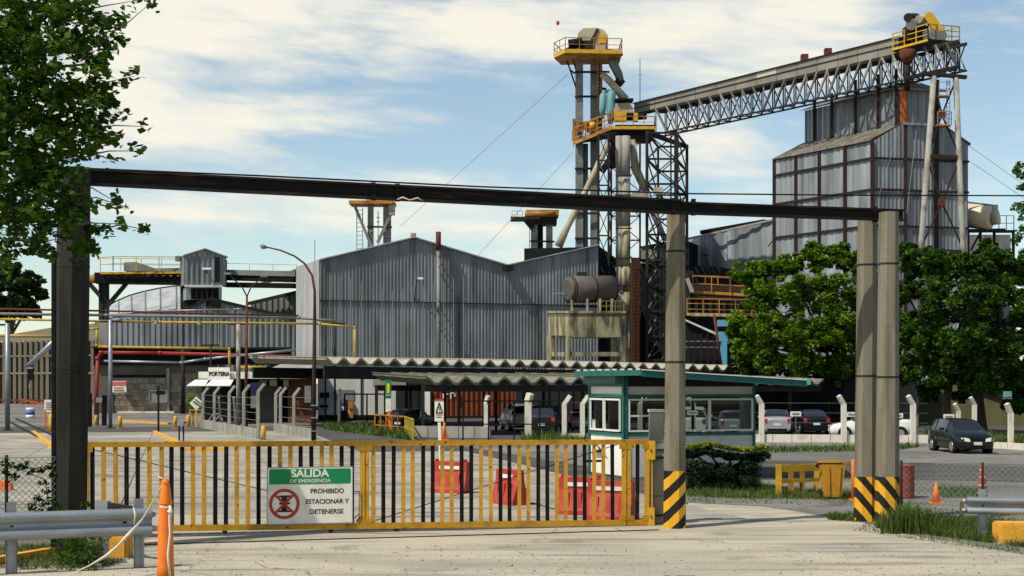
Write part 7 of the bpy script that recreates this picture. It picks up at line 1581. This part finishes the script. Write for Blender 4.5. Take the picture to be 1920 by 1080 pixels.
m_ = MB(); b = V3((P(1838, 0, 88).x, 88, 0)); m_.tube([b, b+V3((-.1, 0, 1.5)), P(1830, 680, 87)], [.45, .36, .25], 10); m_.build('second_trunk', MT['bark'], t2)
b4 = [(x, y, 34, 0) for x in range(1400, 1960, 46) for y in (640, 690, 730)]+[(x, 600, 30, 0) for x in range(1560, 1960, 50)]
tree('dark filler thicket added as shade behind the two right hand trees', 1660, 108, b4, 'leaf_dark', .42, 55, (700, 0, .3), nm='filler_thicket', dens=.8)
# thicket above: dark leaf mass added as the shade under the crowns
# right edge: near branch
def right_branch():
    d = 40; t = thing('ash_tree', 'feathery dark branch reaching in at the right edge', 'tree', (P(1990, 0, d).x, d, 0)); base = V3((P(2010, 0, d).x, d, 0))
    limb_tree(t, base, P(1985, 300, d), .18, [(P(1988, 400, d), P(1915, 385, d), .04), (P(1988, 330, d), P(1918, 325, d), .04), (P(1990, 450, d), P(1915, 440, d), .04)])
    cs = [P(x, y, d+RG.uniform(-1, 1)) for x, y in ((1912, 310), (1918, 330), (1908, 322), (1916, 350), (1914, 385), (1918, 395), (1905, 388), (1916, 430), (1910, 445), (1904, 452), (1918, 410), (1935, 300), (1940, 350), (1945, 400), (1940, 440), (1960, 330), (1960, 420))]
    C, T = clump_cloud(cs, [.16]*len(cs), 60); leaves('crown', C, .11, MT['leaf_deep'], t, LEAF4, T)
right_branch()
# far trees at left
b3 = [(20, 510, 26, 0), (55, 530, 26, 0), (-10, 540, 40, 0), (40, 560, 34, 0), (75, 552, 14, 0), (-40, 500, 40, 0), (10, 585, 30, 2), (60, 580, 24, 2)]
tree('distant rounded tree beyond the slatted wall at the far left', 20, 230, b3, 'leaf_far', .9, 70, (600, 0, .5))
# near poplar, top left
def poplar():
    d = 15.5; base = V3((P(-330, 0, d).x, d, 0)); t = thing('poplar_tree', 'near poplar hanging dark leafy boughs over the left gantry post', 'tree', base)
    ft = P(-230, 60, d); m_ = MB(); m_.tube([base, base+up_(2.5), P(-290, 350, d), ft, P(-200, -250, d)], [.34, .27, .24, .17, .08], 12); m_.build('trunk', MT['bark'], t)
    bl = [(20, 60, 80), (90, 60, 70), (150, 30, 52), (40, 140, 85), (110, 130, 75), (175, 110, 42), (60, 220, 85), (130, 210, 70), (190, 195, 30), (30, 300, 85), (95, 290, 68), (150, 258, 36), (185, 240, 30), (40, 380, 75), (100, 370, 62), (118, 345, 34), (50, 440, 42), (100, 430, 38), (20, 420, 40), (110, 420, 30), (160, 460, 22), (-30, 100, 120), (-30, 250, 120), (-20, 380, 70), (205, 255, 18), (200, 165, 18), (170, 280, 16), (120, 395, 22), (85, 470, 16), (70, 465, 16), (205, 60, 26), (215, 80, 20), (150, 10, 40), (60, 0, 60), (0, 30, 60), (140, 405, 10), (150, 470, 18), (170, 440, 12), (20, 470, 16), (0, 500, 20), (195, 130, 22), (160, 180, 30)]
    cs, rs = [], []
    for x, y, r in bl:
        n = max(4, int(r*r/118)); 
        for _ in range(n):
            a = RG.uniform(0, 2*np.pi); q = RG.uniform(0, 1)**.5*r; cs.append(np.array(P(x+math.cos(a)*q, y+math.sin(a)*q, d+RG.uniform(-1.2, 1.6)*min(1, r/45)))); rs.append(RG.uniform(.06, .14))
    C, T = clump_cloud(cs, rs, 15, .9, .55); T = T**1.2
    # single sprigs that break the outline
    sp = [((230, 33), (172, 60), 16), ((225, 60), (170, 90), 5), ((283, 5), (225, 55), 14), ((252, 143), (195, 155), 9), ((232, 155), (190, 160), 9), ((240, 140), (200, 170), 4), ((267, 237), (215, 235), 9), ((256, 283), (205, 283), 9), ((228, 215), (190, 215), 10), ((222, 262), (185, 250), 12), ((216, 378), (172, 352), 16), ((235, 388), (180, 370), 6), ((195, 430), (168, 415), 12), ((228, 420), (170, 418), 10), ((272, 430), (225, 422), 13), ((250, 2), (200, 10), 6), ((168, 462), (150, 440), 12), ((180, 385), (165, 360), 10), ((210, 300), (180, 290), 6)]
    S_, ST = [], []; tw = MB()
    for (x, y), (x0, y0), n in sp:
        dd = d+RG.uniform(-.8, .8); p = P(x, y, dd)
        tw = MB(); tw.tube([P(x0-30, y0+6, dd), P(x0, y0, dd), p], [.010, .007, .003], 5); tw.build('twig', MT['twig'], t)
        for _ in range(int(n*1.7)): S_.append(np.array(p)+RG.normal(0, 1, 3)*np.array([.045, .05, .045])); ST.append(RG.uniform(.3, 1))
    C = np.concatenate([C, np.array(S_)]); T = np.concatenate([T, np.array(ST)]); leaves('crown', C, .080, MT['leaf_near'], t, LEAF6, T)
    for a, b, r in (((-235, 100), (60, 70), .07), ((-250, 220), (80, 200), .07), ((-265, 330), (70, 300), .07), ((-280, 420), (60, 390), .06), ((-225, 40), (150, 30), .06), ((30, 200), (170, 120), .03), ((40, 300), (160, 270), .03), ((0, 390), (150, 420), .025)):
        m_ = MB(); p, q = P(*a, d), P(*b, d+.4); m_.tube([p, p.lerp(q, .5)+up_(.2), q], [r, r*.7, r*.3], 8); m_.build('bough', MT['bark'], t)
poplar()
# topiary hedge right of the middle post
def hedge():
    d = 41; base = BZ(P(1365, 0, d), 0); t = thing('topiary_shrub', 'cloud pruned shrub with flat lime topped pads in front of the booth', 'shrub', base); k = d/F
    m_ = MB()
    for x, x1 in ((1350, 1310), (1365, 1370), (1380, 1420), (1372, 1395), (1358, 1335)): m_.tube([BZ(P(x, 0, d), 0), P(x, 885, d), P(x1, 858, d)], [.06, .05, .03], 7)
    m_.build('stems', MT['bark'], t)
    top, und = [], []
    for x in range(1286, 1438, 6):
        y = 838+4*math.sin(x*.06)+(4 if x > 1330 else 0)+(3 if x > 1400 else 0)
        for _ in range(3): und.append((P(x+RG.uniform(-3, 3), y+10+RG.uniform(-4, 7), d+RG.uniform(-.7, .7)), .13))
        for o in (-.7, -.3, .1, .5): top.append((P(x, y-3+RG.uniform(-1.5, 1.5), d+o), .11))
    for x, y in ((1345, 880), (1360, 885), (1375, 880), (1390, 872), (1330, 872), (1310, 868), (1400, 862), (1425, 862), (1436, 855)): und.append((P(x, y, d), .2))
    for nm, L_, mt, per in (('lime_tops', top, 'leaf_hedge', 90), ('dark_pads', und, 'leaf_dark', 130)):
        C, T = clump_cloud([a for a, b in L_], [b for a, b in L_], per, .55); leaves(nm, C, .07, MT[mt], t, LEAF4, T)
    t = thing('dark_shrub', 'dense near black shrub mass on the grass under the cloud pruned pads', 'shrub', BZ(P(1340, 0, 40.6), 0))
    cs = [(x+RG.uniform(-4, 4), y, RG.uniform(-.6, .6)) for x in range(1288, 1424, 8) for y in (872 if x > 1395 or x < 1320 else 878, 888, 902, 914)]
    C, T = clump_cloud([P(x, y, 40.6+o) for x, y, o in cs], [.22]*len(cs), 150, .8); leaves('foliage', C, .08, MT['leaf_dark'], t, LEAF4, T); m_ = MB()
    for x in (1300, 1340, 1380, 1410): m_.tube([BZ(P(x, 0, 40.6), 0), P(x+4, 895, 40.6)], .03, 6)
    m_.build('stems', MT['bark'], t)
hedge()
grass_patch('grass', [GP(1288, 906), GP(1420, 906), GP(1470, 918), GP(1600, 925), GP(1600, 938), GP(1440, 936), GP(1288, 932)], 9000, .20, 'grass strip around the shrub and yellow barrier', 'grass', w=.012)
grass_patch('grass', [GP(1640, 990), GP(1690, 968), GP(1800, 975), GP(1960, 990), GP(1990, 1036), GP(1870, 1018), GP(1760, 1003), GP(1680, 998)], 16000, .26, 'green grass verge below the right guardrail', 'grass', w=.010)
grass_patch('grass', [GP(1552, 975), GP(1556, 966), GP(1610, 968), GP(1610, 980)], 900, .22, 'weed tuft left of the striped gantry posts', 'grass', w=.012)
grass_patch('grass', [GP(1680, 845), GP(1740, 836), GP(1420, 842), GP(1420, 850)], 1500, .30, 'thin weeds along the whitewashed low wall', 'grass', w=.03)
grass_patch('grass', [GP(1735, 812), GP(1990, 830), GP(1990, 848), GP(1870, 836), GP(1735, 826)], 6000, .45, 'bright lawn behind the black hatchback', 'grass', w=.05)
grass_patch('grass', [GP(600, 800), GP(700, 800), GP(780, 812), GP(775, 826), GP(700, 818), GP(610, 806)], 5000, .5, 'weeds growing at the foot of the white wall', 'grass', w=.05)
grass_patch('grass', [GP(980, 822), GP(1060, 820), GP(1105, 826), GP(1105, 834), GP(980, 832)], 1600, .55, 'weeds at the foot of the car park posts left of the booth', 'grass', w=.04)
grass_patch('grass', [GP(1750, 915), GP(1840, 920), GP(1840, 935), GP(1765, 935)], 900, .22, 'thin weeds behind the right chain link fence', 'grass', w=.012)
grass_patch('grass', [GP(-60, 1030), GP(185, 1020), GP(232, 1052), GP(180, 1072), GP(-60, 1062)], 5000, .14, 'patchy weeds behind the left guardrail', 'grass', w=.008)
sheet('dirt_strip', [GP(-160, 1005), GP(190, 1005), GP(240, 1055), GP(110, 1060), GP(-160, 1075)], .008, MT['dirt'])
def weeds():
    t = thing('weed_bush', 'dark bushy weed growing under the left guardrail', 'weed', GP(150, 1058)); cs = [(P(x, y, 23.9+RG.uniform(-.3, .3)), .12) for x in range(108, 196, 9) for y in (1012, 1026, 1042, 1054)]
    C, T = clump_cloud([a for a, b in cs], [b for a, b in cs], 70); leaves('foliage', C, .045, MT['leaf_deep'], t, LEAF4, T); one('stem', MT['bark'], t, 'bar', GP(150, 1058), P(150, 1030, 23.9), .03)
    t = thing('weed_tuft', 'small weed tuft on the yellow kerb at the lower left', 'weed', GP(45, 1066)); C, T = clump_cloud([P(x, y, 23.4) for x, y in ((38, 1048), (48, 1054), (30, 1058))], [.10]*3, 80); leaves('foliage', C, .035, MT['leaf_deep'], t, LEAF4, T); one('stem', MT['bark'], t, 'bar', GP(40, 1066), P(40, 1052, 23.4), .02)
    t = thing('creeper', 'dark creeper climbing the left chain link fence', 'creeper', GP(60, 1040)); pts = [(5, 868), (20, 872), (35, 878), (48, 872), (12, 885), (60, 884), (75, 882), (90, 876), (25, 895), (82, 905), (88, 920), (70, 935), (85, 945), (60, 950), (95, 955), (75, 962), (98, 938), (110, 950), (100, 890), (-10, 880), (160, 945)]
    C, T = clump_cloud([P(x, y, 25.0) for x, y in pts], [.09]*len(pts), 26); leaves('foliage', C, .075, MT['leaf_near'], t, LEAF6, T*.4); m_ = MB()
    for a, b in (((100, 1030), (85, 900)), ((85, 900), (20, 872)), ((100, 960), (60, 940))): m_.tube([P(*a, 25.0), P(*b, 25.0)], .008, 5)
    m_.build('stems', MT['twig'], t)
    # reeds by the right posts
    t = thing('reed_clump', 'tall grassy reed clump at the foot of the right gantry posts', 'reeds', GP(1710, 990)); n = 900; V, T = [], []
    for i in range(n):
        x = RG.normal(1712, 34); dd = 29.4+RG.uniform(-.6, .8); x = min(max(x, 1652), 1800); h = RG.uniform(.25, .78)*(1.0-abs(x-1705)/150); b = BZ(P(x, 0, dd), 0); a = RG.uniform(0, 6.28); w = RG.uniform(.007, .014); l = RG.uniform(.1, .5)*h
        dx = V3((math.cos(a), math.sin(a), 0)); sd = V3((-dx.y, dx.x, 0))*w; m = b+dx*l*.35+up_(h*.7); e = b+dx*l+up_(h*RG.uniform(.7, 1))
        V += [b-sd, b+sd, m+sd*.8, m-sd*.8, m-sd*.8, m+sd*.8, e+sd*.1, e-sd*.1]; T += [RG.uniform(0, .8)]*8
    V = [tuple(v) for v in V]; tri_mesh('blades', V, np.arange(len(V)).reshape(-1, 4), MT['grass'], t, T)
    C, Tt = clump_cloud([P(x, y, 29.2) for x in range(1665, 1790, 12) for y in (962, 975, 988)], [.16]*33, 45); leaves('low_leaves', C, .04, MT['leaf_deep'], t, LEAF4, Tt)
weeds()
# pebbles scattered on the apron
def pebbles():
    V, Fc = [], []; n = 2600; base = np.array([(-1, -1, 0), (1, -1, 0), (1, 1, 0), (-1, 1, 0), (0, 0, 1)]); fs = np.array([(0, 1, 4), (1, 2, 4), (2, 3, 4), (3, 0, 4)])
    y = RG.uniform(19.5, 27, n); x = RG.uniform(-.40, .40, n)*y; s = RG.uniform(.004, .014, n)*RG.choice([1, 1, 1, 1.9], n); r = RG.uniform(0, 6.28, n)
    c, s_ = np.cos(r), np.sin(r); B = base[None]*s[:, None, None]*np.array([1, .8, .8]); X = B[:, :, 0]*c[:, None]-B[:, :, 1]*s_[:, None]; Y = B[:, :, 0]*s_[:, None]+B[:, :, 1]*c[:, None]
    V = np.stack([X+x[:, None], Y+y[:, None], B[:, :, 2]+.004], 2).reshape(-1, 3); Fc = (fs[None]+np.arange(n)[:, None, None]*5).reshape(-1, 3)
    tri_mesh('gravel', V, Fc, MT['ground'], None, label='loose gravel scattered over the pale apron', category='gravel', kind='stuff') if False else props(tri_mesh('gravel', V, Fc, MT['ground']), 'loose gravel scattered over the pale apron', 'gravel', None, 'stuff')
pebbles()

grass_patch('grass', [GP(1600, 996), GP(1640, 975), GP(1960, 1000), GP(1990, 1052), GP(1870, 1034), GP(1760, 1016)], 2200, .10, 'thin dry grass fraying out from the right verge onto the paving', 'grass', w=.008)
grass_patch('grass', [GP(1290, 930), GP(1600, 934), GP(1600, 946), GP(1440, 946), GP(1290, 942)], 1400, .08, 'short sparse grass fraying out below the shrub strip', 'grass', w=.010)
